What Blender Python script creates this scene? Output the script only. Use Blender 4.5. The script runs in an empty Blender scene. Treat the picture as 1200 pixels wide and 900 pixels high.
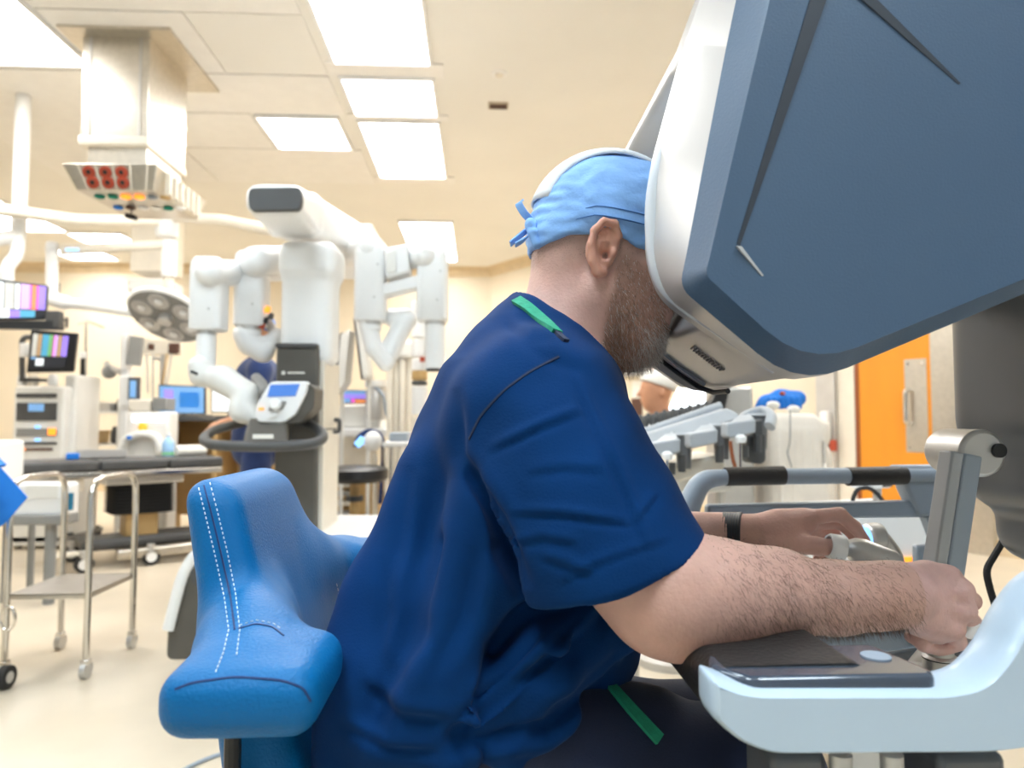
import bpy, bmesh, math, random
import numpy as np
from mathutils import Vector, Matrix

random.seed(7); np.random.seed(7)
S = bpy.context.scene
C = S.collection

# ------------------------------------------------------------------ camera
CAM_H = 1.05; FPX = 820.0
PITCH = math.radians(2.93); YAW = math.radians(-2.72)
cam_d = bpy.data.cameras.new('camera'); cam = bpy.data.objects.new('camera', cam_d); C.objects.link(cam)
cam.location = (0, 0, CAM_H)
cam.rotation_euler = (math.pi/2 + PITCH, 0, YAW)
cam_d.sensor_width = 36.0; cam_d.lens = FPX*36.0/1200.0; cam_d.clip_start = 0.02; cam_d.clip_end = 60
cam_d.dof.use_dof = True; cam_d.dof.focus_distance = 0.86; cam_d.dof.aperture_fstop = 4.5
S.camera = cam
CAM_R = cam.rotation_euler.to_matrix()

# ------------------------------------------------------------------ world, exposure
W = bpy.data.worlds.new('world'); S.world = W; W.use_nodes = True
W.node_tree.nodes['Background'].inputs[0].default_value = (0.90, 0.95, 1.0, 1)
W.node_tree.nodes['Background'].inputs[1].default_value = 0.25
S.view_settings.view_transform = 'Standard'; S.view_settings.look = 'None'
S.view_settings.gamma = 1.0; S.view_settings.use_curve_mapping = False
S.view_settings.exposure = 0.4
LIGHT = 13.5          # emission strength of the ceiling light panels
LIGHT_FILL = 19.0     # of the added cool fill panels around the operator
CEIL = 3.40

# ------------------------------------------------------------------ helpers
def P(px, py, Y):
    """world point on the plane y=Y seen at photo pixel px,py"""
    d = CAM_R @ Vector(((px-600)/FPX, -(py-450)/FPX, -1.0))
    t = Y/d.y
    return Vector((d.x*t, Y, CAM_H + d.z*t))
def PZ(px, py, z):
    d = CAM_R @ Vector(((px-600)/FPX, -(py-450)/FPX, -1.0))
    t = (z-CAM_H)/d.z
    return Vector((d.x*t, d.y*t, z))
def XZ(px, py, Y):
    v = P(px, py, Y); return (v.x, v.z)

def mat(name, col, rough=0.5, metal=0.0, var=0.06, vscale=9.0, bump=0.0, bscale=60.0, emit=0.0, ecol=None,
        spec=0.5, coat=0.0, sheen=0.0, trans=0.0, attr=None, sss=0.0, alpha=1.0, aniso=None):
    m = bpy.data.materials.new(name); m.use_nodes = True
    nt = m.node_tree; N = nt.nodes; L = nt.links
    b = N['Principled BSDF']
    b.inputs['Roughness'].default_value = rough; b.inputs['Metallic'].default_value = metal
    b.inputs['Specular IOR Level'].default_value = spec
    b.inputs['Coat Weight'].default_value = coat
    b.inputs['Sheen Weight'].default_value = sheen
    b.inputs['Transmission Weight'].default_value = trans
    b.inputs['Alpha'].default_value = alpha
    if sss:
        b.inputs['Subsurface Weight'].default_value = sss
        b.inputs['Subsurface Radius'].default_value = (0.9, 0.35, 0.2)
        b.inputs['Subsurface Scale'].default_value = 0.006
    tc = N.new('ShaderNodeTexCoord')
    if aniso:
        mp = N.new('ShaderNodeMapping'); mp.inputs['Scale'].default_value = aniso
        L.new(tc.outputs['Object'], mp.inputs['Vector']); vec = mp.outputs['Vector']
    else: vec = tc.outputs['Object']
    nz = N.new('ShaderNodeTexNoise'); nz.inputs['Scale'].default_value = vscale; nz.inputs['Detail'].default_value = 4
    L.new(vec, nz.inputs['Vector'])
    mr = N.new('ShaderNodeMapRange'); mr.inputs['From Min'].default_value = 0.3; mr.inputs['From Max'].default_value = 0.7
    mr.inputs['To Min'].default_value = 1-var; mr.inputs['To Max'].default_value = 1+var
    L.new(nz.outputs['Fac'], mr.inputs['Value'])
    mx = N.new('ShaderNodeMix'); mx.data_type = 'RGBA'; mx.blend_type = 'MULTIPLY'; mx.inputs[0].default_value = 1.0
    if attr:
        at = N.new('ShaderNodeAttribute'); at.attribute_name = attr; L.new(at.outputs['Color'], mx.inputs[6])
    else:
        mx.inputs[6].default_value = (*col, 1)
    L.new(mr.outputs['Result'], mx.inputs[7])
    L.new(mx.outputs[2], b.inputs['Base Color'])
    if bump:
        bn = N.new('ShaderNodeTexNoise'); bn.inputs['Scale'].default_value = bscale; bn.inputs['Detail'].default_value = 6
        L.new(vec, bn.inputs['Vector'])
        bp = N.new('ShaderNodeBump'); bp.inputs['Strength'].default_value = bump; bp.inputs['Distance'].default_value = 0.004
        L.new(bn.outputs['Fac'], bp.inputs['Height']); L.new(bp.outputs['Normal'], b.inputs['Normal'])
    if emit:
        b.inputs['Emission Color'].default_value = (*(ecol or col), 1); b.inputs['Emission Strength'].default_value = emit
    m.diffuse_color = (*col, 1)
    return m

def tag(o, label=None, cat=None, group=None, kind=None):
    if label: o['label'] = label
    if cat: o['category'] = cat
    if group: o['group'] = group
    if kind: o['kind'] = kind
    return o
def thing(name, label, cat, loc, group=None):
    o = bpy.data.objects.new(name, None); C.objects.link(o); o.location = Vector(loc)
    o.empty_display_size = 0.05
    return tag(o, label, cat, group)
def origin_of(o):
    v = Vector((0, 0, 0))
    while o is not None: v += o.location; o = o.parent
    return v
def link(name, me, m, parent=None, smooth=True, ang=35, bevel=0, bseg=2):
    """one mesh object; vertices come in world space and are moved to the parent's frame"""
    o = bpy.data.objects.new(name, me); C.objects.link(o)
    if parent is not None:
        off = origin_of(parent)
        me.transform(Matrix.Translation(-off)); o.parent = parent
    else:
        n = len(me.vertices); co = np.empty(n*3); me.vertices.foreach_get('co', co); co = co.reshape(-1, 3)
        c = Vector(((co[:, 0].min()+co[:, 0].max())/2, (co[:, 1].min()+co[:, 1].max())/2, co[:, 2].min()))
        me.transform(Matrix.Translation(-c)); o.location = c
    for mm in (m if isinstance(m, (list, tuple)) else [m]): me.materials.append(mm)
    if smooth:
        me.polygons.foreach_set('use_smooth', [True]*len(me.polygons))
        me.set_sharp_from_angle(angle=math.radians(ang))
    if bevel:
        b = o.modifiers.new('bevel', 'BEVEL'); b.width = bevel; b.segments = bseg; b.limit_method = 'ANGLE'; b.angle_limit = math.radians(40)
        b.harden_normals = False
    return o

class MB:
    """collects simple shapes, in world space, into one mesh"""
    def __init__(s): s.v = []; s.f = []
    def add(s, vs, fs):
        n = len(s.v); s.v += [tuple(v) for v in vs]; s.f += [[i+n for i in f] for f in fs]; return s
    def box(s, c, size, rot=None):
        hx, hy, hz = size[0]/2, size[1]/2, size[2]/2
        vs = [Vector((x, y, z)) for z in (-hz, hz) for y in (-hy, hy) for x in (-hx, hx)]
        if rot is not None:
            R = rot if isinstance(rot, Matrix) else Matrix.Rotation(rot, 3, 'Z')
            vs = [R @ v for v in vs]
        c = Vector(c)
        return s.add([v+c for v in vs], [[0, 2, 3, 1], [4, 5, 7, 6], [0, 1, 5, 4], [2, 6, 7, 3], [1, 3, 7, 5], [0, 4, 6, 2]])
    def cyl(s, a, b, r, r2=None, n=14, cap=True):
        a = Vector(a); b = Vector(b); r2 = r if r2 is None else r2
        d = (b-a).normalized(); u = d.orthogonal().normalized(); w = d.cross(u)
        vs = []
        for (p, q) in ((a, r), (b, r2)):
            for i in range(n):
                t = 2*math.pi*i/n; vs.append(p+u*(q*math.cos(t))+w*(q*math.sin(t)))
        fs = [[i, (i+1) % n, n+(i+1) % n, n+i] for i in range(n)]
        if cap: fs += [list(range(n))[::-1], list(range(n, 2*n))]
        return s.add(vs, fs)
    def tube(s, pts, r, n=10, cap=True, flat=None, ref=None):
        pts = [Vector(p) for p in pts]; m = len(pts)
        rs = r if isinstance(r, (list, tuple)) else [r]*m
        vs = []; u = None
        for i, p in enumerate(pts):
            d = (pts[min(i+1, m-1)]-pts[max(i-1, 0)]).normalized()
            if ref is not None: u = (Vector(ref)-d*Vector(ref).dot(d)).normalized()
            elif u is None: u = d.orthogonal().normalized()
            else: u = (u-d*u.dot(d)).normalized()
            w = d.cross(u)
            for k in range(n):
                t = 2*math.pi*k/n
                fa = flat if flat else 1.0
                vs.append(p+u*(rs[i]*math.cos(t))+w*(rs[i]*fa*math.sin(t)))
        fs = []
        for i in range(m-1):
            for k in range(n):
                fs.append([i*n+k, i*n+(k+1) % n, (i+1)*n+(k+1) % n, (i+1)*n+k])
        if cap: fs += [list(range(n))[::-1], list(range((m-1)*n, m*n))]
        return s.add(vs, fs)
    def prism(s, poly, off):
        """polygon (3D points) swept by the vector off"""
        n = len(poly); poly = [Vector(p) for p in poly]; off = Vector(off)
        return s.add(poly+[p+off for p in poly], [list(range(n))[::-1], list(range(n, 2*n))] + [[i, (i+1) % n, n+(i+1) % n, n+i] for i in range(n)])
    def lathe(s, prof, c, axis=(0, 0, 1), n=24, cap=True):
        """prof: list of (r, h) along axis from c"""
        a = Vector(axis).normalized(); u = a.orthogonal().normalized(); w = a.cross(u); c = Vector(c)
        vs = []
        for r, h in prof:
            for i in range(n):
                t = 2*math.pi*i/n; vs.append(c+a*h+u*(r*math.cos(t))+w*(r*math.sin(t)))
        fs = []
        for j in range(len(prof)-1):
            for i in range(n): fs.append([j*n+i, j*n+(i+1) % n, (j+1)*n+(i+1) % n, (j+1)*n+i])
        if cap: fs += [list(range(n))[::-1], list(range((len(prof)-1)*n, len(prof)*n))]
        return s.add(vs, fs)
    def ball(s, c, r, n=14, m=8):
        rx, ry, rz = (r, r, r) if not isinstance(r, (tuple, list)) else r
        c = Vector(c); vs = [c+Vector((0, 0, -rz))]; fs = []
        for j in range(1, m):
            a = -math.pi/2+math.pi*j/m
            for i in range(n):
                t = 2*math.pi*i/n; vs.append(c+Vector((rx*math.cos(a)*math.cos(t), ry*math.cos(a)*math.sin(t), rz*math.sin(a))))
        vs.append(c+Vector((0, 0, rz)))
        for i in range(n): fs.append([0, 1+(i+1) % n, 1+i])
        for j in range(m-2):
            for i in range(n): fs.append([1+j*n+i, 1+j*n+(i+1) % n, 1+(j+1)*n+(i+1) % n, 1+(j+1)*n+i])
        for i in range(n): fs.append([1+(m-2)*n+i, 1+(m-2)*n+(i+1) % n, len(vs)-1])
        return s.add(vs, fs)
    def loft(s, rings, caps=(True, True), close=True):
        n = len(rings[0]); vs = [v for r in rings for v in r]; fs = []
        for j in range(len(rings)-1):
            for i in range(n if close else n-1):
                fs.append([j*n+i, j*n+(i+1) % n, (j+1)*n+(i+1) % n, (j+1)*n+i])
        if caps[0]: fs.append(list(range(n))[::-1])
        if caps[1]: fs.append(list(range((len(rings)-1)*n, len(rings)*n)))
        return s.add(vs, fs)
    def build(s, name, m, parent=None, smooth=True, ang=35, bevel=0, bseg=2):
        me = bpy.data.meshes.new(name); me.from_pydata(s.v, [], s.f)
        bm = bmesh.new(); bm.from_mesh(me); bmesh.ops.recalc_face_normals(bm, faces=bm.faces); bm.to_mesh(me); bm.free()
        return link(name, me, m, parent, smooth, ang, bevel, bseg)

def rounded(poly, r, seg=5):
    """round the corners of a 2D polygon; r is one radius or one per corner; constant point count"""
    n = len(poly); out = []
    for i in range(n):
        ri = r[i] if isinstance(r, (list, tuple)) else r
        p = Vector(poly[i]).to_2d(); a = Vector(poly[i-1]).to_2d(); b = Vector(poly[(i+1) % n]).to_2d()
        da = (a-p); db = (b-p); la = da.length; lb = db.length; da.normalize(); db.normalize()
        t = min(ri, la*0.45, lb*0.45)
        for k in range(seg+1):
            u = k/seg
            q = (p+da*t)*(1-u)**2 + p*(2*u*(1-u)) + (p+db*t)*u**2
            out.append((q.x, q.y))
    return out
def arc_path(pts, r=0.05, seg=6):
    """poly-line with rounded inner corners (3D)"""
    pts = [Vector(p) for p in pts]; out = [pts[0]]
    for i in range(1, len(pts)-1):
        p = pts[i]; a = pts[i-1]-p; b = pts[i+1]-p
        t = min(r, a.length*0.48, b.length*0.48); a.normalize(); b.normalize()
        for k in range(seg+1):
            u = k/seg; out.append((p+a*t)*(1-u)**2+p*(2*u*(1-u))+(p+b*t)*u**2)
    return out+[pts[-1]]

# ------------------------------------------------------------------ implicit surfaces: soft bodies, clothes, upholstery
class Field:
    def __init__(s, lo, hi, h):
        s.lo = np.array(lo, float); s.h = h
        s.n = np.ceil((np.array(hi)-s.lo)/h).astype(int)+1
        s.F = np.full(tuple(s.n), 10.0, np.float32)
        s.ax = [(s.lo[i]+h*np.arange(s.n[i])).astype(np.float32) for i in range(3)]
    def block(s, lo, hi):
        a = np.clip(np.floor((np.array(lo)-s.lo)/s.h).astype(int), 0, s.n); b = np.clip(np.ceil((np.array(hi)-s.lo)/s.h).astype(int)+1, 0, s.n)
        sl = tuple(slice(a[i], b[i]) for i in range(3))
        return sl, s.ax[0][sl[0]][:, None, None], s.ax[1][sl[1]][None, :, None], s.ax[2][sl[2]][None, None, :]
    def put(s, fn, lo, hi, k=0.01, op='+'):
        m = max(k, 0.0)+3*s.h
        sl, X, Y, Z = s.block(np.array(lo)-m, np.array(hi)+m)
        A = s.F[sl]
        if A.size == 0: return s
        B = fn(X, Y, Z).astype(np.float32)
        if op == '-': B = -B
        if k > 1e-6:
            hh = np.maximum(k-np.abs(A-B), 0)/k; q = hh*hh*(k*0.25)
        else: q = 0.0
        s.F[sl] = np.minimum(A, B)-q if op == '+' else np.maximum(A, B)+q
        return s
    def cap(s, a, b, ra, rb=None, k=0.01, op='+', squash=None):
        rb = ra if rb is None else rb
        a = np.array(a, float); b = np.array(b, float); ab = b-a; L2 = max(float(ab@ab), 1e-9); R = max(ra, rb)
        def fn(X, Y, Z):
            x = X-a[0]; y = Y-a[1]; z = Z-a[2]
            t = np.clip((x*ab[0]+y*ab[1]+z*ab[2])/L2, 0, 1)
            return np.sqrt((x-t*ab[0])**2+(y-t*ab[1])**2+(z-t*ab[2])**2)-(ra+(rb-ra)*t)
        return s.put(fn, np.minimum(a, b)-R, np.maximum(a, b)+R, k, op)
    def chain(s, pts, rs, k=0.01, op='+'):
        for i in range(len(pts)-1): s.cap(pts[i], pts[i+1], rs[i], rs[i+1], k, op)
        return s
    def ell(s, c, r, k=0.01, ax=None, op='+'):
        c = np.array(c, float); r = np.array(r, float); M = np.eye(3) if ax is None else np.array(ax, float); R = r.max()
        def fn(X, Y, Z):
            x = X-c[0]; y = Y-c[1]; z = Z-c[2]
            q = [x*M[i][0]+y*M[i][1]+z*M[i][2] for i in range(3)]
            k0 = np.sqrt(sum((q[i]/r[i])**2 for i in range(3))); k1 = np.sqrt(sum((q[i]/r[i]**2)**2 for i in range(3)))
            return k0*(k0-1)/np.maximum(k1, 1e-6)
        return s.put(fn, c-R, c+R, k, op)
    def rbox(s, c, half, r, k=0.01, ax=None, op='+'):
        c = np.array(c, float); hf = np.array(half, float)-r; M = np.eye(3) if ax is None else np.array(ax, float); R = np.linalg.norm(half)
        def fn(X, Y, Z):
            x = X-c[0]; y = Y-c[1]; z = Z-c[2]
            q = [np.abs(x*M[i][0]+y*M[i][1]+z*M[i][2])-hf[i] for i in range(3)]
            o = np.sqrt(sum(np.maximum(w, 0)**2 for w in q))
            return o+np.minimum(np.maximum(np.maximum(q[0], q[1]), q[2]), 0)-r
        return s.put(fn, c-R, c+R, k, op)
    def sample(s, pts):
        i = np.clip(np.round((pts-s.lo)/s.h).astype(int), 0, s.n-1); return s.F[i[:, 0], i[:, 1], i[:, 2]]
    def mesh(s, name):
        F = s.F; I = F < 0; n = s.n
        c8 = [(a, b, c) for a in (0, 1) for b in (0, 1) for c in (0, 1)]
        sub = lambda A, o: A[o[0]:n[0]-1+o[0], o[1]:n[1]-1+o[1], o[2]:n[2]-1+o[2]]
        allin = np.ones(tuple(n-1), bool); anyin = np.zeros(tuple(n-1), bool)
        for o in c8: q = sub(I, o); allin &= q; anyin |= q
        act = np.argwhere(anyin & ~allin); m = len(act)
        vid = np.full(tuple(n-1), -1, np.int32); vid[act[:, 0], act[:, 1], act[:, 2]] = np.arange(m)
        acc = np.zeros((m, 3)); cnt = np.zeros(m)
        val = {o: F[act[:, 0]+o[0], act[:, 1]+o[1], act[:, 2]+o[2]].astype(float) for o in c8}
        for o in c8:
            for d in range(3):
                if o[d]: continue
                e = list(o); e[d] = 1; e = tuple(e)
                a, b = val[o], val[e]; cr = (a < 0) != (b < 0)
                t = np.where(cr, a/np.where(cr, a-b, 1), 0)
                p = np.tile(np.array(o, float), (m, 1)); p[:, d] += t
                acc[cr] += p[cr]; cnt[cr] += 1
        co = s.lo+s.h*(act+acc/np.maximum(cnt, 1)[:, None])
        quads = []
        for d in range(3):
            e1, e2 = (d+1) % 3, (d+2) % 3
            a = [slice(1, n[i]-1) for i in range(3)]; b = list(a); a[d] = slice(0, n[d]-1); b[d] = slice(1, n[d])
            A = I[tuple(a)]; B = I[tuple(b)]
            idx = np.argwhere(A != B)
            if not len(idx): continue
            sgn = A[idx[:, 0], idx[:, 1], idx[:, 2]]
            base = idx.copy(); base[:, e1] += 1; base[:, e2] += 1
            def cell(o1, o2):
                q = base.copy(); q[:, e1] -= o1; q[:, e2] -= o2; return vid[q[:, 0], q[:, 1], q[:, 2]]
            Q = np.stack([cell(1, 1), cell(0, 1), cell(0, 0), cell(1, 0)], 1)
            Q[~sgn] = Q[~sgn][:, ::-1]
            quads.append(Q)
        Q = np.concatenate(quads); Q = Q[(Q >= 0).all(1)]
        return np_mesh(name, co, Q)
def np_mesh(name, co, Q):
    me = bpy.data.meshes.new(name); k = Q.shape[1]
    me.vertices.add(len(co)); me.vertices.foreach_set('co', np.ascontiguousarray(co, np.float32).ravel())
    me.loops.add(Q.size); me.loops.foreach_set('vertex_index', Q.astype(np.int32).ravel())
    me.polygons.add(len(Q)); me.polygons.foreach_set('loop_start', np.arange(len(Q), dtype=np.int32)*k)
    me.update(calc_edges=True); me.validate()
    return me
def relax(me, it=2, f=0.5):
    bm = bmesh.new(); bm.from_mesh(me)
    for _ in range(it): bmesh.ops.smooth_vert(bm, verts=bm.verts, factor=f, use_axis_x=True, use_axis_y=True, use_axis_z=True)
    bm.to_mesh(me); bm.free(); return me
def verts_np(me):
    a = np.empty(len(me.vertices)*3, np.float32); me.vertices.foreach_get('co', a)
    b = np.empty(len(me.vertices)*3, np.float32); me.vertices.foreach_get('normal', b)
    return a.reshape(-1, 3).astype(float), b.reshape(-1, 3).astype(float)
def set_col(me, col):
    at = me.color_attributes.new('Col', 'FLOAT_COLOR', 'POINT')
    at.data.foreach_set('color', np.concatenate([col, np.ones((len(col), 1))], 1).astype(np.float32).ravel())
def strands(name, base, nrm, flow, length, width, colour, m, parent, lift=0.5, curl=0.35, seed=1):
    """many fine tapered hairs as one mesh; base/nrm/flow (n,3), length (n,), colour (n,3)"""
    rg = np.random.RandomState(seed); n = len(base)
    d0 = nrm*lift+flow+rg.normal(0, curl, (n, 3)); d0 /= np.linalg.norm(d0, axis=1)[:, None]
    d1 = nrm*lift*0.35+flow*1.1+rg.normal(0, curl, (n, 3)); d1 /= np.linalg.norm(d1, axis=1)[:, None]
    side = np.cross(d0, rg.normal(0, 1, (n, 3))); side /= np.linalg.norm(side, axis=1)[:, None]
    other = np.cross(d0, side)
    L = length[:, None]; p0 = base-nrm*0.001; p1 = p0+d0*L*0.5; p2 = p1+d1*L*0.5
    w = width
    tri = [side, -0.5*side+0.87*other, -0.5*side-0.87*other]
    V = np.stack([p0+t*w for t in tri]+[p1+t*w*0.75 for t in tri]+[p2], 1).reshape(-1, 3)
    T = []
    for a in range(3):
        b = (a+1) % 3; T += [[a, b, 3+b], [a, 3+b, 3+a], [3+a, 3+b, 6]]
    T = np.array(T); Q = (T[None]+7*np.arange(n)[:, None, None]).reshape(-1, 3)
    me = np_mesh(name, V, Q); set_col(me, np.repeat(colour, 7, 0))
    o = link(name, me, m, parent, smooth=False); o['kind'] = 'stuff'
    return o
# ------------------------------------------------------------------ materials
M = dict(
 wall=mat('cream_wall_paint', (0.78, 0.695, 0.55), 0.6, var=0.03, vscale=1.5, bump=0.05, bscale=120),
 ceil=mat('cream_ceiling', (0.86, 0.84, 0.785), 0.7, var=0.03, vscale=1.0),
 ceilwhite=mat('white_ceiling_panel', (0.88, 0.86, 0.82), 0.55, var=0.02),
 ceilgap=mat('ceiling_joint', (0.55, 0.47, 0.36), 0.7),
 floor=mat('beige_vinyl_floor', (0.67, 0.58, 0.45), 0.33, var=0.05, vscale=3.0, bump=0.02, bscale=180, spec=0.4),
 cove=mat('cove_trim', (0.72, 0.58, 0.38), 0.6),
 light=mat('light_diffuser', (1, 1, 1), 0.5, emit=LIGHT, ecol=(1.0, 0.985, 0.96)),
 fillcool=mat('cool_fill_diffuser', (1, 1, 1), 0.5, emit=LIGHT_FILL, ecol=(0.74, 0.88, 1.0)),
 coolwall=mat('pale_grey_wall_paint', (0.62, 0.67, 0.72), 0.6, var=0.03, vscale=1.5),
 white=mat('white_plastic', (0.88, 0.88, 0.87), 0.35, var=0.02, vscale=4),
 softwhite=mat('white_enamel', (0.80, 0.79, 0.75), 0.45, var=0.03, vscale=4),
 ivory=mat('ivory_enamel', (0.80, 0.74, 0.63), 0.4, var=0.03),
 grey=mat('mid_grey_plastic', (0.26, 0.26, 0.25), 0.5, var=0.05, bump=0.05, bscale=300),
 dgrey=mat('dark_grey_plastic', (0.075, 0.075, 0.075), 0.5, var=0.08, bump=0.06, bscale=260),
 towergrey=mat('tower_grey_plastic', (0.095, 0.087, 0.074), 0.5, var=0.08, bump=0.06, bscale=260),
 black=mat('black_plastic', (0.012, 0.012, 0.013), 0.4),
 rubber=mat('black_rubber', (0.02, 0.02, 0.02), 0.75),
 steel=mat('brushed_steel', (0.62, 0.58, 0.51), 0.32, metal=0.9, var=0.06, vscale=30),
 shelfsteel=mat('dull_shelf_steel', (0.30, 0.27, 0.23), 0.45, metal=0.7, var=0.06, vscale=20),
 chrome=mat('polished_steel', (0.72, 0.70, 0.66), 0.16, metal=1.0, var=0.03),
 alu=mat('matt_aluminium', (0.60, 0.59, 0.57), 0.42, metal=0.6, var=0.05),
 orange=mat('orange_laminate', (0.80, 0.30, 0.018), 0.42, var=0.05, vscale=5, bump=0.03, bscale=90, aniso=(1, 1, 0.12)),
 redwood=mat('dark_red_edge', (0.28, 0.075, 0.02), 0.5),
 red=mat('red_plastic', (0.42, 0.06, 0.025), 0.45),
 ledorange=mat('orange_indicator', (0.9, 0.25, 0.02), 0.4, emit=1.2, ecol=(1.0, 0.28, 0.02)),
 ledblue=mat('blue_indicator', (0.2, 0.5, 0.95), 0.4, emit=1.2, ecol=(0.25, 0.55, 1.0)),
 glowwhite=mat('white_glow', (0.9, 0.95, 1), 0.4, emit=3.0, ecol=(0.85, 0.93, 1.0)),
 navy=mat('navy_cloth', (0.008, 0.030, 0.125), 0.8, var=0.12, vscale=18, bump=0.3, bscale=160, sheen=0.15),
 bluecloth=mat('bright_blue_wrap', (0.01, 0.20, 0.72), 0.7, var=0.06, bump=0.15, bscale=50),
 palecloth=mat('pale_drape', (0.82, 0.76, 0.68), 0.8, var=0.05, bump=0.2, bscale=30),
 brown=mat('brown_fabric', (0.10, 0.045, 0.03), 0.7, var=0.15),
 paper=mat('white_paper', (0.86, 0.84, 0.78), 0.7),
 wood=mat('tan_laminate', (0.52, 0.34, 0.14), 0.5, var=0.1, vscale=6, aniso=(0.2, 1, 1)),
 fluid=mat('pale_blue_fluid', (0.35, 0.58, 0.85), 0.2, var=0.05),
 green=mat('green_trim', (0.01, 0.26, 0.17), 0.7, var=0.1, bump=0.2, bscale=200),
 teal=mat('teal_label', (0.01, 0.16, 0.28), 0.5),
 screen_off=mat('dark_screen_glass', (0.02, 0.022, 0.026), 0.12, coat=0.5),
)

# ------------------------------------------------------------------ setting
def structure(name, mb, m, **kw):
    o = mb.build(name, m, **kw); o['kind'] = 'structure'; return o
XL, YF, YB = -8.2, -3.6, 10.75
CORN = P(575, 315, YB); CORN.z = 0
DOORP = P(1000, 500, 6.2)
wd = Vector((DOORP.x-CORN.x, DOORP.y-CORN.y, 0)).normalized()         # along the angled wall, towards the camera's right
wn = Vector((wd.y, -wd.x, 0))                                         # its outward side
if wn.y < 0: wn = -wn
XR = 5.6
tR = (XR-CORN.x)/wd.x
ELB = CORN+wd*tR
floor = structure('floor', MB().box((-1.3, 3.6, -0.05), (14.5, 15.2, 0.10)), M['floor'])
ceiling = structure('ceiling', MB().box((-1.3, 3.6, CEIL+0.06), (14.5, 15.2, 0.12)), M['ceil'])
structure('wall_back', MB().box(((XL+CORN.x)/2, YB+0.06, CEIL/2), (CORN.x-XL+0.2, 0.12, CEIL)), M['wall'])
wall_right = structure('wall_right', MB().prism([CORN, ELB, ELB+wn*0.12, CORN+wn*0.12], (0, 0, CEIL)), M['wall'])
structure('wall_side', MB().box((XR+0.06, (ELB.y+YF)/2, CEIL/2), (0.12, ELB.y-YF, CEIL)), M['coolwall'])
structure('wall_left', MB().box((XL-0.06, (YB+YF)/2, CEIL/2), (0.12, YB-YF, CEIL)), M['wall'])
structure('wall_front', MB().box(((XL+XR)/2, YF-0.06, CEIL/2), (XR-XL, 0.12, CEIL)), M['coolwall'])
# coved trim where the walls meet the ceiling, coved skirting at the floor
def cove(a, b, inward, name, z0, z1, m):
    a = Vector(a); b = Vector(b); q = inward
    s = 1 if z1 > z0 else -1; h = abs(z1-z0)
    poly = [Vector((0, 0, z1)), q*0.11+Vector((0, 0, z1)), q*0.035+Vector((0, 0, z1-s*h*0.32)), q*0.008+Vector((0, 0, z0))]
    poly = [a+p-q*0.002 for p in poly]
    return structure(name, MB().prism(poly, b-a), m)
cove((XL, YB, 0), (CORN.x, YB, 0), Vector((0, -1, 0)), 'trim_1', CEIL-0.14, CEIL-0.001, M['cove'])
cove((CORN.x, CORN.y, 0), (ELB.x, ELB.y, 0), -wn, 'trim_2', CEIL-0.14, CEIL-0.001, M['cove'])
structure('baseboard_back', MB().box(((XL+CORN.x)/2, YB-0.009, 0.06), (CORN.x-XL, 0.016, 0.12)), M['cove'])
structure('baseboard_right', MB().prism([CORN-wn*0.018, ELB-wn*0.018, ELB-wn*0.002, CORN-wn*0.002], (0, 0, 0.12)), M['cove'])

# ceiling: white steel panels around the lights, one plain cream panel among them
def cpanel(x0, x1, y0, y1, m, t=0.012, z=CEIL):
    o = MB().box(((x0+x1)/2, (y0+y1)/2, z-t/2), (x1-x0, y1-y0, t)).build('ceiling_panel', m, ceiling, bevel=0.003)
    return o
xs = [-3.27, -2.55, -1.74, -1.02, -0.24]
for (x0, x1, y0, y1) in [(-3.95, -2.56, 3.02, 3.98), (-2.54, -1.03, 3.02, 3.98), (-1.01, -0.24, 3.02, 3.25),
                         (-1.01, -0.24, 4.52, 4.70), (-1.01, -0.24, 5.30, 5.40),
                         (-2.54, -1.71, 4.0, 4.70), (-1.01, -0.24, 6.68, 6.86),
                         (-2.54, -1.03, 4.72, 5.32), (-2.54, -1.76, 5.34, 6.02), (-2.54, -1.03, 6.04, 6.9), (-4.0, -2.56, 4.72, 6.9)]:
    cpanel(x0, x1, y0, y1, M['ceilwhite'])
cpanel(-1.70, -1.03, 4.0, 4.70, M['ceil'], t=0.008)

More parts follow.
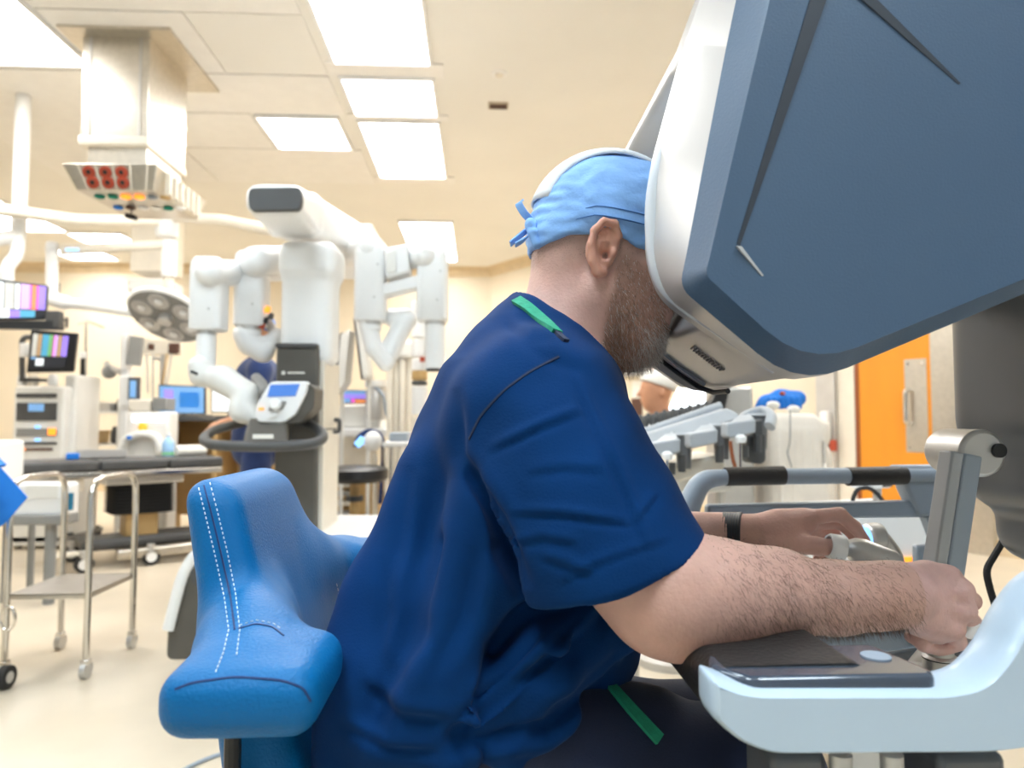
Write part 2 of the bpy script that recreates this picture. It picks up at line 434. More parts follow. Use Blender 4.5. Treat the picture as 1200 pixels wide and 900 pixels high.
def ceiling_light(x0, x1, y0, y1, label):
    t = thing('ceiling_light', label, 'ceiling light', ((x0+x1)/2, (y0+y1)/2, CEIL-0.03), 'recessed ceiling light panels')
    z = CEIL-0.016; w = 0.022
    fr = MB()
    for (a, b, c, d) in ((x0-w, x1+w, y0-w, y0), (x0-w, x1+w, y1, y1+w), (x0-w, x0, y0, y1), (x1, x1+w, y0, y1)):
        fr.box(((a+b)/2, (c+d)/2, z), (b-a, d-c, 0.030))
    fr.build('frame', M['white'], t)
    MB().box(((x0+x1)/2, (y0+y1)/2, z+0.004), (x1-x0, y1-y0, 0.010)).build('diffuser', M['fillcool' if y1 < 2.2 else 'light'], t)
    return t
LX = (-0.94, -0.33)
for spec in [
 (LX[0], LX[1], 3.28, 4.50, 'long bright ceiling light cut by the top edge above the robot'),
 (LX[0], LX[1], 4.72, 5.28, 'small square ceiling light between two long ones'),
 (LX[0], LX[1], 5.42, 6.66, 'long ceiling light just beyond the small square one'),
 (-1.71, -1.11, 5.37, 5.98, 'lone square ceiling light beyond the cream ceiling panel'),
 (-3.25, -2.57, 3.40, 4.62, 'bright ceiling light beside the service pendant in the corner'),
 (LX[0], LX[1], 8.2, 9.5, 'distant ceiling light above the white robot arms'),
 (LX[0], LX[1], 9.6, 10.2, 'farthest small ceiling light by the back wall'),
 (-5.15, -4.5, 8.9, 9.45, 'flat far ceiling light right of the large far one'),
 (-6.3, -5.1, 7.6, 8.8, 'large far ceiling light above the colour bar monitor'),
 (-5.9, -5.25, 9.75, 10.35, 'thin far ceiling light lowest over the cream wall'),
 (-2.9, -2.3, 0.4, 1.6, 'added fill light overhead left of the operator seat'),  # from here on unseen panels, added to light the operator and the back
 (-0.9, -0.3, -0.9, 0.3, 'added fill light overhead behind the photographer'),
 (0.9, 1.5, -0.9, 0.3, 'added fill light overhead to the right of the photographer'),
 (-0.9, -0.3, 1.3, 1.9, 'added fill light overhead above the blue stool'),
 (2.6, 3.2, 2.4, 3.6, 'added ceiling light overhead beyond the console'),
 (3.2, 3.8, 4.2, 5.0, 'added ceiling light overhead near the orange door'),
 (1.2, 1.8, 6.0, 7.2, 'added ceiling light overhead behind the console hood'),
 (-5.2, -4.6, 4.2, 5.4, 'added ceiling light overhead near the vision cart'),
]: ceiling_light(*spec)

# sprinkler cover and small vent in the plain ceiling
q = PZ(585, 86, CEIL)
t = thing('sprinkler_cover', 'small round sprinkler cover in the plain cream ceiling', 'sprinkler', (q.x, q.y, CEIL-0.03))
MB().lathe([(0.055, 0), (0.055, -0.006), (0.035, -0.012)], (q.x, q.y, CEIL)).build('flange', M['ceilwhite'], t)
MB().lathe([(0.03, -0.010), (0.028, -0.018)], (q.x, q.y, CEIL)).build('cap', M['ivory'], t)
q = PZ(584, 123, CEIL)
t = thing('ceiling_vent', 'small brown slotted vent in the plain cream ceiling', 'vent', (q.x, q.y, CEIL-0.03))
MB().box((q.x, q.y, CEIL-0.006), (0.15, 0.10, 0.012)).build('frame', M['ceilgap'], t)
for i in range(4): MB().box((q.x, q.y-0.032+i*0.021, CEIL-0.014), (0.13, 0.009, 0.006)).build('slat', M['brown'], t)

# ------------------------------------------------------------------ orange door in the angled wall
def WP(px, py, off=0.0):
    """point on the angled wall seen at a pixel, moved off into the room"""
    d = CAM_R @ Vector(((px-600)/FPX, -(py-450)/FPX, -1.0)); n = wn
    t = (CORN-Vector((0, 0, CAM_H))).dot(Vector((n.x, n.y, 0)))/d.dot(Vector((n.x, n.y, 0)))
    return Vector((0, 0, CAM_H))+d*t-n*off
def along(p): return (Vector((p.x, p.y, 0))-CORN).dot(wd)
def wbox(a0, a1, z0, z1, o0, o1):
    b = CORN+wd*a0-wn*o0; b.z = z0
    return MB().prism([b, b+wd*(a1-a0), b+wd*(a1-a0)-wn*(o1-o0), b-wn*(o1-o0)], (0, 0, z1-z0))
a0 = along(WP(1010, 480)); a1 = along(WP(1095, 480))
door = wbox(a0, a1, 0.01, 2.12, 0.004, 0.045).build('door_1', M['orange'], bevel=0.003); door['kind'] = 'structure'
wbox(a0-0.035, a0, 0.01, 2.12, 0.004, 0.05).build('door_edge', M['redwood'], door)
pa0 = along(WP(1064, 480)); pa1 = along(WP(1090, 480)); z0 = WP(1080, 530).z; z1 = WP(1075, 421).z
plate = wbox(pa0, pa1, z0, z1, 0.045, 0.050).build('pull_plate', M['steel'], door)
for (aa, zz) in ((pa0+0.03, z0+0.04), (pa1-0.03, z0+0.04), (pa0+0.03, z1-0.04), (pa1-0.03, z1-0.04)):
    b = CORN+wd*aa-wn*0.050; b.z = zz
    MB().cyl(b, b-wn*0.004, 0.012, n=10).build('screw', M['chrome'], plate)
hz0 = WP(1068, 497).z; hz1 = WP(1066, 457).z; hb = CORN+wd*(pa0+0.03)-wn*0.05
g = lambda z, o: Vector((hb.x, hb.y, z))-wn*o
MB().tube(arc_path([g(hz0, 0), g(hz0, 0.07), g(hz1, 0.07), g(hz1, 0)], 0.03), 0.017).build('handle', M['chrome'], door)
structure('trim_3', wbox(a1+0.004, a1+0.42, 0, 2.2, 0.002, 0.07), M['steel'], bevel=0.004)
structure('trim_4', wbox(a0-0.20, a0-0.04, 0, 2.25, 0.002, 0.05), M['ivory'], bevel=0.004)
s0 = along(WP(962, 480)); s1 = along(WP(984, 480))
structure('trim_5', wbox(s0, s1, 0, 2.3, 0.002, 0.09), M['alu'], bevel=0.004)
# hand sanitiser on that steel post
t0 = along(WP(972, 490)); zA = WP(975, 482).z; zB = WP(975, 511).z; zC = WP(975, 528).z
bb = CORN+wd*t0-wn*0.09; bb.z = zC
t = thing('soap_dispenser', 'white wall dispenser with orange button on a steel post', 'dispenser', bb)
wbox(t0-0.01, t0+0.07, zB, zA, 0.092, 0.17).build('housing', M['white'], t, bevel=0.02, bseg=3)
wbox(t0, t0+0.06, zC+0.02, zB-0.003, 0.092, 0.15).build('nozzle', M['dgrey'], t, bevel=0.01)
wbox(t0+0.064, t0+0.12, zC, zB-0.03, 0.092, 0.14).build('button', M['red'], t, bevel=0.01)
# ------------------------------------------------------------------ surgeon console
M['rackgrey'] = mat('pale_rack_grey', (0.42, 0.44, 0.46), 0.42, var=0.04)
M.update(
 panelblue=mat('slate_blue_console_panel', (0.060, 0.108, 0.180), 0.45, var=0.03, vscale=3, bump=0.12, bscale=420, spec=0.55),
 panelgroove=mat('console_crease_shade', (0.028, 0.036, 0.05), 0.5),
 silver=mat('silver_console_shell', (0.52, 0.52, 0.52), 0.34, metal=0.35, var=0.03, vscale=4),
 rimwhite=mat('pale_viewer_rim', (0.66, 0.70, 0.75), 0.38, var=0.02),
 cavity=mat('black_viewer_cavity', (0.014, 0.013, 0.013), 0.55),
 consolewhite=mat('cool_white_console', (0.52, 0.63, 0.73), 0.32, var=0.015, vscale=3, coat=0.15),
 railblue=mat('blue_grey_rail', (0.32, 0.38, 0.45), 0.42, var=0.04, bump=0.04, bscale=300),
 padblack=mat('black_armrest_leather', (0.022, 0.020, 0.019), 0.45, var=0.1, bump=0.35, bscale=220),
 touch=mat('dark_touch_panel', (0.05, 0.065, 0.09), 0.18, coat=0.6),
 colgrey=mat('console_column_grey', (0.13, 0.138, 0.15), 0.36, metal=0.3, var=0.03),
)
CY = 0.95                                   # mid-plane of the console across the room
con = thing('surgeon_console', 'large robotic surgery console with dark slate hood that the seated man leans into', 'console', (0.75, CY, 0))

def ring(pts_px, Y, rads, mir=False, seg=5, world=None):
    poly = world if world else [XZ(x, y, Y) for x, y in pts_px]
    r = rounded(poly, rads, seg)
    yy = 2*CY-Y if mir else Y
    return [Vector((x, yy, z)) for x, z in r]
RA = [0.02, 0.005, 0.03, 0.03, 0.02, 0.05, 0.05, 0.05]
pa = [(972, -300), (888, 60), (855, 200), (832, 300), (826, 322), (946, 431), (1500, 204), (1560, -290)]
pc = [(925, -300), (850, 60), (823, 200), (804, 300), (796, 337), (936, 455), (1500, 218), (1570, -300)]
pe = [(925, -300), (802, 60), (764, 200), (761, 300), (778, 348), (930, 456), (1500, 203), (1575, -300)]
Ya, Yc, Ye = 0.600, 0.632, 0.735
# mid section of the hood: opening for the face, chin plate below
zc = CAM_H
pg = [(0.42, zc+0.755), (0.215, zc+0.40), (0.255, zc+0.372), (0.335, zc+0.23), (0.252, zc+0.111), (0.347, zc+0.040), (0.86, zc+0.29), (0.93, zc+0.75)]
RG = [0.02, 0.015, 0.03, 0.02, 0.012, 0.03, 0.05, 0.05]
pef = [(985, -300), (806, 60), (764, 200), (761, 300), (778, 348), (930, 456), (1500, 258), (1575, -300)]
pcf = [(990, -300), (880, 60), (860, 200), (850, 300), (845, 330), (1000, 425), (1500, 230), (1570, -300)]
paf = [(1000, -300), (900, 60), (880, 200), (870, 300), (868, 322), (1010, 410), (1500, 215), (1560, -290)]
def fring(pts, Ysrc, Y): return [Vector((v.x, Y, v.z)) for v in ring(pts, Ysrc, RA)]
for side, mir in (('near', False), ('far', True)):
    A = ring(pa, Ya, RA); B = ring(pc, Yc, RA)
    if mir: A = fring(paf, Ya, 1.150); B = fring(pcf, Yc, 1.125)
    mid = [a.lerp(b, 0.10)+Vector((0, 0.002*(-1 if mir else 1), 0)) for a, b in zip(A, B)]
    sp = MB().loft([A, mid, B], caps=(True, False)).build('side_panel', M['panelblue'], con, ang=22)
    sgn = -1 if not mir else 1
    if not mir:
        # raised facets: two creases with shade put into their colour, and a bright nick
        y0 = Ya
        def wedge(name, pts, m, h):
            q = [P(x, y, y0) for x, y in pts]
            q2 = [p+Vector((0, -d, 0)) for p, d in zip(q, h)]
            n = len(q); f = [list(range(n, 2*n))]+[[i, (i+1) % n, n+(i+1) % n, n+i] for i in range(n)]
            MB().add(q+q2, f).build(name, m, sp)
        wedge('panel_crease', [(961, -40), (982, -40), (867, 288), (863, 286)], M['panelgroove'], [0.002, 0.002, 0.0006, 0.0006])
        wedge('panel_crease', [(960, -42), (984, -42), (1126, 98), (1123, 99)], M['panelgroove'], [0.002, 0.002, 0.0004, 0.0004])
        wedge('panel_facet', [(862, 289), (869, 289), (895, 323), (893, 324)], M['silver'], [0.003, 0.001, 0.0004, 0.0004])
# silver shell: near bevel -> rim -> far rim -> far bevel
def seam(rg, d): return [v+Vector((0, d, 0)) for v in rg]
B0 = ring(pc, Yc+0.001, RA); E0 = ring(pe, Ye, RA); G0 = ring(None, 0.775, RG, world=pg)
B1 = fring(pcf, Yc, 1.124); E1 = fring(pef, Ye, 1.066); G1 = ring(None, 1.050, RG, world=pg)
E0b = seam(E0, 0.022); E1b = seam(E1, -0.008)
shell = MB().loft([B0, [b.lerp(e, 0.5)+Vector((0, -0.006, 0)) for b, e in zip(B0, E0)], E0, E0b], caps=(False, False)).loft([E0b, G0], caps=(False, False))
shell.loft([E1b, E1, [b.lerp(e, 0.5)+Vector((0, 0.006, 0)) for b, e in zip(B1, E1)], B1], caps=(False, False)).loft([G1, E1b], caps=(False, False))
shell.loft([G0, G1], caps=(False, False))
shell.build('hood_shell', M['silver'], con, ang=28)
# black lining of the opening
n6 = 6
def span(G, i0, i1): return G[i0*n6:(i1+1)*n6]
lin = [(0.290, zc+0.300), (0.330, zc+0.232), (0.328, zc+0.195), (0.262, zc+0.124)]
cav = MB().loft([[Vector((x, yy, z)) for x, z in lin] for yy in (0.780, 1.046)], caps=(False, False), close=False)
cav.build('viewer_cavity', M['cavity'], con)
for yy in (0.778, 1.047):
    MB().add([Vector((x, yy, z)) for x, z in [(0.29, zc+0.26), (0.31, zc+0.26), (0.325, zc+0.2), (0.262, zc+0.119), (0.225, zc+0.15), (0.225, zc+0.24)]], [[0, 1, 2, 3, 4, 5]]).build('cavity_side', M['cavity'], con)
# viewing lenses inside
for dy in (-0.035, 0.035):
    MB().lathe([(0.026, 0), (0.026, 0.02), (0.018, 0.02), (0.016, 0.012)], (0.334, CY+dy, zc+0.245), (-1, 0, 0.1)).build('eyepiece', M['black'], con)
# pale rim around the opening
for G, mir in ((pe, False), (pe, True)):
    path = [XZ(x, y, Ye) for x, y in [(800, 66), (779, 160), (766, 200), (760, 235), (760, 275), (765, 315), (779, 346), (835, 387), (900, 436)]]
    pts = []
    for i in range(len(path)-1):
        for k in range(4):
            u = k/4; a = Vector(path[i]); b = Vector(path[i+1]); pts.append(a.lerp(b, u))
    pts.append(Vector(path[-1]))
    for _ in range(4): pts = [pts[0]]+[(pts[i-1]+pts[i]*2+pts[i+1])/4 for i in range(1, len(pts)-1)]+[pts[-1]]
    yy = 1.068 if mir else Ye
    w = [0.003+0.0105*min(1, i/7, (len(pts)-1-i)/10) for i in range(len(pts))]
    MB().tube([Vector((p.x+0.006, yy, p.y)) for p in pts], w, n=12, ref=(0, 1, 0), flat=0.75).build('viewer_rim', M['rimwhite'], con)
# chin plate: vent, gasket along the lip, blue-grey strip
cd = Vector((0.347-0.252, 0, 0.040-0.111)).normalized(); cn = Vector((-cd.z, 0, cd.x))
if cn.z > 0: cn = -cn
ch = lambda t, y, o=0.001: Vector((0.252, y, zc+0.111))+cd*t+cn*o
vent = MB()
for i in range(12):
    t0 = 0.030+i*0.0042
    vent.box(ch(t0, 0.885, 0.0012), (0.0022, 0.016, 0.003), Matrix(((cd.x, 0, cn.x), (0, 1, 0), (cd.z, 0, cn.z))))
vent.build('vent_grille', M['grey'], con)
MB().tube([ch(-0.003, 1.045, 0.002), ch(0.03, 1.046, 0.002), ch(0.07, 1.046, 0.002), ch(0.100, 1.035, 0.003), ch(0.116, 1.01, 0.002), ch(0.119, 0.96, 0.0)], 0.0038, n=8).build('gasket', M['black'], con)
MB().prism([ch(-0.004, 1.050, 0.003), ch(0.10, 1.050, 0.003), ch(0.105, 1.066, -0.004), ch(-0.004, 1.066, -0.004)], cn*-0.006).build('chin_lip', M['silver'], con)
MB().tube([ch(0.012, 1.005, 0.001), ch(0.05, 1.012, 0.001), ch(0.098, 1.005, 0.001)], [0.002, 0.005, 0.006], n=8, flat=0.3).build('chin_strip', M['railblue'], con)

# neck and column
f = Field((0.70, 0.80, 0.34), (1.30, 1.26, 1.42), 0.008)
f.rbox((0.995, 1.02, 1.16), (0.22, 0.12, 0.16), 0.05, 0.0)
f.rbox((0.995, 1.02, 1.00), (0.205, 0.105, 0.09), 0.04, 0.02)
f.cap((0.86, 0.95, 0.965), (0.86, 1.10, 0.965), 0.055, k=0.02)
f.rbox((1.01, 1.02, 0.90), (0.18, 0.11, 0.075), 0.05, 0.02)
f.rbox((1.06, 1.02, 0.62), (0.10, 0.11, 0.25), 0.04, 0.03)
link('column', relax(f.mesh('column'), 2), M['colgrey'], con)
MB().box((1.06, 1.02, 0.22), (0.20, 0.22, 0.42)).build('column_foot', M['colgrey'], con, bevel=0.03, bseg=3)
base = MB().prism([Vector((x, 0.52, z)) for x, z in [(0.30, 0.02), (1.30, 0.02), (1.30, 0.14), (1.15, 0.20), (0.55, 0.16), (0.30, 0.06)]], (0, 0.86, 0)).build('base', M['consolewhite'], con, bevel=0.02, bseg=3)
for i, yy in enumerate((0.72, 0.88, 1.04, 1.18)):
    MB().box((0.42, yy, 0.16), (0.16, 0.10, 0.03), Matrix.Rotation(math.radians(-12), 3, 'Y')).build('foot_pedal', M['dgrey'], con, bevel=0.008)
# hinge and slanted link bar beside the column
h0 = P(1133, 530, 0.99)
MB().cyl(h0+Vector((0, -0.035, 0)), h0+Vector((0, 0.05, 0)), 0.034, n=28).build('hinge_drum', M['alu'], con, bevel=0.006)
MB().cyl(h0+Vector((0.02, -0.040, 0.004)), h0+Vector((0.02, -0.034, 0.004)), 0.010, n=24).build('hinge_cap', M['black'], con)
k0 = P(1136, 532, 0.94); k1 = P(1104, 745, 0.94)
dirv = (k1-k0).normalized(); sidev = Vector((dirv.z, 0, -dirv.x))
bar = MB()
for (o0, o1, nm, mm) in ((-0.020, 0.006, 'link_bar_edge', M['railblue']), (0.0065, 0.024, 'link_bar', M['rackgrey'])):
    MB().prism([k0+sidev*o0, k1+sidev*o0, k1+sidev*o1, k0+sidev*o1], (0, 0.03, 0)).build(nm, mm, con, bevel=0.003)
# black power cable hanging by the column
MB().tube(arc_path([P(1192, 605, 1.15), P(1172, 640, 1.14), P(1155, 668, 1.12), P(1160, 690, 1.12), P(1185, 770, 1.12)], 0.06), 0.0055, n=8).build('power_cable', M['rubber'], con)

# guard rail on the far side, with black grips
YR = 1.42
r_out = [XZ(790, 606, YR), XZ(806, 562, YR), XZ(835, 548, YR), XZ(1135, 544, YR)]
top = arc_path([P(800, 650, YR), P(803, 600, YR), P(822, 562, YR), P(850, 559, YR), P(1128, 556, YR)], 0.07)
MB().tube(top, [0.0195+0.012*max(0, 1-i/(len(top)*0.75)) for i in range(len(top))], n=14, flat=0.85, ref=(0, 1, 0)).build('guard_rail', M['railblue'], con)
for (x0, x1) in ((850, 918), (993, 1060)):
    MB().tube([P(x0, 558.5, YR), P(x1, 557, YR)], 0.0215, n=18, flat=0.9, ref=(0, 1, 0)).build('rail_grip', M['padblack'], con)
MB().prism([P(830, 592, YR), P(1130, 586, YR), P(1130, 606, YR), P(830, 610, YR)], (0, 0.03, 0)).build('lower_rail', M['railblue'], con, bevel=0.006)
MB().prism([P(1055, 546, YR-0.01), P(1135, 545, YR-0.01), P(1135, 607, YR-0.01), P(1078, 604, YR-0.01), P(1064, 575, YR-0.01)], (0, 0.045, 0)).build('rail_bracket', M['railblue'], con, bevel=0.006)
for yy in (587, 601):
    c = P(1097, yy, YR-0.012); MB().cyl(c, c+Vector((0, -0.004, 0)), 0.0065, n=12).build('bolt', M['dgrey'], con)
MB().prism([P(1086, 606, YR-0.005), P(1112, 606, YR-0.005), P(1120, 630, YR-0.005), P(1122, 720, YR-0.005), P(1098, 720, YR-0.005), P(1096, 632, YR-0.005)], (0, 0.03, 0)).build('rail_post', M['railblue'], con, bevel=0.004)
MB().prism([P(1075, 640, YR), P(1098, 638, YR), P(1098, 665, YR), P(1075, 665, YR)], (0, 0.02, 0)).build('rail_tab', M['railblue'], con, bevel=0.004)
c0 = P(1128, 570, YR+0.01); MB().cyl(c0, Vector((1.0, 1.10, 0.93)), 0.020, n=16).build('rail_mount', M['colgrey'], con)

# armrest: black padded beam across, white near bracket with touch pad
ARM0, ARM1 = 0.57, 1.33
zt = P(845, 786, 0.56).z; zb = P(836, 850, 0.56).z; xf = P(838, 820, 0.56).x
prof = rounded([(xf, zb), (xf-0.002, zt-0.012), (xf+0.010, zt), (xf+0.125, zt+0.001), (xf+0.135, zt-0.02), (xf+0.05, zb-0.005)], 0.008, 4)
MB().prism([Vector((x, ARM0, z)) for x, z in prof], (0, ARM1-ARM0, 0)).build('armrest_pad', M['padblack'], con)
YN = 0.535
wp = [(837, 798), (880, 812), (1112, 812), (1155, 803), (1184, 770), (1208, 722), (1240, 682), (1330, 650), (1340, 800), (1290, 860), (1190, 886), (905, 888), (866, 872), (838, 846)]
def fr(Y, sc=0.0):
    pts = [XZ(x, y, YN) for x, y in wp]
    r = rounded(pts, [0.006, 0.02, 0.03, 0.05, 0.05, 0.05, 0.06, 0.03, 0.05, 0.05, 0.03, 0.02, 0.01, 0.006], 5)
    if sc:
        cx = sum(p[0] for p in r)/len(r); cz = sum(p[1] for p in r)/len(r)
        out = []
        n = len(r)
        for i, p in enumerate(r):
            a = Vector(r[i-1]); b = Vector(r[(i+1) % n]); tt = (b-a)
            if tt.length < 1e-9: tt = Vector((1, 0))
            nn = Vector((tt.y, -tt.x)).normalized()
            out.append((p[0]-nn.x*sc, p[1]-nn.y*sc))
        r = out
    return [Vector((x, Y, z)) for x, z in r]
def area2(r): return sum(r[i-1].x*r[i].z-r[i].x*r[i-1].z for i in range(len(r)))
sgn = 1 if area2(fr(0)) > 0 else -1
for nm, y0, y1 in (('near', YN, 0.582),):
    o = 0.004*sgn
    MB().loft([fr(y0, o), fr(y0+0.004, o*0.35), fr(y0+0.014, 0), fr(y1-0.014, 0), fr(y1-0.004, o*0.35), fr(y1, o)]).build('arm_bracket', M['consolewhite'], con, ang=30)
tp = [(856, 793), (884, 805), (1085, 803), (1102, 797), (1094, 789), (905, 784), (862, 780)]
top = [P(x, y-9, 0.56) for x, y in [(856, 797), (884, 806), (1090, 804), (1103, 799)]]
zpad = P(980, 800, 0.555).z
x0, x1 = P(856, 790, 0.55).x, P(1100, 790, 0.55).x
pad = rounded([(x0+0.012, 0.546), (x1-0.006, 0.546), (x1, 0.556), (x1-0.012, 0.625), (x0+0.004, 0.625), (x0-0.008, 0.575)], 0.01, 4)
MB().prism([Vector((x, y, zpad-0.010)) for x, y in pad], (0, 0, 0.018)).build('touch_pad', M['touch'], con, bevel=0.005, bseg=3)
for i in range(3):
    MB().lathe([(0.012, 0), (0.012, 0.0012), (0.009, 0.0012)], (x0+0.05+i*0.045, 0.59, zpad+0.008), n=20).build('touch_button', M['railblue'], con)
# bolts and foot of the white bracket
for px in (985, 1045):
    c = P(px, 889, 0.56); MB().cyl(c+Vector((0, 0, 0.004)), c-Vector((0, 0, 0.012)), 0.009, n=12).build('bolt', M['alu'], con)
for x0, x1 in ((905, 970), (1100, 1180)):
    a = P(x0, 886, 0.56); b = P(x1, 886, 0.56)
    MB().prism([Vector((a.x, 0.56, a.z)), Vector((b.x, 0.56, a.z)), Vector((b.x, 0.56, 0.16)), Vector((a.x, 0.56, 0.16))], (0, 0.06, 0)).build('bracket_leg', M['colgrey'], con, bevel=0.006)
# carriage behind the armrest: grey-blue slanted beams that carry the controllers
MB().prism([P(930, 752, 1.05), P(1130, 730, 1.05), P(1140, 752, 1.05), P(960, 775, 1.05)], (0, 0.05, 0)).build('carriage_beam', M['railblue'], con, bevel=0.005)
MB().prism([P(968, 735, 0.98), P(1035, 727, 0.98), P(1010, 747, 0.98), P(970, 750, 0.98)], (0, 0.05, 0)).build('carriage_block', M['alu'], con, bevel=0.008)
MB().prism([P(990, 775, 1.15), P(1180, 740, 1.15), P(1180, 770, 1.15), P(990, 800, 1.15)], (0, 0.03, 0)).build('carriage_beam', M['colgrey'], con, bevel=0.005)

# hand controllers (the right one is under the near hand)
def controller(parts): 
    pass
a = P(992, 641, 1.055); b = P(1052, 660, 1.02)
MB().tube([a, a.lerp(b, 0.12), a.lerp(b, 0.3), a.lerp(b, 0.92), b], [0.012, 0.0175, 0.020, 0.0165, 0.013], n=20).build('controller_grip', M['alu'], con)
c = a+Vector((-0.022, 0, 0.004)); MB().tube([c, a], [0.010, 0.012], n=12).build('controller_neck', M['black'], con)
r0 = P(979, 641, 1.06); dd = (P(990, 645, 1.06)-P(960, 640, 1.06)).normalized()
ringm = MB(); pr = [(0.0175, -0.012), (0.0195, -0.008), (0.0195, 0.010), (0.0175, 0.013), (0.0145, 0.012), (0.0145, -0.012), (0.0175, -0.012)]
ringm.lathe(pr, r0, dd, n=24, cap=False).build('finger_loop', M['white'], con)
d0 = P(1014, 632, 1.16); d1 = P(1034, 630, 1.16); MB().cyl(d0, d1, 0.026, n=24).build('controller_joint', M['alu'], con, bevel=0.006)
MB().cyl(d0-Vector((0.006, 0, 0)), d0+Vector((0.0005, 0, 0)), 0.023, n=24).build('controller_band', M['ledblue'], con)
MB().tube(arc_path([d1, P(1050, 650, 1.16), P(1060, 720, 1.14), P(1050, 745, 1.08)], 0.04), 0.012, n=12).build('controller_arm', M['alu'], con)
e0 = P(1103, 792, 0.80); e1 = P(1100, 742, 0.80)
MB().tube([e0, e0.lerp(e1, .45), e0.lerp(e1, .5), e1], [0.0185, 0.0185, 0.0145, 0.0135], n=22).build('controller_grip', M['alu'], con)
MB().lathe([(0.0188, 0), (0.0188, 0.0012)], e0.lerp(e1, 0.40), (0, 0, 1), n=24).build('controller_seam', M['black'], con)
MB().tube([e0, e0+Vector((0.03, 0.1, -0.03)), P(1090, 760, 1.05)], 0.012, n=12).build('controller_arm', M['alu'], con)
MB().lathe(pr, P(1128, 742, 0.80), (0.3, 0.4, 0.6), n=20, cap=False).build('finger_loop', M['white'], con)
# ------------------------------------------------------------------ the seated man
M.update(
 skin=mat('skin', (0.6, 0.36, 0.27), 0.48, var=0.07, vscale=38, bump=0.22, bscale=240, attr='Col', sss=0.12, spec=0.45),
 hair=mat('short_hair', (0.1, 0.06, 0.04), 0.55, var=0.15, vscale=60, attr='Col'),
 scrubs=mat('navy_scrub_cotton', (0.0006, 0.029, 0.118), 0.9, var=0.10, vscale=14, bump=0.16, bscale=420, sheen=0.02, spec=0.12),
 scrubdark=mat('navy_scrub_trousers', (0.0025, 0.012, 0.05), 0.8, var=0.10, vscale=14, bump=0.2, bscale=420, sheen=0.12),
 capblue=mat('light_blue_cap_cloth', (0.25, 0.48, 0.88), 0.8, var=0.10, vscale=22, bump=0.55, bscale=70, sheen=0.2),
 capwhite=mat('cap_rim_highlight', (0.80, 0.82, 0.84), 0.8, var=0.05, bump=0.3, bscale=90),
 strap=mat('dark_watch_strap', (0.02, 0.026, 0.035), 0.5, var=0.2, vscale=200),
 greentrim=mat('green_ribbed_trim', (0.010, 0.30, 0.17), 0.75, var=0.12, vscale=120, bump=0.3, bscale=200),
)
HY = 0.93
man = thing('person', 'seated man in navy scrubs and light blue cap leaning into the console', 'person', (P(525, 860, HY).x, HY, 0.62))

# --- head frame
EAR = P(711, 297, 0.855); EARC = Vector((EAR.x, HY, EAR.z))
ha = math.radians(11)
HU = Vector((math.sin(ha), 0, math.cos(ha))); HF = Vector((math.cos(ha), 0, -math.sin(ha))); HS = Vector((0, -1, 0))
AX = [HF, HS, HU]
def H(f, u, s=0.0): return EARC+HF*f+HU*u+HS*s
b = Field((-0.30, 0.58, 0.60), (0.66, 1.36, 1.43), 0.0032)
# torso core (under the scrub top), shoulders
spine = [(525, 880, .085), (560, 780, .10), (585, 680, .105), (605, 580, .11), (622, 500, .10), (640, 440, .075)]
pts = [P(x, y, HY) for x, y, r in spine]
for dy in (-0.07, 0.07): b.chain([p+Vector((0, dy, 0)) for p in pts[:-1]], [r for _, _, r in spine[:-1]], 0.05)
b.chain(pts[-3:], [.10, .09, .075], 0.05)
SHN = P(632, 492, 0.765); SHF = Vector((SHN.x+0.03, 1.105, SHN.z))
NB = P(652, 425, HY)
b.cap(NB+Vector((-0.01, 0, -0.03)), SHN, 0.062, 0.058, 0.05); b.cap(NB+Vector((-0.01, 0, -0.03)), SHF, 0.062, 0.058, 0.05)
# neck
b.chain([P(650, 425, HY), P(668, 375, HY), P(682, 320, HY)], [0.066, 0.060, 0.057], 0.03)
b.cap(P(690, 400, HY), P(715, 350, HY), 0.045, 0.045, 0.03)
# skull, face, jaw
b.ell(H(0.005, 0.048), (0.093, 0.079, 0.092), 0.02, AX)
b.ell(H(0.045, 0.005), (0.070, 0.066, 0.085), 0.03, AX)
b.ell(H(-0.042, 0.005), (0.042, 0.060, 0.060), 0.03, AX)
b.chain([H(0.008, -0.045, 0.050), H(0.060, -0.088, 0.022), H(0.072, -0.094, 0)], [0.026, 0.024, 0.025], 0.025)
b.chain([H(0.008, -0.045, -0.050), H(0.060, -0.088, -0.022), H(0.072, -0.094, 0)], [0.026, 0.024, 0.025], 0.025)
b.ell(H(0.058, -0.05), (0.045, 0.048, 0.05), 0.03, AX)
b.cap(H(0.100, 0.028), H(0.118, -0.016), 0.010, 0.014, 0.012)                 # nose
for s in (-1, 1):
    b.ell(H(0.110, -0.018, 0.012*s), (0.010, 0.009, 0.008), 0.006, AX)
    b.cap(H(0.098, 0.042, 0.012*s), H(0.088, 0.040, 0.048*s), 0.009, 0.008, 0.014)    # brow
    b.ell(H(0.104, 0.024, 0.032*s), (0.012, 0.017, 0.011), 0.010, AX, op='-')         # eye socket
    b.ell(H(0.086, 0.024, 0.032*s), (0.012, 0.012, 0.012), 0.003, AX)                 # eyeball under lid
    b.ell(H(0.074, -0.005, 0.046*s), (0.022, 0.016, 0.018), 0.02, AX)                 # cheek
b.cap(H(0.103, -0.047, 0.018), H(0.103, -0.047, -0.018), 0.007, 0.007, 0.006)         # lips
b.cap(H(0.100, -0.059, 0.015), H(0.100, -0.059, -0.015), 0.008, 0.008, 0.006)
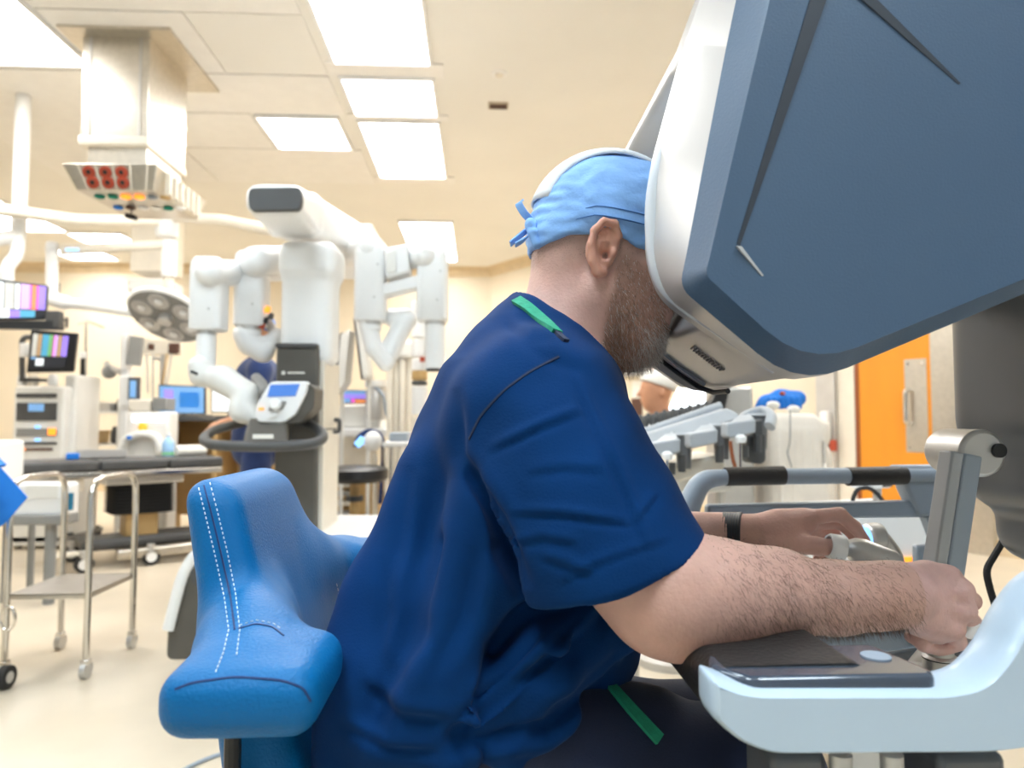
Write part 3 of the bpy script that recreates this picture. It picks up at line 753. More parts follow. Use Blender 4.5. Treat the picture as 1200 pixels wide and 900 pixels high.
# ears
for s in (-1, 1):
    E = lambda f, u, o: EARC+HF*(f-0.004)+HU*u+HS*((0.073+o)*s)
    b.ell(E(-0.004, 0.004, 0.006), (0.020, 0.010, 0.030), 0.006, AX)
    he = [E(0.012, 0.010, 0.006), E(0.013, 0.022, 0.012), E(0.005, 0.034, 0.017), E(-0.009, 0.033, 0.020), E(-0.018, 0.020, 0.021), E(-0.019, 0.002, 0.020), E(-0.013, -0.016, 0.017), E(-0.004, -0.028, 0.013), E(0.003, -0.026, 0.010)]
    b.chain(he, [.004, .0048, .0052, .0054, .0054, .0052, .0056, .0068, .006], 0.003)
    b.chain([E(-0.002, 0.022, 0.012), E(-0.009, 0.010, 0.014), E(-0.009, -0.004, 0.013), E(-0.002, -0.013, 0.011)], [.003, .0036, .0036, .003], 0.003)
    b.ell(E(0.000, -0.001, 0.021), (0.0085, 0.014, 0.0125), 0.002, AX, op='-'); b.ell(E(0.002, -0.004, 0.014), (0.005, 0.016, 0.006), 0.002, AX, op='-')
    b.chain([E(0.004, 0.026, 0.021), E(-0.006, 0.026, 0.024), E(-0.0135, 0.015, 0.025), E(-0.0145, 0.0, 0.024)], [.004, .0042, .0036, .003], 0.002, '-')
    b.ell(E(0.011, 0.000, 0.012), (0.005, 0.005, 0.007), 0.003, AX)                   # tragus

# --- near arm
ELN = P(778, 694, 0.665)
WRN = P(1052, 696, 0.745)
fa = [(778, 694, .668, .047), (812, 698, .675, .0475), (850, 699, .685, .0455), (910, 697, .705, .0395), (980, 700, .725, .0315), (1030, 698, .738, .0275), (1056, 696, .745, .0265)]
b.chain([SHN, P(690, 590, 0.71), P(745, 660, 0.68), P(772, 690, 0.666)], [0.060, 0.055, 0.050, 0.047], 0.03)
b.chain([P(x, y, Y) for x, y, Y, r in fa], [r for *_, r in fa], 0.03)
b.cap(P(775, 722, 0.662), P(790, 728, 0.667), 0.026, 0.026, 0.035)                     # elbow point
b.cap(P(830, 690, 0.672), P(900, 690, 0.70), 0.030, 0.024, 0.03)                       # forearm muscle
b.cap(P(1000, 699, 0.735), P(1056, 697, 0.748), 0.024, 0.0265, 0.02)
# hand: flat back of the hand towards the camera, thumb up, fingers curled away round the controller
hx_ = (P(1120, 702, .768)-P(1060, 696, .750)).normalized(); hz_ = Vector((0.05, 0.15, 1.0)); hz_ = (hz_-hx_*hz_.dot(hx_)).normalized(); hy_ = hz_.cross(hx_)
HC = P(1092, 703, .768)
b.rbox(HC, (0.034, 0.0175, 0.036), 0.016, 0.016, [hx_, hy_, hz_])
b.chain([P(1050, 696, .748), P(1072, 698, .758)], [.0265, .0235], 0.02)
b.chain([P(1056, 706, .750), P(1080, 722, .764), P(1098, 738, .772)], [.021, .0185, .0155], 0.012)
b.chain([P(1058, 684, .756), P(1085, 676, .776), P(1104, 674, .786)], [.018, .015, .012], 0.012)
fing = [  # mcp, pip, dip, tip
 [(1110, 676, .776), (1124, 686, .822), (1112, 697, .848), (1094, 700, .850)],
 [(1124, 692, .768), (1138, 704, .816), (1122, 714, .846), (1100, 716, .848)],
 [(1127, 714, .766), (1138, 729, .808), (1118, 741, .832), (1094, 740, .826)],
 [(1115, 736, .768), (1122, 752, .790), (1104, 760, .794), (1082, 756, .782)],
]
frr = [(.0118, .0108, .0095, .0084), (.0120, .0110, .0098, .0086), (.0116, .0108, .0095, .0084), (.0104, .0098, .0090, .0082)]
for q, r in zip(fing, frr): b.chain([P(*w) for w in q], r, 0.003)
for q, r in zip(fing, (.0125, .0132, .0128, .0112)): b.cap(P(*q[0])+Vector((-0.002, -0.004, 0)), P(*q[0])+Vector((0.002, -0.002, 0)), r, r, 0.006)
for q in fing: b.cap(P(1070, 699, .742), P(*q[0])+Vector((-0.010, -0.012, 0)), 0.002, 0.0042, 0.012)     # tendons
b.cap(P(1080, 750, .782), P(1068, 746, .790), 0.0085, 0.008, 0.004)
b.chain([P(1072, 682, .785), P(1092, 686, .826), P(1108, 698, .850)], [.016, .0125, .0095], 0.008)

# --- far arm (left), palm side towards the camera
ELF = P(742, 655, 1.20); WRF = P(872, 627, 1.115)
b.chain([SHF, P(690, 560, 1.19), ELF], [0.058, 0.052, 0.043], 0.03)
ffa = [(742, 655, 1.20, .043), (775, 640, 1.175, .043), (815, 630, 1.15, .035), (850, 627, 1.13, .0285), (880, 628, 1.112, .0275)]
b.chain([P(x, y, Y) for x, y, Y, r in ffa], [r for *_, r in ffa], 0.03)
# palm
b.chain([P(880, 626, 1.11), P(912, 618, 1.105), P(944, 610, 1.105)], [.027, .024, .018], 0.02)
b.chain([P(882, 634, 1.105), P(910, 634, 1.092), P(938, 637, 1.078)], [.025, .025, .0155], 0.016)     # thenar
b.chain([P(884, 628, 1.125), P(915, 622, 1.135), P(945, 620, 1.14)], [.024, .022, .017], 0.02)
# thumb, into the white loop
b.chain([P(930, 637, 1.080), P(958, 640, 1.066), P(980, 642, 1.060), P(996, 646, 1.058)], [.0155, .0128, .0118, .0100], 0.008)
ff2 = [
 [(946, 606, 1.105), (984, 603, 1.100), (1002, 618, 1.098), (1014, 634, 1.095)],
 [(948, 612, 1.125), (985, 612, 1.125), (1002, 628, 1.122), (1008, 644, 1.110)],
 [(946, 618, 1.140), (976, 624, 1.150), (988, 640, 1.142), (984, 650, 1.120)],
 [(940, 624, 1.150), (962, 634, 1.160), (966, 650, 1.148), (958, 655, 1.125)],
]
fr2 = [(.0125, .0112, .0098, .0084), (.0128, .0112, .0098, .0086), (.0122, .0108, .0094, .0084), (.0105, .0094, .0086, .0078)]
for q, r in zip(ff2, fr2): b.chain([P(*w) for w in q], r, 0.005)
b.cap(P(905, 625, 1.10), P(935, 615, 1.105), 0.022, 0.019, 0.02)

me = b.mesh('body')
co, nr = verts_np(me)
# ---- skin tone, beard shadow, stubble
def local(co):
    d = co-np.array(EARC); return d@np.array(HF), d@np.array(HU), d@np.array(HS)
fl, ul, sl = local(co)
head = (co[:, 2] > 1.05) & (co[:, 0] > P(600, 300, HY).x-0.02) & (np.abs(co[:, 1]-HY) < 0.115)
def sm(x, a, b2): t = np.clip((x-a)/(b2-a), 0, 1); return t*t*(3-2*t)
col = np.tile(np.array([0.70, 0.42, 0.345]), (len(co), 1))
arms = co[:, 2] < 1.02
col[arms] = (0.62, 0.365, 0.29)
hand = ((co[:, 0] > P(1060, 700, .75).x) & (co[:, 1] < 0.9))
col[hand] = (0.68, 0.42, 0.375)
fh = (co[:, 0] > P(885, 620, 1.11).x) & (co[:, 1] > 0.95) & arms
col[fh] = (0.68, 0.40, 0.33)
# reddish ears
earm = head & (np.abs(sl) > 0.079) & (np.abs(fl) < 0.03) & (np.abs(ul) < 0.045)
col[earm] = (0.70, 0.36, 0.26)
# beard: in front of a line from sideburn to jaw corner, below the cheek
line = 0.014+0.45*np.maximum(ul+0.01, 0)-0.10*np.minimum(ul+0.03, 0)*0
bm_ = sm(fl-line-0.02*np.sin(ul*120)*0.12, -0.004, 0.006)*sm(-ul, 0.004, 0.024)*sm(np.maximum(-(ul+0.02), fl*0+0.0)+0.02, 0, 0.02)
upper = sm(0.035+0.0*fl-ul-0.42*np.maximum(fl-0.02, 0)*0 - 0.035, -0.006, 0.012)
lower = sm(ul+0.150, 0, 0.02)
face = head & (ul < 0.02)
beard = np.where(face, sm(fl-line, -0.004, 0.008)*sm(0.008-ul-0.25*np.maximum(fl-0.03, 0), -0.004, 0.014)*lower, 0)
beard *= 1-np.clip(sm(np.abs(ul+0.053), 0.013, 0.006)*sm(fl, 0.09, 0.097), 0, 1)*0.8
jawb = np.where(head, sm(0.028-np.abs(sl), 0, 0.02), 0)
bc = np.array([0.44, 0.25, 0.18])
col = col*(1-beard[:, None]*0.75)+bc*beard[:, None]*0.75
nape = np.where(head, sm(ul, -0.035, 0.012)*sm(-fl, -0.045, -0.02)*sm(0.03-ul, -0.02, 0.02), 0)
temple = np.where(head, sm(ul, -0.002, 0.012)*sm(fl, 0.02, 0.032)*(fl < 0.075), 0)
st = np.clip(nape+temple, 0, 1)*(~earm)
col = col*(1-st[:, None]*0.42)+np.array([0.24, 0.20, 0.17])*st[:, None]*0.42
set_col(me, col)
body = link('body', me, M['skin'], man, ang=180)

rg = np.random.RandomState(3)
def pick(mask, n, weight=None):
    idx = np.nonzero(mask)[0]
    w = None if weight is None else weight[idx]/weight[idx].sum()
    return rg.choice(idx, n, replace=True, p=w)
vis = (nr[:, 1] < 0.35)
# beard hair, grey on the chin
i = pick((beard > 0.30), 8000, beard)
base = co[i]+rg.normal(0, 0.0012, (len(i), 3)); n = nr[i]
flow = np.array(HF)*0.25-np.array(HU)*0.95
greyw = sm(fl[i], 0.045, 0.085)*sm(-ul[i], 0.055, 0.09)
t = rg.rand(len(i))
cb = np.where((t < 0.30+0.65*greyw)[:, None], np.array([0.62, 0.59, 0.57]), np.array([0.30, 0.165, 0.10]))*(0.6+0.8*rg.rand(len(i), 1))
strands('beard', base, n, np.tile(flow, (len(i), 1)), (0.005+0.008*rg.rand(len(i)))*(0.6+0.9*sm(-ul[i], 0.03, 0.1)), 0.00025, cb, M['hair'], man, lift=0.75, curl=0.35, seed=4)
# cropped hair below the cap
i = pick(st > 0.4, 4200, st)
strands('cropped_hair', co[i]+rg.normal(0, 0.001, (len(i), 3)), nr[i], np.tile(-np.array(HU)*0.6-np.array(HF)*0.3, (len(i), 1)), 0.0022+0.002*rg.rand(len(i)), 0.00018, np.tile([0.16, 0.12, 0.09], (len(i), 1))*(0.6+0.8*rg.rand(len(i), 1)), M['hair'], man, lift=0.8, curl=0.3, seed=5)
# forearm hair
xa, xb = P(800, 690, .67).x, P(1062, 690, .745).x
am = (co[:, 1] < 0.80) & (co[:, 0] > xa) & (co[:, 0] < xb) & (co[:, 2] < 1.0)
wgt = np.where(am, sm(co[:, 0], xa, xa+0.06)*(1-0.5*sm(co[:, 0], xb-0.04, xb)), 0)+1e-6
i = pick(am, 8500, wgt)
fl_arm = np.array([0.30, -0.1, -0.85])
strands('arm_hair', co[i]+rg.normal(0, 0.0015, (len(i), 3)), nr[i], np.tile(fl_arm, (len(i), 1)), 0.006+0.009*rg.rand(len(i)), 0.00013, np.tile([0.12, 0.06, 0.032], (len(i), 1))*(0.5+0.9*rg.rand(len(i), 1)), M['hair'], man, lift=0.28, curl=0.32, seed=6)
xa2, xb2 = P(790, 620, 1.17).x, P(850, 620, 1.13).x
am = (co[:, 1] > 1.0) & (co[:, 0] > xa2) & (co[:, 0] < xb2+0.03) & (co[:, 2] < 1.0)
i = pick(am, 900)
strands('arm_hair', co[i], nr[i], np.tile(fl_arm, (len(i), 1)), 0.006+0.008*rg.rand(len(i)), 0.00012, np.tile([0.13, 0.065, 0.035], (len(i), 1)), M['hair'], man, lift=0.25, curl=0.3, seed=8)

# ---- scrub top
t = Field((-0.34, 0.58, 0.55), (0.34, 1.34, 1.27), 0.0036)
rows = [(300, 628, 672, .03, .03), (352, 605, 672, .06, .06), (382, 566, 690, .09, .11), (430, 522, 712, 0, .165), (480, 499, 726, 0, .185), (520, 483, 738, 0, .192), (610, 457, 748, 0, .197), (690, 432, 748, 0, .195), (760, 410, 738, 0, .195), (820, 396, 706, 0, .197), (860, 389, 688, 0, .20), (900, 388, 684, 0, .20), (960, 392, 690, 0, .20)]
zz = []; cx = []; aa = []; bb = []
for y, x0, x1, _, hw in rows[::-1]:
    p0 = P(x0, y, HY); p1 = P(x1, y, HY); zz.append(p0.z); cx.append((p0.x+p1.x)/2); aa.append((p1.x-p0.x)/2); bb.append(hw)
def torso(X, Y, Z):
    z1 = Z.ravel(); c = np.interp(z1, zz, cx)[None, None, :]; a = np.interp(z1, zz, aa)[None, None, :]; w = np.interp(z1, zz, bb)[None, None, :]
    u = np.abs((X-c)/a); v = np.abs((Y-HY)/w); pw = 2.3
    q = (u**pw+v**pw)**(1/pw)
    return (q-1)*np.minimum(a, w)*0.9
zhem = P(380, 893, HY).z
t.put(torso, (-0.36, 0.6, zhem), (0.36, 1.3, 1.24), 0.0)
t.cap(P(650, 400, HY)+Vector((-0.012, 0, -0.035)), SHN+Vector((-0.005, 0.0, -0.005)), 0.075, 0.078, 0.06); t.cap(P(650, 400, HY)+Vector((-0.012, 0, -0.035)), SHF, 0.075, 0.078, 0.06)
HEMN = (P(632, 703, .71)+P(808, 634, .69))/2
t.chain([SHN+Vector((0, -0.004, 0)), P(672, 580, .722), P(716, 662, .700), P(770, 735, .68)], [.082, .083, .080, .080], 0.05)
t.chain([SHF, P(680, 560, 1.17), P(735, 655, 1.19)], [.08, .078, .076], 0.05)
# drape folds: broad soft ridges and narrow creases
def fold(pts, r, k, op='+'): t.chain([P(*p) for p in pts], r, k, op)
fold([(500, 560, .82), (462, 700, .790), (436, 800, .765), (424, 880, .755)], [.012, .028, .033, .03], 0.06)
fold([(570, 560, .735), (560, 660, .722), (520, 760, .712), (470, 850, .712)], [.012, .018, .022, .02], 0.05)
fold([(740, 700, .745), (640, 770, .705), (560, 830, .70), (525, 880, .70)], [.012, .02, .022, .018], 0.035)
fold([(735, 745, .76), (650, 820, .712), (600, 880, .705)], [.014, .02, .02], 0.03)
fold([(720, 715, .735), (640, 790, .689), (540, 868, .676)], [.006, .009, .008], 0.022, '-')
fold([(725, 775, .735), (660, 840, .69), (620, 890, .685)], [.006, .008, .008], 0.02, '-')
fold([(520, 640, .722), (480, 740, .700), (440, 840, .695)], [.004, .007, .006], 0.03, '-')
fold([(560, 560, .700), (600, 650, .690), (650, 740, .700)], [.010, .012, .010], 0.02, '-')   # armpit shadow line
fold([(660, 432, .79), (690, 455, .735), (715, 500, .70)], [.008, .010, .006], 0.02)
# sleeve hems: cut along the hem line, hollow it round the arm
def plane_cut(a, b2, y_axis, keep, lo, hi):
    nn = np.cross(np.array(b2-a), np.array(y_axis)); nn /= np.linalg.norm(nn)
    if nn@(np.array(keep)-np.array(a)) > 0: nn = -nn
    A = np.array(a)
    t.put(lambda X, Y, Z: -((X-A[0])*nn[0]+(Y-A[1])*nn[1]+(Z-A[2])*nn[2]), lo, hi, 0.0, '-')
a_ = P(632, 703, .70); b_ = P(808, 634, .70)
# only the region below the sleeve and in front of the flank is cut
def sleeve_cut(X, Y, Z):
    nn = np.cross(np.array(b_-a_), np.array((0, 1, 0.0))); nn /= np.linalg.norm(nn)
    if nn@(np.array(SHN)-np.array(a_)) > 0: nn = -nn
    d1 = (X-a_.x)*nn[0]+(Y-a_.y)*nn[1]+(Z-a_.z)*nn[2]
    return np.maximum(-d1, Y-0.775)
t.put(sleeve_cut, (0.02, 0.60, 0.6), (0.33, 0.775, 1.0), 0.007, '-')
t.put(torso, (-0.36, 0.6, zhem), (0.36, 1.3, 1.2), 0.012)
fold([(740, 700, .745), (640, 770, .705), (560, 830, .70), (525, 880, .70)], [.012, .02, .022, .018], 0.035)
fold([(720, 715, .735), (640, 790, .689), (540, 868, .676)], [.006, .009, .008], 0.022, '-')
fold([(735, 745, .76), (650, 820, .712), (600, 880, .705)], [.014, .02, .02], 0.03)
fold([(725, 775, .735), (660, 840, .69), (620, 890, .685)], [.006, .008, .008], 0.02, '-')
fold([(500, 560, .82), (462, 700, .790), (436, 800, .765), (424, 880, .755)], [.012, .028, .033, .03], 0.06)
fold([(560, 600, .725), (540, 700, .722), (500, 790, .712), (455, 860, .712)], [.010, .016, .020, .018], 0.05)
fold([(520, 640, .722), (480, 740, .690), (440, 840, .685)], [.004, .007, .006], 0.03, '-')
t.chain([P(690, 600, .712), P(745, 668, .682), P(800, 740, .66)], [.056, .058, .064], 0.006, '-')     # hollow sleeve
t.put(lambda X, Y, Z: np.broadcast_to(Z-zhem, np.broadcast_shapes(X.shape, Y.shape, Z.shape)), (-0.36, 0.58, 0.5), (0.36, 1.34, zhem), 0.0, '-')
# neckline opening
na = P(600, 341, HY); nb2 = P(702, 430, HY); nq = Vector((-(nb2-na).z, 0, (nb2-na).x)).normalized()
if nq.z < 0: nq = -nq
t.put(lambda X, Y, Z: np.maximum(np.maximum(-((X-na.x)*nq.x+(Z-na.z)*nq.z)+0*Y, np.abs(Y-HY)-0.125), (na.x-0.005)-X+0*Y+0*Z), (-0.1, 0.78, 1.0), (0.3, 1.08, 1.27), 0.006, '-')
t.chain([P(668, 352, HY), P(700, 395, HY)], [0.068, 0.075], 0.006, '-')
t.chain([P(650, 330, HY), P(660, 372, HY)], [0.058, 0.062], 0.006, '-')
me = relax(t.mesh('scrub_top'), 1)
# fine weave of small folds
co2, nr2 = verts_np(me)
w = (np.sin(co2[:, 0]*38+co2[:, 2]*61+3*np.sin(co2[:, 2]*11))+np.sin(co2[:, 0]*-71+co2[:, 2]*45+co2[:, 1]*30+2*np.sin(co2[:, 0]*17)))
d2 = (co2-np.array((0, 0, CAM_H)))@np.array(CAM_R)
vx = 600-FPX*d2[:, 0]/d2[:, 2]; vy = 450+FPX*d2[:, 1]/d2[:, 2]
disp = w*0.0008; near = (co2[:, 1] < 0.90) & (nr2[:, 1] < 0.2)
def crease(pts, wd, depth, ridge=0.8):
    """a pressed fold: a groove with a soft ridge along one side, fading at both ends"""
    global disp
    best = np.full(len(co2), 1e9); side = np.zeros(len(co2)); par = np.zeros(len(co2)); L = [0]
    for a, b in zip(pts[:-1], pts[1:]): L.append(L[-1]+math.hypot(b[0]-a[0], b[1]-a[1]))
    for j, (a, b) in enumerate(zip(pts[:-1], pts[1:])):
        ax_, ay_ = b[0]-a[0], b[1]-a[1]; l2 = ax_*ax_+ay_*ay_
        tt = np.clip(((vx-a[0])*ax_+(vy-a[1])*ay_)/l2, 0, 1); ex = vx-a[0]-tt*ax_; ey = vy-a[1]-tt*ay_; dd = np.hypot(ex, ey)
        u = dd < best; best[u] = dd[u]; side[u] = np.sign(ex*ay_-ey*ax_)[u]; par[u] = ((L[j]+tt*math.sqrt(l2))/L[-1])[u]
    fade = np.clip(np.minimum(par, 1-par)*5, 0, 1)**0.7*near
    sd_ = best*side
    disp = disp+fade*(-depth*np.exp(-(best/wd)**2)+ridge*depth*np.exp(-((sd_-1.7*wd)/(1.5*wd))**2))
crease([(572, 533), (624, 509), (687, 484)], 4.5, 0.0030)
crease([(598, 605), (655, 606), (741, 618)], 4.5, 0.0032)
crease([(603, 642), (636, 634), (678, 641)], 5, 0.0026)
crease([(632, 655), (694, 678)], 5, 0.0028)
crease([(667, 436), (702, 517), (733, 583), (755, 648)], 4.5, 0.0034)
crease([(745, 618), (774, 580)], 4, 0.0022)
crease([(615, 560), (660, 552), (710, 558)], 6, 0.0018)
crease([(650, 690), (700, 664), (790, 634)], 4, 0.0018)
crease([(535, 455), (538, 533), (585, 607), (620, 690)], 9, 0.008, 0.5)
crease([(640, 728), (590, 790), (522, 868)], 10, 0.010)
crease([(690, 712), (630, 778), (545, 842)], 9, 0.008)
crease([(712, 800), (640, 852), (540, 872)], 9, 0.010)
crease([(448, 650), (452, 720), (440, 800)], 10, 0.005)
crease([(505, 560), (500, 650), (470, 760), (430, 850)], 14, 0.006)
crease([(560, 640), (545, 720), (505, 800)], 12, 0.006)
crease([(480, 545), (470, 620), (455, 700)], 10, 0.004)
crease([(590, 380), (620, 398), (650, 402)], 6, 0.0024)
crease([(600, 395), (640, 418), (690, 440)], 8, 0.0026)
crease([(420, 800), (470, 840), (530, 850)], 9, 0.005)
crease([(395, 850), (450, 878), (520, 884)], 7, 0.004)
me.vertices.foreach_set('co', (co2+nr2*disp[:, None]).astype(np.float32).ravel()); me.update()
top = link('scrub_top', me, M['scrubs'], man, ang=180)
from mathutils.bvhtree import BVHTree
def bvh_of(o):
    off = origin_of(o); mm = o.data
    return BVHTree.FromPolygons([v.co+off for v in mm.vertices], [tuple(p.vertices) for p in mm.polygons])
def hit(bv, px, py, off=0.0):
    d = (CAM_R @ Vector(((px-600)/FPX, -(py-450)/FPX, -1.0))).normalized()
    loc, n, i, dist = bv.ray_cast(Vector((0, 0, CAM_H)), d)
    if loc is None: return None, None
    if n.dot(d) > 0: n = -n
    return loc+n*off, n
def surf_ribbon(name, bv, pxs, w, th, m, parent, n=6):
    pts = []; nn = []
    for j in range(len(pxs)-1):
        for k in range(n+(1 if j == len(pxs)-2 else 0)):
            u = k/n; l, q = hit(bv, pxs[j][0]*(1-u)+pxs[j+1][0]*u, pxs[j][1]*(1-u)+pxs[j+1][1]*u, th*0.4)
            if l is not None and (not pts or (l-pts[-1]).length < 0.05): pts.append(l); nn.append(q)
    for _ in range(2):
        pts = [pts[0]]+[(pts[i-1]+pts[i]*2+pts[i+1])/4 for i in range(1, len(pts)-1)]+[pts[-1]]
    rings = []
    for j, p in enumerate(pts):
        d = (pts[min(j+1, len(pts)-1)]-pts[max(j-1, 0)]).normalized(); q = (nn[j]-d*nn[j].dot(d)).normalized(); v = d.cross(q)
        rings.append([p+v*w/2+q*th/2, p+v*w/2-q*th/2, p-v*w/2-q*th/2, p-v*w/2+q*th/2])
    return MB().loft(rings).build(name, m, parent)
# green ribbed neckband, following the opening
nb = [(603, 347, .93), (612, 352, .885), (632, 368, .855), (655, 387, .846)]
def ribbon(name, pts, w, th, m, parent, up):
    pts = [Vector(p) for p in pts]; mb = MB(); rings = []
    for j, p in enumerate(pts):
        d = (pts[min(j+1, len(pts)-1)]-pts[max(j-1, 0)]).normalized(); u = Vector(up[j] if isinstance(up, list) else up); u = (u-d*u.dot(d)).normalized(); v = d.cross(u)
        rings.append([p+u*w/2+v*th/2, p+u*w/2-v*th/2, p-u*w/2-v*th/2, p-u*w/2+v*th/2])
    return mb.loft(rings).build(name, m, parent, bevel=0)
def smooth_path(pts, n=5, it=3):
    out = []
    for i in range(len(pts)-1):
        for k in range(n): out.append(Vector(pts[i]).lerp(Vector(pts[i+1]), k/n))
    out.append(Vector(pts[-1]))
    for _ in range(it): out = [out[0]]+[(out[i-1]+out[i]*2+out[i+1])/4 for i in range(1, len(out)-1)]+[out[-1]]
    return out
bv = bvh_of(top)
surf_ribbon('neckband', bv, [(606, 353), (618, 361), (635, 376), (652, 391)], 0.013, 0.005, M['greentrim'], man)
surf_ribbon('neckband_edge', bv, [(652, 391), (657, 396), (663, 401)], 0.007, 0.004, M['scrubdark'], man)
surf_ribbon('shoulder_seam', bv, [(655, 418), (620, 436), (590, 458), (563, 487), (550, 515)], 0.0022, 0.0015, M['scrubdark'], man)

# ---- trousers
tr = Field((-0.30, 0.60, 0.05), (0.62, 1.32, 0.84), 0.0065)
HPN = P(520, 930, .83); HPF = P(545, 905, 1.04)
KN = P(880, 915, .80); KF = P(872, 858, 1.08)
tr.rbox((HPN.x+0.02, HY, 0.66), (0.14, 0.19, 0.10), 0.08, 0.0)
tr.chain([HPN, HPN.lerp(KN, .5), KN], [.105, .098, .075], 0.04)
tr.chain([HPF, HPF.lerp(KF, .5), KF], [.105, .098, .078], 0.04)
FN = Vector((KN.x+0.06, KN.y+0.02, 0.12)); FF = Vector((KF.x+0.05, KF.y, 0.12))
tr.chain([KN, KN.lerp(FN, .5), FN], [.075, .068, .060], 0.04); tr.chain([KF, KF.lerp(FF, .5), FF], [.078, .068, .060], 0.04)
tr.cap(P(600, 860, .745), P(760, 850, .80), 0.05, 0.035, 0.05)
trs = link('scrub_trousers', relax(tr.mesh('scrub_trousers'), 2), M['scrubdark'], man, ang=180)
surf_ribbon('pocket_trim', bvh_of(trs), [(708, 797), (738, 831), (772, 867)], 0.013, 0.005, M['greentrim'], man)
for Fp in (FN, FF):
    sh = Field((Fp.x-0.12, Fp.y-0.08, 0.0), (Fp.x+0.24, Fp.y+0.08, 0.16), 0.006)
    sh.chain([Fp+Vector((-0.03, 0, -0.06)), Fp+Vector((0.06, 0, -0.075)), Fp+Vector((0.15, 0, -0.082))], [.048, .046, .040], 0.03); sh.cap(Fp, Fp+Vector((0, 0, -0.05)), 0.045, 0.048, 0.03)
    sh.put(lambda X, Y, Z: np.broadcast_to(Z-0.018, np.broadcast_shapes(X.shape, Y.shape, Z.shape)), (Fp.x-0.2, Fp.y-0.1, 0), (Fp.x+0.3, Fp.y+0.1, 0.018), 0.0, '-')
    link('shoe', relax(sh.mesh('shoe'), 1), M['dgrey'], man, ang=180)

# ---- cap with tied tapes
cp = Field((EARC.x-0.16, 0.80, 1.16), (EARC.x+0.16, 1.06, 1.44), 0.0028)
cp.ell(H(0.008, 0.052), (0.101, 0.0885, 0.102), 0.0, AX)
cp.ell(H(-0.040, 0.045), (0.052, 0.070, 0.078), 0.03, AX)
cp.ell(H(-0.040, 0.012), (0.052, 0.069, 0.060), 0.02, AX)
cp.ell(H(0.045, 0.062), (0.065, 0.070, 0.080), 0.03, AX)
# trim below the brim line (rises over the ear)
cu = np.array(HU); ce = np.array(EARC); cf = np.array(HF)
def brim(X, Y, Z):
    f_ = (X-ce[0])*cf[0]+(Z-ce[2])*cf[2]; u_ = (X-ce[0])*cu[0]+(Z-ce[2])*cu[2]
    return u_-(0.016+0.010*np.exp(-((f_-0.0)/0.022)**2)-0.024*np.clip((-f_-0.05)/0.05, 0, 1)-0.008*np.clip((f_-0.02)/0.06, 0, 1))
cp.put(lambda X, Y, Z: brim(X, Y, Z)*0.9+0*Y, (EARC.x-0.16, 0.80, 1.16), (EARC.x+0.16, 1.06, 1.44), 0.003, '-')
cp.ell(H(0.008, 0.046), (0.094, 0.081, 0.096), 0.002, AX, op='-')
me = cp.mesh('surgical_cap')
cc, cn_ = verts_np(me); f2, u2, s2 = (cc-ce)@cf, (cc-ce)@cu, (cc-ce)@np.array(HS)
band = np.exp(-((u2-(0.045-0.03*np.clip((-f2-0.03)/0.07, 0, 1)))/0.0075)**2)
edge = 1-0.0*band
wr = np.sin(f2*90+u2*140+2.5*np.sin(u2*60+s2*40))*0.5+np.sin(f2*-60+u2*210+np.sin(f2*80)*2)*0.4+np.sin(s2*150+f2*120)*0.3
pinch = np.exp(-((f2+0.095)/0.03)**2)*np.sin(u2*420)*0.8
me.vertices.foreach_set('co', (cc+cn_*((wr*0.0016+pinch*0.0016)*(1-0.8*band)+band*0.0022)[:, None]).astype(np.float32).ravel()); me.update()
cap_o = link('surgical_cap', me, M['capblue'], man, ang=180)
# rim highlight painted on: a thin white strip over the cap's middle
rings = []
for k in range(25):
    a = math.radians(28+k*6.0)            # from front over the top to the back
    row = []
    for j in range(9):
        s_ = (j-4)/4*0.050
        rr = math.sqrt(max(0, 1-(s_/0.0885)**2))
        p = H(0.008, 0.052)+HF*(math.cos(a)*0.1075*rr)+HU*(math.sin(a)*0.1075*rr)+HS*s_
        if math.cos(a) < 0: p += HF*(-0.004*abs(math.cos(a)))
        row.append(p)
    rings.append(row)
mb = MB(); nv = 9
mb.add([p for r in rings for p in r], [[i*nv+j, i*nv+j+1, (i+1)*nv+j+1, (i+1)*nv+j] for i in range(24) for j in range(8)])
cw = mb.build('crown_highlight', M['capwhite'], man)
sd = cw.modifiers.new('thick', 'SOLIDIFY'); sd.thickness = 0.003; sd.offset = 0
# knot and tapes
kn = Field((EARC.x-0.22, 0.82, 1.18), (EARC.x-0.04, 1.0, 1.36), 0.0022)
K0 = P(622, 263, .890)
kn.ell(K0, (0.008, 0.007, 0.009), 0.002); kn.ell(K0+Vector((0.004, -0.002, -0.011)), (0.008, 0.007, 0.006), 0.002)
kn.cap(K0+Vector((-0.003, 0, -0.004)), K0+Vector((0.008, -0.002, -0.026)), 0.004, 0.007, 0.003)
link('tie_knot', kn.mesh('tie_knot'), M['capblue'], man, ang=180)
ribbon('tie_tape', smooth_path([P(624, 260, .905), P(614, 250, .90), P(607, 238, .90), P(611, 236, .905)]), 0.010, 0.002, M['capblue'], man, (0.8, -0.5, 0.5))
ribbon('tie_tape', smooth_path([P(622, 267, .905), P(612, 274, .90), P(598, 286, .895)]), 0.010, 0.002, M['capblue'], man, (0.5, -0.3, 0.8))
ribbon('tie_tape', smooth_path([P(624, 270, .905), P(616, 280, .895), P(604, 287, .89)]), 0.008, 0.002, M['capblue'], man, (0.6, -0.2, 0.7))
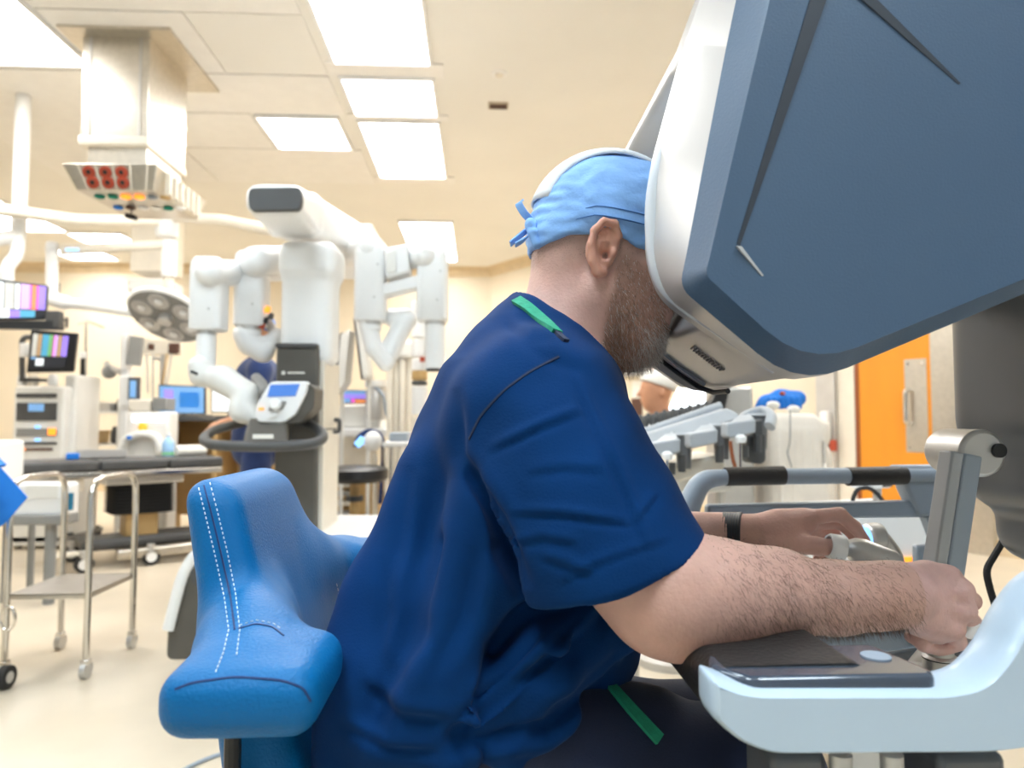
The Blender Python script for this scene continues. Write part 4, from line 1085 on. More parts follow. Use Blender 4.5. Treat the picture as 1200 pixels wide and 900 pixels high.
# band stitched round the cap
bp_ = []
for k in range(40):
    a = math.radians(-75+k*(265/39.0)) 
path = []
for k in range(31):
    a = math.pi*k/30          # back -> near side -> front
    f_ = -math.cos(a)*0.103; s_ = math.sin(a)*0.0900
    u_ = 0.047-0.028*min(1, max(0, (-f_-0.03)/0.075))
    path.append(H(f_+0.007, u_, s_+0.0005))
ribbon('cap_band', path, 0.011, 0.003, M['capblue'], man, tuple(HU))
M['capseam'] = mat('cap_seam_thread', (0.05, 0.16, 0.45), 0.8)
for du in (-0.0058, 0.0058): ribbon('cap_seam', [p+HU*du+HS*0.001 for p in path], 0.0009, 0.0030, M['capseam'], man, tuple(HU))

# ---- watch
w0 = P(860, 627, 1.125); wd_ = (P(880, 628, 1.112)-P(842, 627, 1.136)).normalized()
wa = man
strapm = MB()
strapm.lathe([(0.0350, -0.0155), (0.0368, -0.0145), (0.0368, 0.0145), (0.0350, 0.0155), (0.0330, 0.0155), (0.0330, -0.0155), (0.0350, -0.0155)], w0, wd_, n=36, cap=False)
ws = strapm.build('watch_strap', M['strap'], man)
rib = MB()
for k in range(7): rib.lathe([(0.0368, -0.0012), (0.0376, 0), (0.0368, 0.0012)], w0+wd_*(-0.0120+k*0.0040), wd_, n=30, cap=False)
rib.build('strap_rib', M['black'], ws)
cb_ = w0+Vector((0.000, -0.0370, -0.006)); MB().box(cb_, (0.030, 0.004, 0.008)).build('buckle', M['chrome'], ws, bevel=0.001)
cw_ = w0+Vector((0, 0.036, 0.008)); MB().lathe([(0.017, 0), (0.018, 0.004), (0.015, 0.008)], cw_, (0, 1, 0.2), n=24).build('watch_case', M['dgrey'], ws)
# ------------------------------------------------------------------ blue operator stool with a wrap-round back
M['bluevinyl'] = mat('blue_vinyl', (0.001, 0.135, 0.36), 0.46, var=0.06, vscale=7, bump=0.28, bscale=330, spec=0.25)
M['stitch'] = mat('white_stitching', (0.62, 0.72, 0.82), 0.7)
st_ = thing('operator_stool', 'blue vinyl stool with wrap-round backrest under the seated man', 'stool', (-0.12, 0.92, 0))
c = Field((-0.46, 0.52, 0.60), (-0.05, 1.30, 1.02), 0.0045)
zt_ = P(270, 556, .86).z; 
def panel(X, Y, Z):
    s = np.clip((zt_-Z)/0.26, -0.2, 1.3)                       # 0 at the top, 1 at the bottom
    cx_ = -0.296+0.070*s; hw = 0.118+0.080*s+0*Y; cy = 0.888+0.035*s
    th = 0.030+0.010*s
    r = 0.028
    qx = np.abs(X-cx_)-(th-r); qy = np.abs(Y-cy)-(hw-r); qz = np.abs(Z-(zt_-0.17))-(0.17-r)
    o = np.sqrt(np.maximum(qx, 0)**2+np.maximum(qy, 0)**2+np.maximum(qz, 0)**2)
    return o+np.minimum(np.maximum(np.maximum(qx, qy), qz), 0)-r
c.put(panel, (-0.42, 0.62, zt_-0.36), (-0.15, 1.12, zt_+0.01), 0.0)
# near arm: a flat horn reaching towards the camera; far arm mirrors it
ne = (P(201, 830, .60)+P(367, 832, .60))/2
c.rbox((ne.x-0.004, 0.655, ne.z+0.004), (0.066, 0.070, 0.029), 0.024, 0.03)
c.chain([(ne.x-0.01, 0.66, ne.z+0.006), (ne.x-0.035, 0.73, ne.z+0.012), (ne.x-0.05, 0.80, ne.z+0.012)], [0.030, 0.036, 0.040], 0.045)
fe = P(420, 700, 1.16)
c.rbox((fe.x-0.03, 1.17, ne.z+0.006), (0.066, 0.070, 0.032), 0.024, 0.03)
c.chain([(fe.x-0.03, 1.15, ne.z+0.008), (-0.26, 1.06, ne.z+0.02), (-0.275, 1.0, ne.z+0.03)], [0.034, 0.042, 0.045], 0.05)
back = link('backrest', relax(c.mesh('backrest'), 2), M['bluevinyl'], st_, ang=180)
bv = bvh_of(back)
def stitches(name, pxs, step=5.2, ln=3.0, r=0.00065):
    mb = MB(); 
    for j in range(len(pxs)-1):
        a = Vector(pxs[j]); b2 = Vector(pxs[j+1]); L = (b2-a).length; n = max(1, int(L/step)); d = (b2-a).normalized()
        for k in range(n):
            q0 = a+d*(k*L/n); q1 = q0+d*ln
            h0, n0 = hit(bv, q0.x, q0.y, 0.0005); h1, n1 = hit(bv, q1.x, q1.y, 0.0005)
            if h0 is not None and h1 is not None and (h1-h0).length < 0.02: mb.cyl(h0, h1, r, n=5)
    if mb.v: 
        o = mb.build(name, M['stitch'], back, smooth=False); o['kind'] = 'stuff'
stitches('stitching', [(233, 572), (240, 600), (252, 650), (263, 700), (268, 738), (262, 765), (252, 790)])
stitches('stitching', [(246, 566), (254, 596), (266, 645), (276, 695), (281, 738), (277, 770)])
stitches('stitching', [(281, 733), (300, 727), (320, 731), (330, 738)])
stitches('stitching', [(394, 684), (398, 700), (399, 730), (398, 752)])
def seam_line(name, pxs, w=0.0016):
    surf_ribbon(name, bv, pxs, w, 0.0009, M['navy'], back)
seam_line('seam', [(239, 569), (247, 598), (259, 648), (270, 698), (275, 738)])
seam_line('seam', [(279, 737), (300, 731), (320, 735), (332, 745)])
seam_line('seam', [(205, 808), (225, 800), (275, 793), (330, 797), (355, 806), (364, 822)])
# seat, lift column, base
sf = Field((-0.40, 0.66, 0.42), (0.16, 1.22, 0.60), 0.009)
sf.rbox((-0.13, 0.93, 0.515), (0.20, 0.21, 0.045), 0.04, 0.0)
link('seat', relax(sf.mesh('seat'), 1), M['bluevinyl'], st_, ang=180)
MB().prism([Vector((-0.29, 0.80, 0.66)), Vector((-0.20, 0.80, 0.66)), Vector((-0.15, 0.80, 0.50)), Vector((-0.24, 0.80, 0.46))], (0, 0.18, 0)).build('back_stem', M['bluevinyl'], st_, bevel=0.02, bseg=3)
MB().tube(arc_path([(-0.235, 0.70, 0.76), (-0.235, 0.70, 0.60), (-0.15, 0.78, 0.48)], 0.05), 0.008, n=10).build('release_lever', M['black'], st_)
MB().cyl((-0.13, 0.93, 0.10), (-0.13, 0.93, 0.47), 0.028, n=20).build('gas_lift', M['black'], st_)
for k in range(5):
    a = 2*math.pi*k/5+0.3; e = Vector((-0.13+0.27*math.cos(a), 0.93+0.27*math.sin(a), 0.075))
    MB().tube([(-0.13, 0.93, 0.11), e], [0.028, 0.016], n=10).build('base_spoke', M['alu'], st_)
    MB().cyl(e+Vector((-0.012*math.sin(a), 0.012*math.cos(a), -0.042)), e+Vector((0.012*math.sin(a), -0.012*math.cos(a), -0.042)), 0.032, n=16).build('caster', M['rubber'], st_)
# floor cable at the lower edge
cbl = MB().tube(arc_path([PZ(60, 960, .006), PZ(190, 915, .006), PZ(250, 884, .006), PZ(330, 868, .006)], .2), 0.006, n=8).build('floor_cable', M['railblue']); tag(cbl, 'thin grey-blue cable lying on the floor under the stool', 'cable')
# ------------------------------------------------------------------ surgical robot cart
rob = thing('surgical_robot', 'tall white surgical robot cart with dark tower and several hanging arms', 'robot', (P(355, 700, 3.3).x, 3.3, 0))
def rect(x0, x1, y0, y1, Y): return [P(x0, y1, Y), P(x1, y1, Y), P(x1, y0, Y), P(x0, y0, Y)]
def pbox(x0, x1, y0, y1, Y, d):
    """box whose camera-side face covers the pixel rectangle at depth Y"""
    a = P((x0+x1)/2, (y0+y1)/2, Y); w = P(x1, (y0+y1)/2, Y).x-P(x0, (y0+y1)/2, Y).x; h = P((x0+x1)/2, y0, Y).z-P((x0+x1)/2, y1, Y).z
    return MB().box((a.x, Y+d/2, a.z), (w, d, h))
def pprism(pts, Y, d, rad=0, seg=4):
    q = [XZ(x, y, Y) for x, y in pts]
    if rad: q = rounded(q, rad, seg)
    return MB().prism([Vector((x, Y, z)) for x, z in q], (0, d, 0))
# base
bo = [(194, 774), (196, 735), (214, 672), (230, 648), (262, 640), (540, 640), (570, 690), (575, 774)]
pprism(bo, 2.86, 0.92, 0.03).build('base_body', M['towergrey'], rob, bevel=0.01)
trim = [P(x, y, 2.85) for x, y in [(197, 738), (213, 674), (228, 650), (246, 641), (262, 638)]]
MB().tube(smooth_path(trim), 0.016, n=10, flat=1.4, ref=(0, 1, 0)).build('base_trim', M['white'], rob)
MB().prism([P(240, 639, 2.84), P(440, 639, 2.84), P(500, 622, 2.84), P(520, 650, 2.84), P(500, 655, 2.84), P(440, 652, 2.84), P(418, 648, 2.84), P(370, 648, 2.84), P(240, 648, 2.84)], (0, 0.9, 0)).build('base_top', M['white'], rob, bevel=0.012, bseg=3)
pprism([(418, 648), (440, 628), (520, 600), (540, 770), (450, 770), (430, 680)], 2.83, 0.35, 0.03).build('base_fender', M['white'], rob, bevel=0.01)
pprism([(372, 650), (410, 649), (424, 672), (372, 676)], 2.845, 0.02).build('base_control', M['dgrey'], rob)
for x, y in ((383, 656), (388, 668), (405, 662)):
    c0 = P(x, y, 2.845); MB().cyl(c0, c0-Vector((0, 0.008, 0)), 0.012, n=12).build('socket', M['black'], rob)
c0 = P(396, 657, 2.842); MB().cyl(c0, c0-Vector((0, 0.012, 0)), 0.015, n=14).build('base_button', M['ledorange'], rob)
c0 = P(240, 672, 2.855); MB().lathe([(0.055, 0), (0.055, 0.008), (0.03, 0.008), (0.02, 0.003)], c0, (0, -1, 0), n=24).build('base_socket', M['dgrey'], rob)
for (x, y) in ((P(225, 770, 2.86).x+0.04, 3.0), (P(225, 770, 2.86).x+0.04, 3.65), (-0.25, 3.0), (-0.25, 3.65)):
    MB().cyl((x-0.02, y, 0.05), (x+0.02, y, 0.05), 0.05, n=18).build('caster', M['rubber'], rob)
# tower
pbox(321, 371, 405, 700, 3.15, 0.40).build('tower_lower', M['towergrey'], rob, bevel=0.012)
rx = P(371, 500, 3.15).x; zt1 = P(380, 424, 3.3).z
MB().box((rx+0.008, 3.36, (0.42+zt1)/2), (0.030, 0.34, zt1-0.42)).build('tower_side', M['ivory'], rob, bevel=0.006)
MB().box((rx+0.024, 3.36, P(380, 503, 3.2).z), (0.002, 0.34, 0.006)).build('side_seam', M['dgrey'], rob)
fz = P(372, 516, 3.2).z
f = Field((-0.98, 3.05, 1.2), (-0.58, 3.62, 2.02), 0.014)
ca = P(358, 350, 3.18); f.rbox((ca.x, 3.29, 1.58), (0.118, 0.11, 0.28), 0.045, 0.0)
cb2 = P(358, 302, 3.15); f.rbox((cb2.x, 3.29, cb2.z), (0.132, 0.13, 0.085), 0.045, 0.02)
link('tower_upper', relax(f.mesh('tower_upper'), 2), M['white'], rob, ang=180)
pbox(322, 372, 402, 408, 3.14, 0.42).build('tower_lip', M['dgrey'], rob, bevel=0.008)
# emblem and maker's strip on the tower
pbox(330, 334, 435, 439, 3.148, 0.003).build('emblem', M['paper'], rob)
pbox(337, 357, 436, 438, 3.148, 0.003).build('name_strip', M['paper'], rob)
# boom
f = Field((-1.05, 2.62, 1.72), (-0.45, 4.6, 2.24), 0.016)
n0 = P(322, 234, 2.72); n1 = P(345, 252, 3.25); n2 = P(420, 292, 4.2)
for a_, b3, w0, w1, h0, h1 in ((n0, n1, .112, .118, .062, .10), (n1, n2, .118, .13, .10, .10)):
    A = np.array(a_); B = np.array(b3)
    def bm_fn(X, Y, Z, A=A, B=B, w0=w0, w1=w1, h0=h0, h1=h1):
        u = np.clip((Y-A[1])/(B[1]-A[1]), 0, 1); cx_ = A[0]+(B[0]-A[0])*u; cz_ = A[2]+(B[2]-A[2])*u
        r = 0.045; qx = np.abs(X-cx_)-(w0+(w1-w0)*u-r); qz = np.abs(Z-cz_)-(h0+(h1-h0)*u-r); qy = np.abs(Y-(A[1]+B[1])/2)-((B[1]-A[1])/2-r*0.4)
        o = np.sqrt(np.maximum(qx, 0)**2+np.maximum(qy, 0)**2+np.maximum(qz, 0)**2)
        return o+np.minimum(np.maximum(np.maximum(qx, qy), qz), 0)-r
    f.put(bm_fn, (-1.0, A[1]-0.05, 1.75), (-0.5, B[1]+0.05, 2.22), 0.05)
link('boom', relax(f.mesh('boom'), 2), M['white'], rob, ang=180)
pprism([(292, 220), (352, 219), (354, 234), (351, 246), (293, 247), (290, 234)], 2.685, 0.03, 0.02).build('boom_end', M['dgrey'], rob, bevel=0.004)
# hub under the boom's far end, and linkages
def blob(name, prims, m, h=0.012, parent=rob, k=0.02):
    pts = []
    for q in prims: pts += [(Vector(q[1])-Vector((q[3],)*3)), (Vector(q[1])+Vector((q[3],)*3)), (Vector(q[2])-Vector((q[4],)*3)), (Vector(q[2])+Vector((q[4],)*3))]
    lo = [min(p[i] for p in pts)-0.03 for i in range(3)]; hi = [max(p[i] for p in pts)+0.03 for i in range(3)]
    F = Field(lo, hi, h)
    for q in prims:
        if q[0] == 'c': F.cap(q[1], q[2], q[3], q[4], k)
        else: F.rbox((Vector(q[1])+Vector(q[2]))/2, [abs(Vector(q[1])[i]-Vector(q[2])[i])/2+q[3] for i in range(3)], q[4], k)
    return link(name, relax(F.mesh(name), 1), m, parent, ang=180)
hub = P(405, 300, 4.1)
MB().lathe([(0.20, -0.10), (0.22, -0.05), (0.22, 0.02), (0.16, 0.06)], hub, n=32).build('arm_hub', M['white'], rob, bevel=0.01)
blob('arm_link', [('c', P(300, 307, 3.3), P(345, 305, 3.75), .075, .075), ('c', P(345, 305, 3.75), hub, .075, .07)], M['white'])
blob('arm_link', [('c', P(246, 320, 3.12), P(286, 320, 3.45), .062, .062), ('c', P(286, 320, 3.45), P(345, 318, 3.85), .05, .05)], M['white'])
blob('arm_link', [('c', P(432, 292, 3.5), hub, .075, .075)], M['white'])
lk = pprism([(449, 291), (478, 285), (480, 318), (452, 326)], 3.42, 0.16, 0.015).build('arm_link', M['white'], rob, bevel=0.01)
pprism([(452, 296), (464, 293), (465, 318), (453, 321)], 3.412, 0.012).build('link_cover', M['softwhite'], lk, bevel=0.003)
pprism([(447, 333), (490, 322), (490, 336), (449, 346)], 3.45, 0.12, 0.01).build('arm_link', M['white'], rob, bevel=0.008)
blob('arm_link', [('c', P(497, 300, 3.45), P(470, 304, 3.6), .055, .06)], M['white'])
pprism([(407, 262), (436, 262), (441, 282), (407, 284)], 3.7, 0.3, 0.01).build('hub_cover', M['white'], rob, bevel=0.01)
def arm(x0, x1, y0, y1, Y, low, ybot, bottom_ring=False):
    """upper housing covering x0..x1, y0..y1 and a slimmer lower tube"""
    c0 = P((x0+x1)/2, (y0+y1)/2, Y); w = (P(x1, y0, Y).x-P(x0, y0, Y).x)/2; h = (P(x0, y0, Y).z-P(x0, y1, Y).z)/2
    prof = rounded([(-w, -w*0.8), (w, -w*0.8), (w, w*1.2), (-w, w*1.2)], w*0.55, 5)
    rings = [[Vector((c0.x+px_*s, Y+w+py_*s, c0.z+z)) for px_, py_ in prof] for z, s in ((-h, 0.90), (-h+0.008, 1.0), (h-0.05, 1.0), (h-0.018, 0.93), (h, 0.72))]
    a = MB().loft(rings).build('arm_housing', M['white'], rob, ang=40)
    lx0, lx1 = low; lc = P((lx0+lx1)/2, y1, Y).x; lr = (P(lx1, y1, Y).x-P(lx0, y1, Y).x)/2
    zt2 = c0.z-h; zb2 = P(x0, ybot, Y).z
    MB().cyl((lc, Y+w, zt2+0.004), (lc, Y+w, zt2-0.018), lr*1.02, n=22).build('arm_collar', M['alu'], rob)
    MB().cyl((lc, Y+w, zt2-0.018), (lc, Y+w, zb2), lr, n=24).build('arm_tube', M['white'], rob, bevel=0.006)
    if bottom_ring: MB().cyl((lc, Y+w, zb2), (lc, Y+w, zb2-0.012), lr*0.92, n=22).build('arm_ring', M['black'], rob)
    for dx, dz in ((0.35, -0.45), (0.55, 0.35)):
        s0 = Vector((c0.x+w*dx, Y+w*0.19, c0.z+h*dz)); MB().cyl(s0, s0+Vector((0, 0.02, 0)), 0.006, n=8).build('screw', M['alu'], a)
    return a
arm(217, 256, 298, 385, 3.10, (223, 246), 432)
arm(270, 307, 291, 380, 3.28, (274, 300), 392)
arm(413, 450, 277, 374, 3.42, (421, 444), 385)
arm(487, 524, 289, 374, 3.42, (497, 521), 431, True)
# lower links of each arm
blob('arm_elbow', [('c', P(234, 430, 3.14), P(236, 440, 3.14), .050, .052), ('c', P(240, 440, 3.14), P(262, 445, 3.12), .045, .055), ('c', P(262, 445, 3.12), P(288, 462, 3.08), .062, .055), ('c', P(288, 462, 3.08), P(283, 482, 3.05), .055, .050), ('c', P(283, 478, 3.05), P(302, 492, 3.05), .050, .040)], M['softwhite'], h=0.010)
ring0 = P(229, 437, 3.10); MB().box(ring0, (0.035, 0.03, 0.012), Matrix.Rotation(0.4, 3, 'Y')).build('elbow_bumper', M['black'], rob, bevel=0.003)
blob('arm_elbow', [('c', P(287, 392, 3.35), P(293, 402, 3.36), .055, .055), ('c', P(293, 402, 3.36), P(308, 412, 3.36), .055, .052), ('c', P(308, 412, 3.36), P(325, 392, 3.4), .045, .035)], M['white'])
for i, (x, y, mm) in enumerate(((306, 385, 'red'), (310, 379, 'black'), (316, 374, 'dgrey'), (303, 379, 'alu'), (312, 366, 'ledorange'))):
    q = P(x, y, 3.33); MB().lathe([(0.012, 0), (0.014, 0.01), (0.010, 0.03)], q, (0.4, 0, 0.9), n=12).build('instrument_port', M[mm], rob)
MB().tube([P(296, 350, 3.45), P(312, 372, 3.4), P(322, 392, 3.4)], 0.022, n=12).build('instrument_rail', M['alu'], rob)
blob('arm_elbow', [('c', P(432, 382, 3.5), P(438, 408, 3.5), .050, .042), ('c', P(438, 408, 3.5), P(452, 425, 3.52), .042, .045)], M['white'])
blob('arm_elbow', [('c', P(452, 420, 3.55), P(476, 374, 3.6), .055, .05), ('c', P(476, 374, 3.6), P(458, 372, 3.6), .05, .045)], M['white'])
# helm: handle loop, pedestal, tilted control panel
loop = [(240, 512, 2.98), (239, 517, 2.93), (250, 522, 2.87), (310, 524, 2.84), (366, 521, 2.87), (379, 514, 2.93), (378, 507, 3.0), (365, 498, 3.1), (345, 491, 3.14)]
MB().tube(smooth_path([P(*q) for q in loop]), 0.0215, n=12).build('helm_handle', M['dgrey'], rob)
MB().tube(smooth_path([P(240, 512, 2.98), P(250, 504, 3.06), (P(285, 495, 3.14))]), 0.0195, n=12).build('helm_handle', M['towergrey'], rob)
MB().add([P(292, 490, 2.96), P(335, 490, 2.96), P(338, 520, 2.85), P(284, 521, 2.85), P(292, 494, 3.16), P(340, 494, 3.16), P(340, 524, 3.16), P(284, 524, 3.16)],
         [[0, 1, 2, 3], [4, 7, 6, 5], [0, 4, 5, 1], [3, 2, 6, 7], [0, 3, 7, 4], [1, 5, 6, 2]]).build('helm_pedestal', M['towergrey'], rob, bevel=0.01)
pbox(296, 320, 509, 514, 2.838, 0.006).build('helm_label', M['paper'], rob)
pp = [(317, 447), (361, 447), (359, 460), (346, 486), (331, 496), (302, 495), (298, 486), (301, 473)]
panel_ = pprism(pp, 2.93, 0.05, 0.015).build('control_panel', M['white'], rob, bevel=0.006)
pprism([(361, 449), (369, 455), (368, 478), (350, 495), (334, 497)], 2.95, 0.16, 0.01).build('control_housing', M['towergrey'], rob, bevel=0.008)
M['robscreen'] = mat('small_blue_screen', (0.03, 0.10, 0.32), 0.2, emit=0.55, ecol=(0.10, 0.26, 0.72))
pprism([(317, 451), (351, 450), (346, 464), (313, 465)], 2.926, 0.006).build('panel_screen', M['robscreen'], panel_)
pprism([(317, 471), (336, 470), (331, 480), (314, 482)], 2.924, 0.008, 0.008).build('panel_recess', M['grey'], panel_)
q = P(323, 474, 2.92); MB().lathe([(0.024, 0), (0.024, 0.012), (0.018, 0.018)], q, (0, -1, 0.15), n=20).build('panel_knob', M['white'], panel_)
pprism([(313, 485), (325, 484), (323, 489), (312, 490)], 2.922, 0.01, 0.006).build('panel_key', M['white'], panel_)
q = P(306, 479, 2.926); MB().box(q, (0.020, 0.006, 0.008)).build('panel_led', M['ledorange'], panel_)
# grab handle beside the panel
MB().tube(smooth_path([P(300, 443, 3.2), P(308, 452, 3.1), P(312, 462, 3.0)]), 0.024, n=12).build('grab_handle', M['grey'], rob)
# umbilical hook at the tower's side
MB().tube(arc_path([P(392, 492, 3.4), P(398, 492, 3.4), P(398, 506, 3.4), P(390, 506, 3.4)], 0.02), 0.010, n=8).build('cable_hook', M['dgrey'], rob)
# ------------------------------------------------------------------ ceiling service pendant
pd0 = P(135, 110, 4.3)
pen = thing('service_pendant', 'boxy metal service pendant hanging from the ceiling, with red sockets', 'pendant', (pd0.x, 4.5, CEIL-0.02))
x0, x1 = P(95, 110, 4.25).x, P(174, 110, 4.25).x
zc0, zc1 = P(130, 165, 4.25).z, CEIL
def wbx(mb, xa, xb, ya, yb, za, zb): return mb.box(((xa+xb)/2, (ya+yb)/2, (za+zb)/2), (xb-xa, yb-ya, zb-za))
wbx(MB(), x0-0.10, x1+0.16, 4.15, 4.95, CEIL-0.030, CEIL-0.0005).build('ceiling_plate', M['steel'], pen)
wbx(MB(), x0, x1, 4.25, 4.80, zc0, CEIL-0.012).build('shaft', M['steel'], pen, bevel=0.01)
for xx in (x0+0.05, x1-0.05): wbx(MB(), xx-0.006, xx+0.006, 4.242, 4.25, zc0, CEIL-0.02).build('shaft_seam', M['alu'], pen)
wbx(MB(), x0-0.008, x1+0.008, 4.238, 4.81, zc0-0.03, zc0+0.03).build('shaft_collar', M['ivory'], pen, bevel=0.012)
zh1 = P(130, 192, 4.25).z
wbx(MB(), x0+0.04, x1-0.01, 4.27, 4.76, zh1-0.02, zc0-0.03).build('neck', M['steel'], pen)
# head: flared box, slanted front with sockets
hx0, hx1 = P(72, 192, 4.15).x, P(184, 192, 4.15).x
zb_ = P(130, 226, 4.2).z; zb2 = P(180, 248, 4.6).z
F0 = [P(72, 191, 4.15), P(184, 192, 4.15), P(180, 224, 4.2), P(90, 223, 4.2)]
back_top = [Vector((F0[0].x, 4.85, F0[0].z)), Vector((F0[1].x+0.02, 4.85, F0[1].z))]
back_bot = [Vector((F0[3].x+0.02, 4.80, F0[3].z-0.0)), Vector((F0[2].x+0.02, 4.80, F0[2].z))]
hd = MB().add(F0+[back_top[0], back_top[1], back_bot[1], back_bot[0]], [[0, 1, 2, 3], [4, 7, 6, 5], [0, 4, 5, 1], [3, 2, 6, 7], [1, 5, 6, 2], [0, 3, 7, 4]]).build('head', M['steel'], pen, bevel=0.006)
fn_ = (F0[1]-F0[0]).cross(F0[3]-F0[0]).normalized()
if fn_.y > 0: fn_ = -fn_
def fp(u, v, o=0.0):
    a = F0[0].lerp(F0[1], u); b4 = F0[3].lerp(F0[2], u); return a.lerp(b4, v)+fn_*o
for u in (0.16, 0.345, 0.53, 0.715, 0.90):
    MB().prism([fp(u-.008, .04), fp(u+.008, .04), fp(u+.008, .96), fp(u-.008, .96)], fn_*0.008).build('head_rib', M['ivory'], pen)
for i, u in enumerate((0.255, 0.44, 0.62)):
    for v in (0.32, 0.70):
        so = MB().lathe([(0.036, 0), (0.036, 0.008), (0.026, 0.011)], fp(u, v, 0.001), fn_, n=18).build('socket', M['red'], pen)
        MB().lathe([(0.014, 0.0112), (0.014, 0.0125)], fp(u, v, 0.001), fn_, n=12).build('socket_face', M['black'], so)
# gas outlets on the underside
cols = ['green', 'green', 'ledorange', 'ledorange', 'railblue', 'wood', 'bluecloth', 'brown', 'white', 'paper', 'green', 'white']
for i in range(12):
    r_, c_ = divmod(i, 6)
    q = Vector((F0[3].x+0.08+c_*0.078, 4.30+r_*0.22, F0[3].z-0.001))
    MB().lathe([(0.030, 0), (0.030, -0.008), (0.020, -0.014)], q, n=14).build('gas_outlet', M[cols[i]], pen)
for i in range(6):
    yy = 4.28+i*0.085; MB().box((F0[1].x+0.012, yy, (F0[0].z+F0[3].z)/2), (0.03, 0.018, abs(F0[0].z-F0[3].z)*0.9)).build('side_fin', M['ivory'], pen)
q = P(154, 254, 4.5); MB().box(q, (0.07, 0.04, 0.03), Matrix.Rotation(0.25, 3, 'Y')).build('hose_hook', M['black'], pen, bevel=0.006)
MB().cyl(q, q+Vector((0, 0, 0.06)), 0.005, n=8).build('hook_wire', M['dgrey'], pen)

# ------------------------------------------------------------------ operating light on its spring arms
YL = 5.6
lt = thing('operating_light', 'round grey operating light on white jointed ceiling arms', 'surgical light', (P(196, 260, YL).x, YL, CEIL-0.02))
hubp = P(196, 262, YL)
MB().cyl(Vector((hubp.x, YL, CEIL-0.03)), hubp, 0.05, n=20).build('ceiling_tube', M['white'], lt)
MB().lathe([(0.13, 0), (0.13, -0.03), (0.06, -0.05)], (hubp.x, YL, CEIL-0.001), n=28).build('ceiling_flange', M['white'], lt)
MB().lathe([(0.075, -0.11), (0.085, -0.09), (0.085, 0.06), (0.06, 0.08)], hubp, n=28).build('hub', M['white'], lt)
MB().tube([hubp+Vector((0, 0, 0.02)), P(90, 258, 5.2), P(-40, 240, 4.8)], 0.060, n=16, flat=0.7).build('main_arm', M['ivory'], lt)
MB().tube([hubp+Vector((0, 0, 0.06)), P(260, 258, 5.5), P(330, 272, 5.4)], 0.055, n=16, flat=0.7).build('main_arm', M['ivory'], lt)
MB().cyl(P(199, 282, YL), P(198, 325, YL), 0.058, n=20).build('drop_tube', M['white'], lt, bevel=0.01)
MB().cyl(P(198, 325, YL), P(198, 345, YL), 0.04, n=20).build('swivel', M['ivory'], lt)
MB().tube([P(198, 287, YL), P(70, 293, 5.3)], 0.040, n=14).build('second_arm', M['ivory'], lt)
pbox(77, 92, 291, 294, 5.24, 0.004).build('arm_label', M['ledblue'], lt)
MB().cyl(P(61, 284, 5.3), P(61, 352, 5.3), 0.042, n=18).build('drop_tube', M['white'], lt, bevel=0.01)
MB().tube(smooth_path([P(61, 350, 5.3), P(75, 355, 5.3), P(110, 358, 5.3), P(158, 366, 5.3)]), [0.055]*6+[0.04]*10, n=14).build('spring_arm', M['white'], lt)
lh = P(196, 371, 5.25)
ln_ = Vector((-0.12, -0.55, -0.80)).normalized()
head_ = MB().lathe([(0.27, -0.01), (0.285, 0.0), (0.285, 0.03), (0.20, 0.075), (0.06, 0.10)], lh, -ln_, n=40).build('lamp_head', M['white'], lt)
MB().lathe([(0.270, 0.010), (0.270, 0.013)], lh, ln_, n=40).build('lamp_glass', M['grey'], lt)
lu = ln_.orthogonal().normalized(); lw = ln_.cross(lu)
for k in range(6):
    a = 2*math.pi*k/6+0.35; q = lh+lu*(0.175*math.cos(a))+lw*(0.175*math.sin(a))+ln_*0.013
    pod = MB().lathe([(0.075, 0), (0.075, 0.010), (0.064, 0.012), (0.05, 0.006)], q, ln_, n=24).build('lamp_pod', M['alu'], lt)
    MB().lathe([(0.030, 0.013), (0.022, 0.022)], q, ln_, n=16).build('lamp_lens', M['white'], pod)
MB().lathe([(0.055, 0.012), (0.05, 0.06), (0.035, 0.07)], lh, ln_, n=24).build('lamp_grip', M['alu'], lt)
MB().tube([lh-ln_*0.09, P(190, 352, 5.3), P(158, 366, 5.3)], 0.03, n=12).build('lamp_yoke', M['white'], lt)

# pale glass-like supply duct box behind
dk = thing('ceiling_column', 'pale square ceiling column behind the operating light', 'column', (P(170, 300, 6.6).x, 6.7, CEIL-0.02))
wbx(MB(), P(152, 300, 6.6).x, P(197, 300, 6.6).x, 6.6, 6.95, P(170, 318, 6.6).z, CEIL-0.001).build('shaft', M['ivory'], dk, bevel=0.01)
wbx(MB(), P(150, 330, 6.6).x, P(196, 330, 6.6).x, 6.58, 6.97, P(170, 342, 6.6).z, P(170, 326, 6.6).z).build('head', M['white'], dk, bevel=0.02)

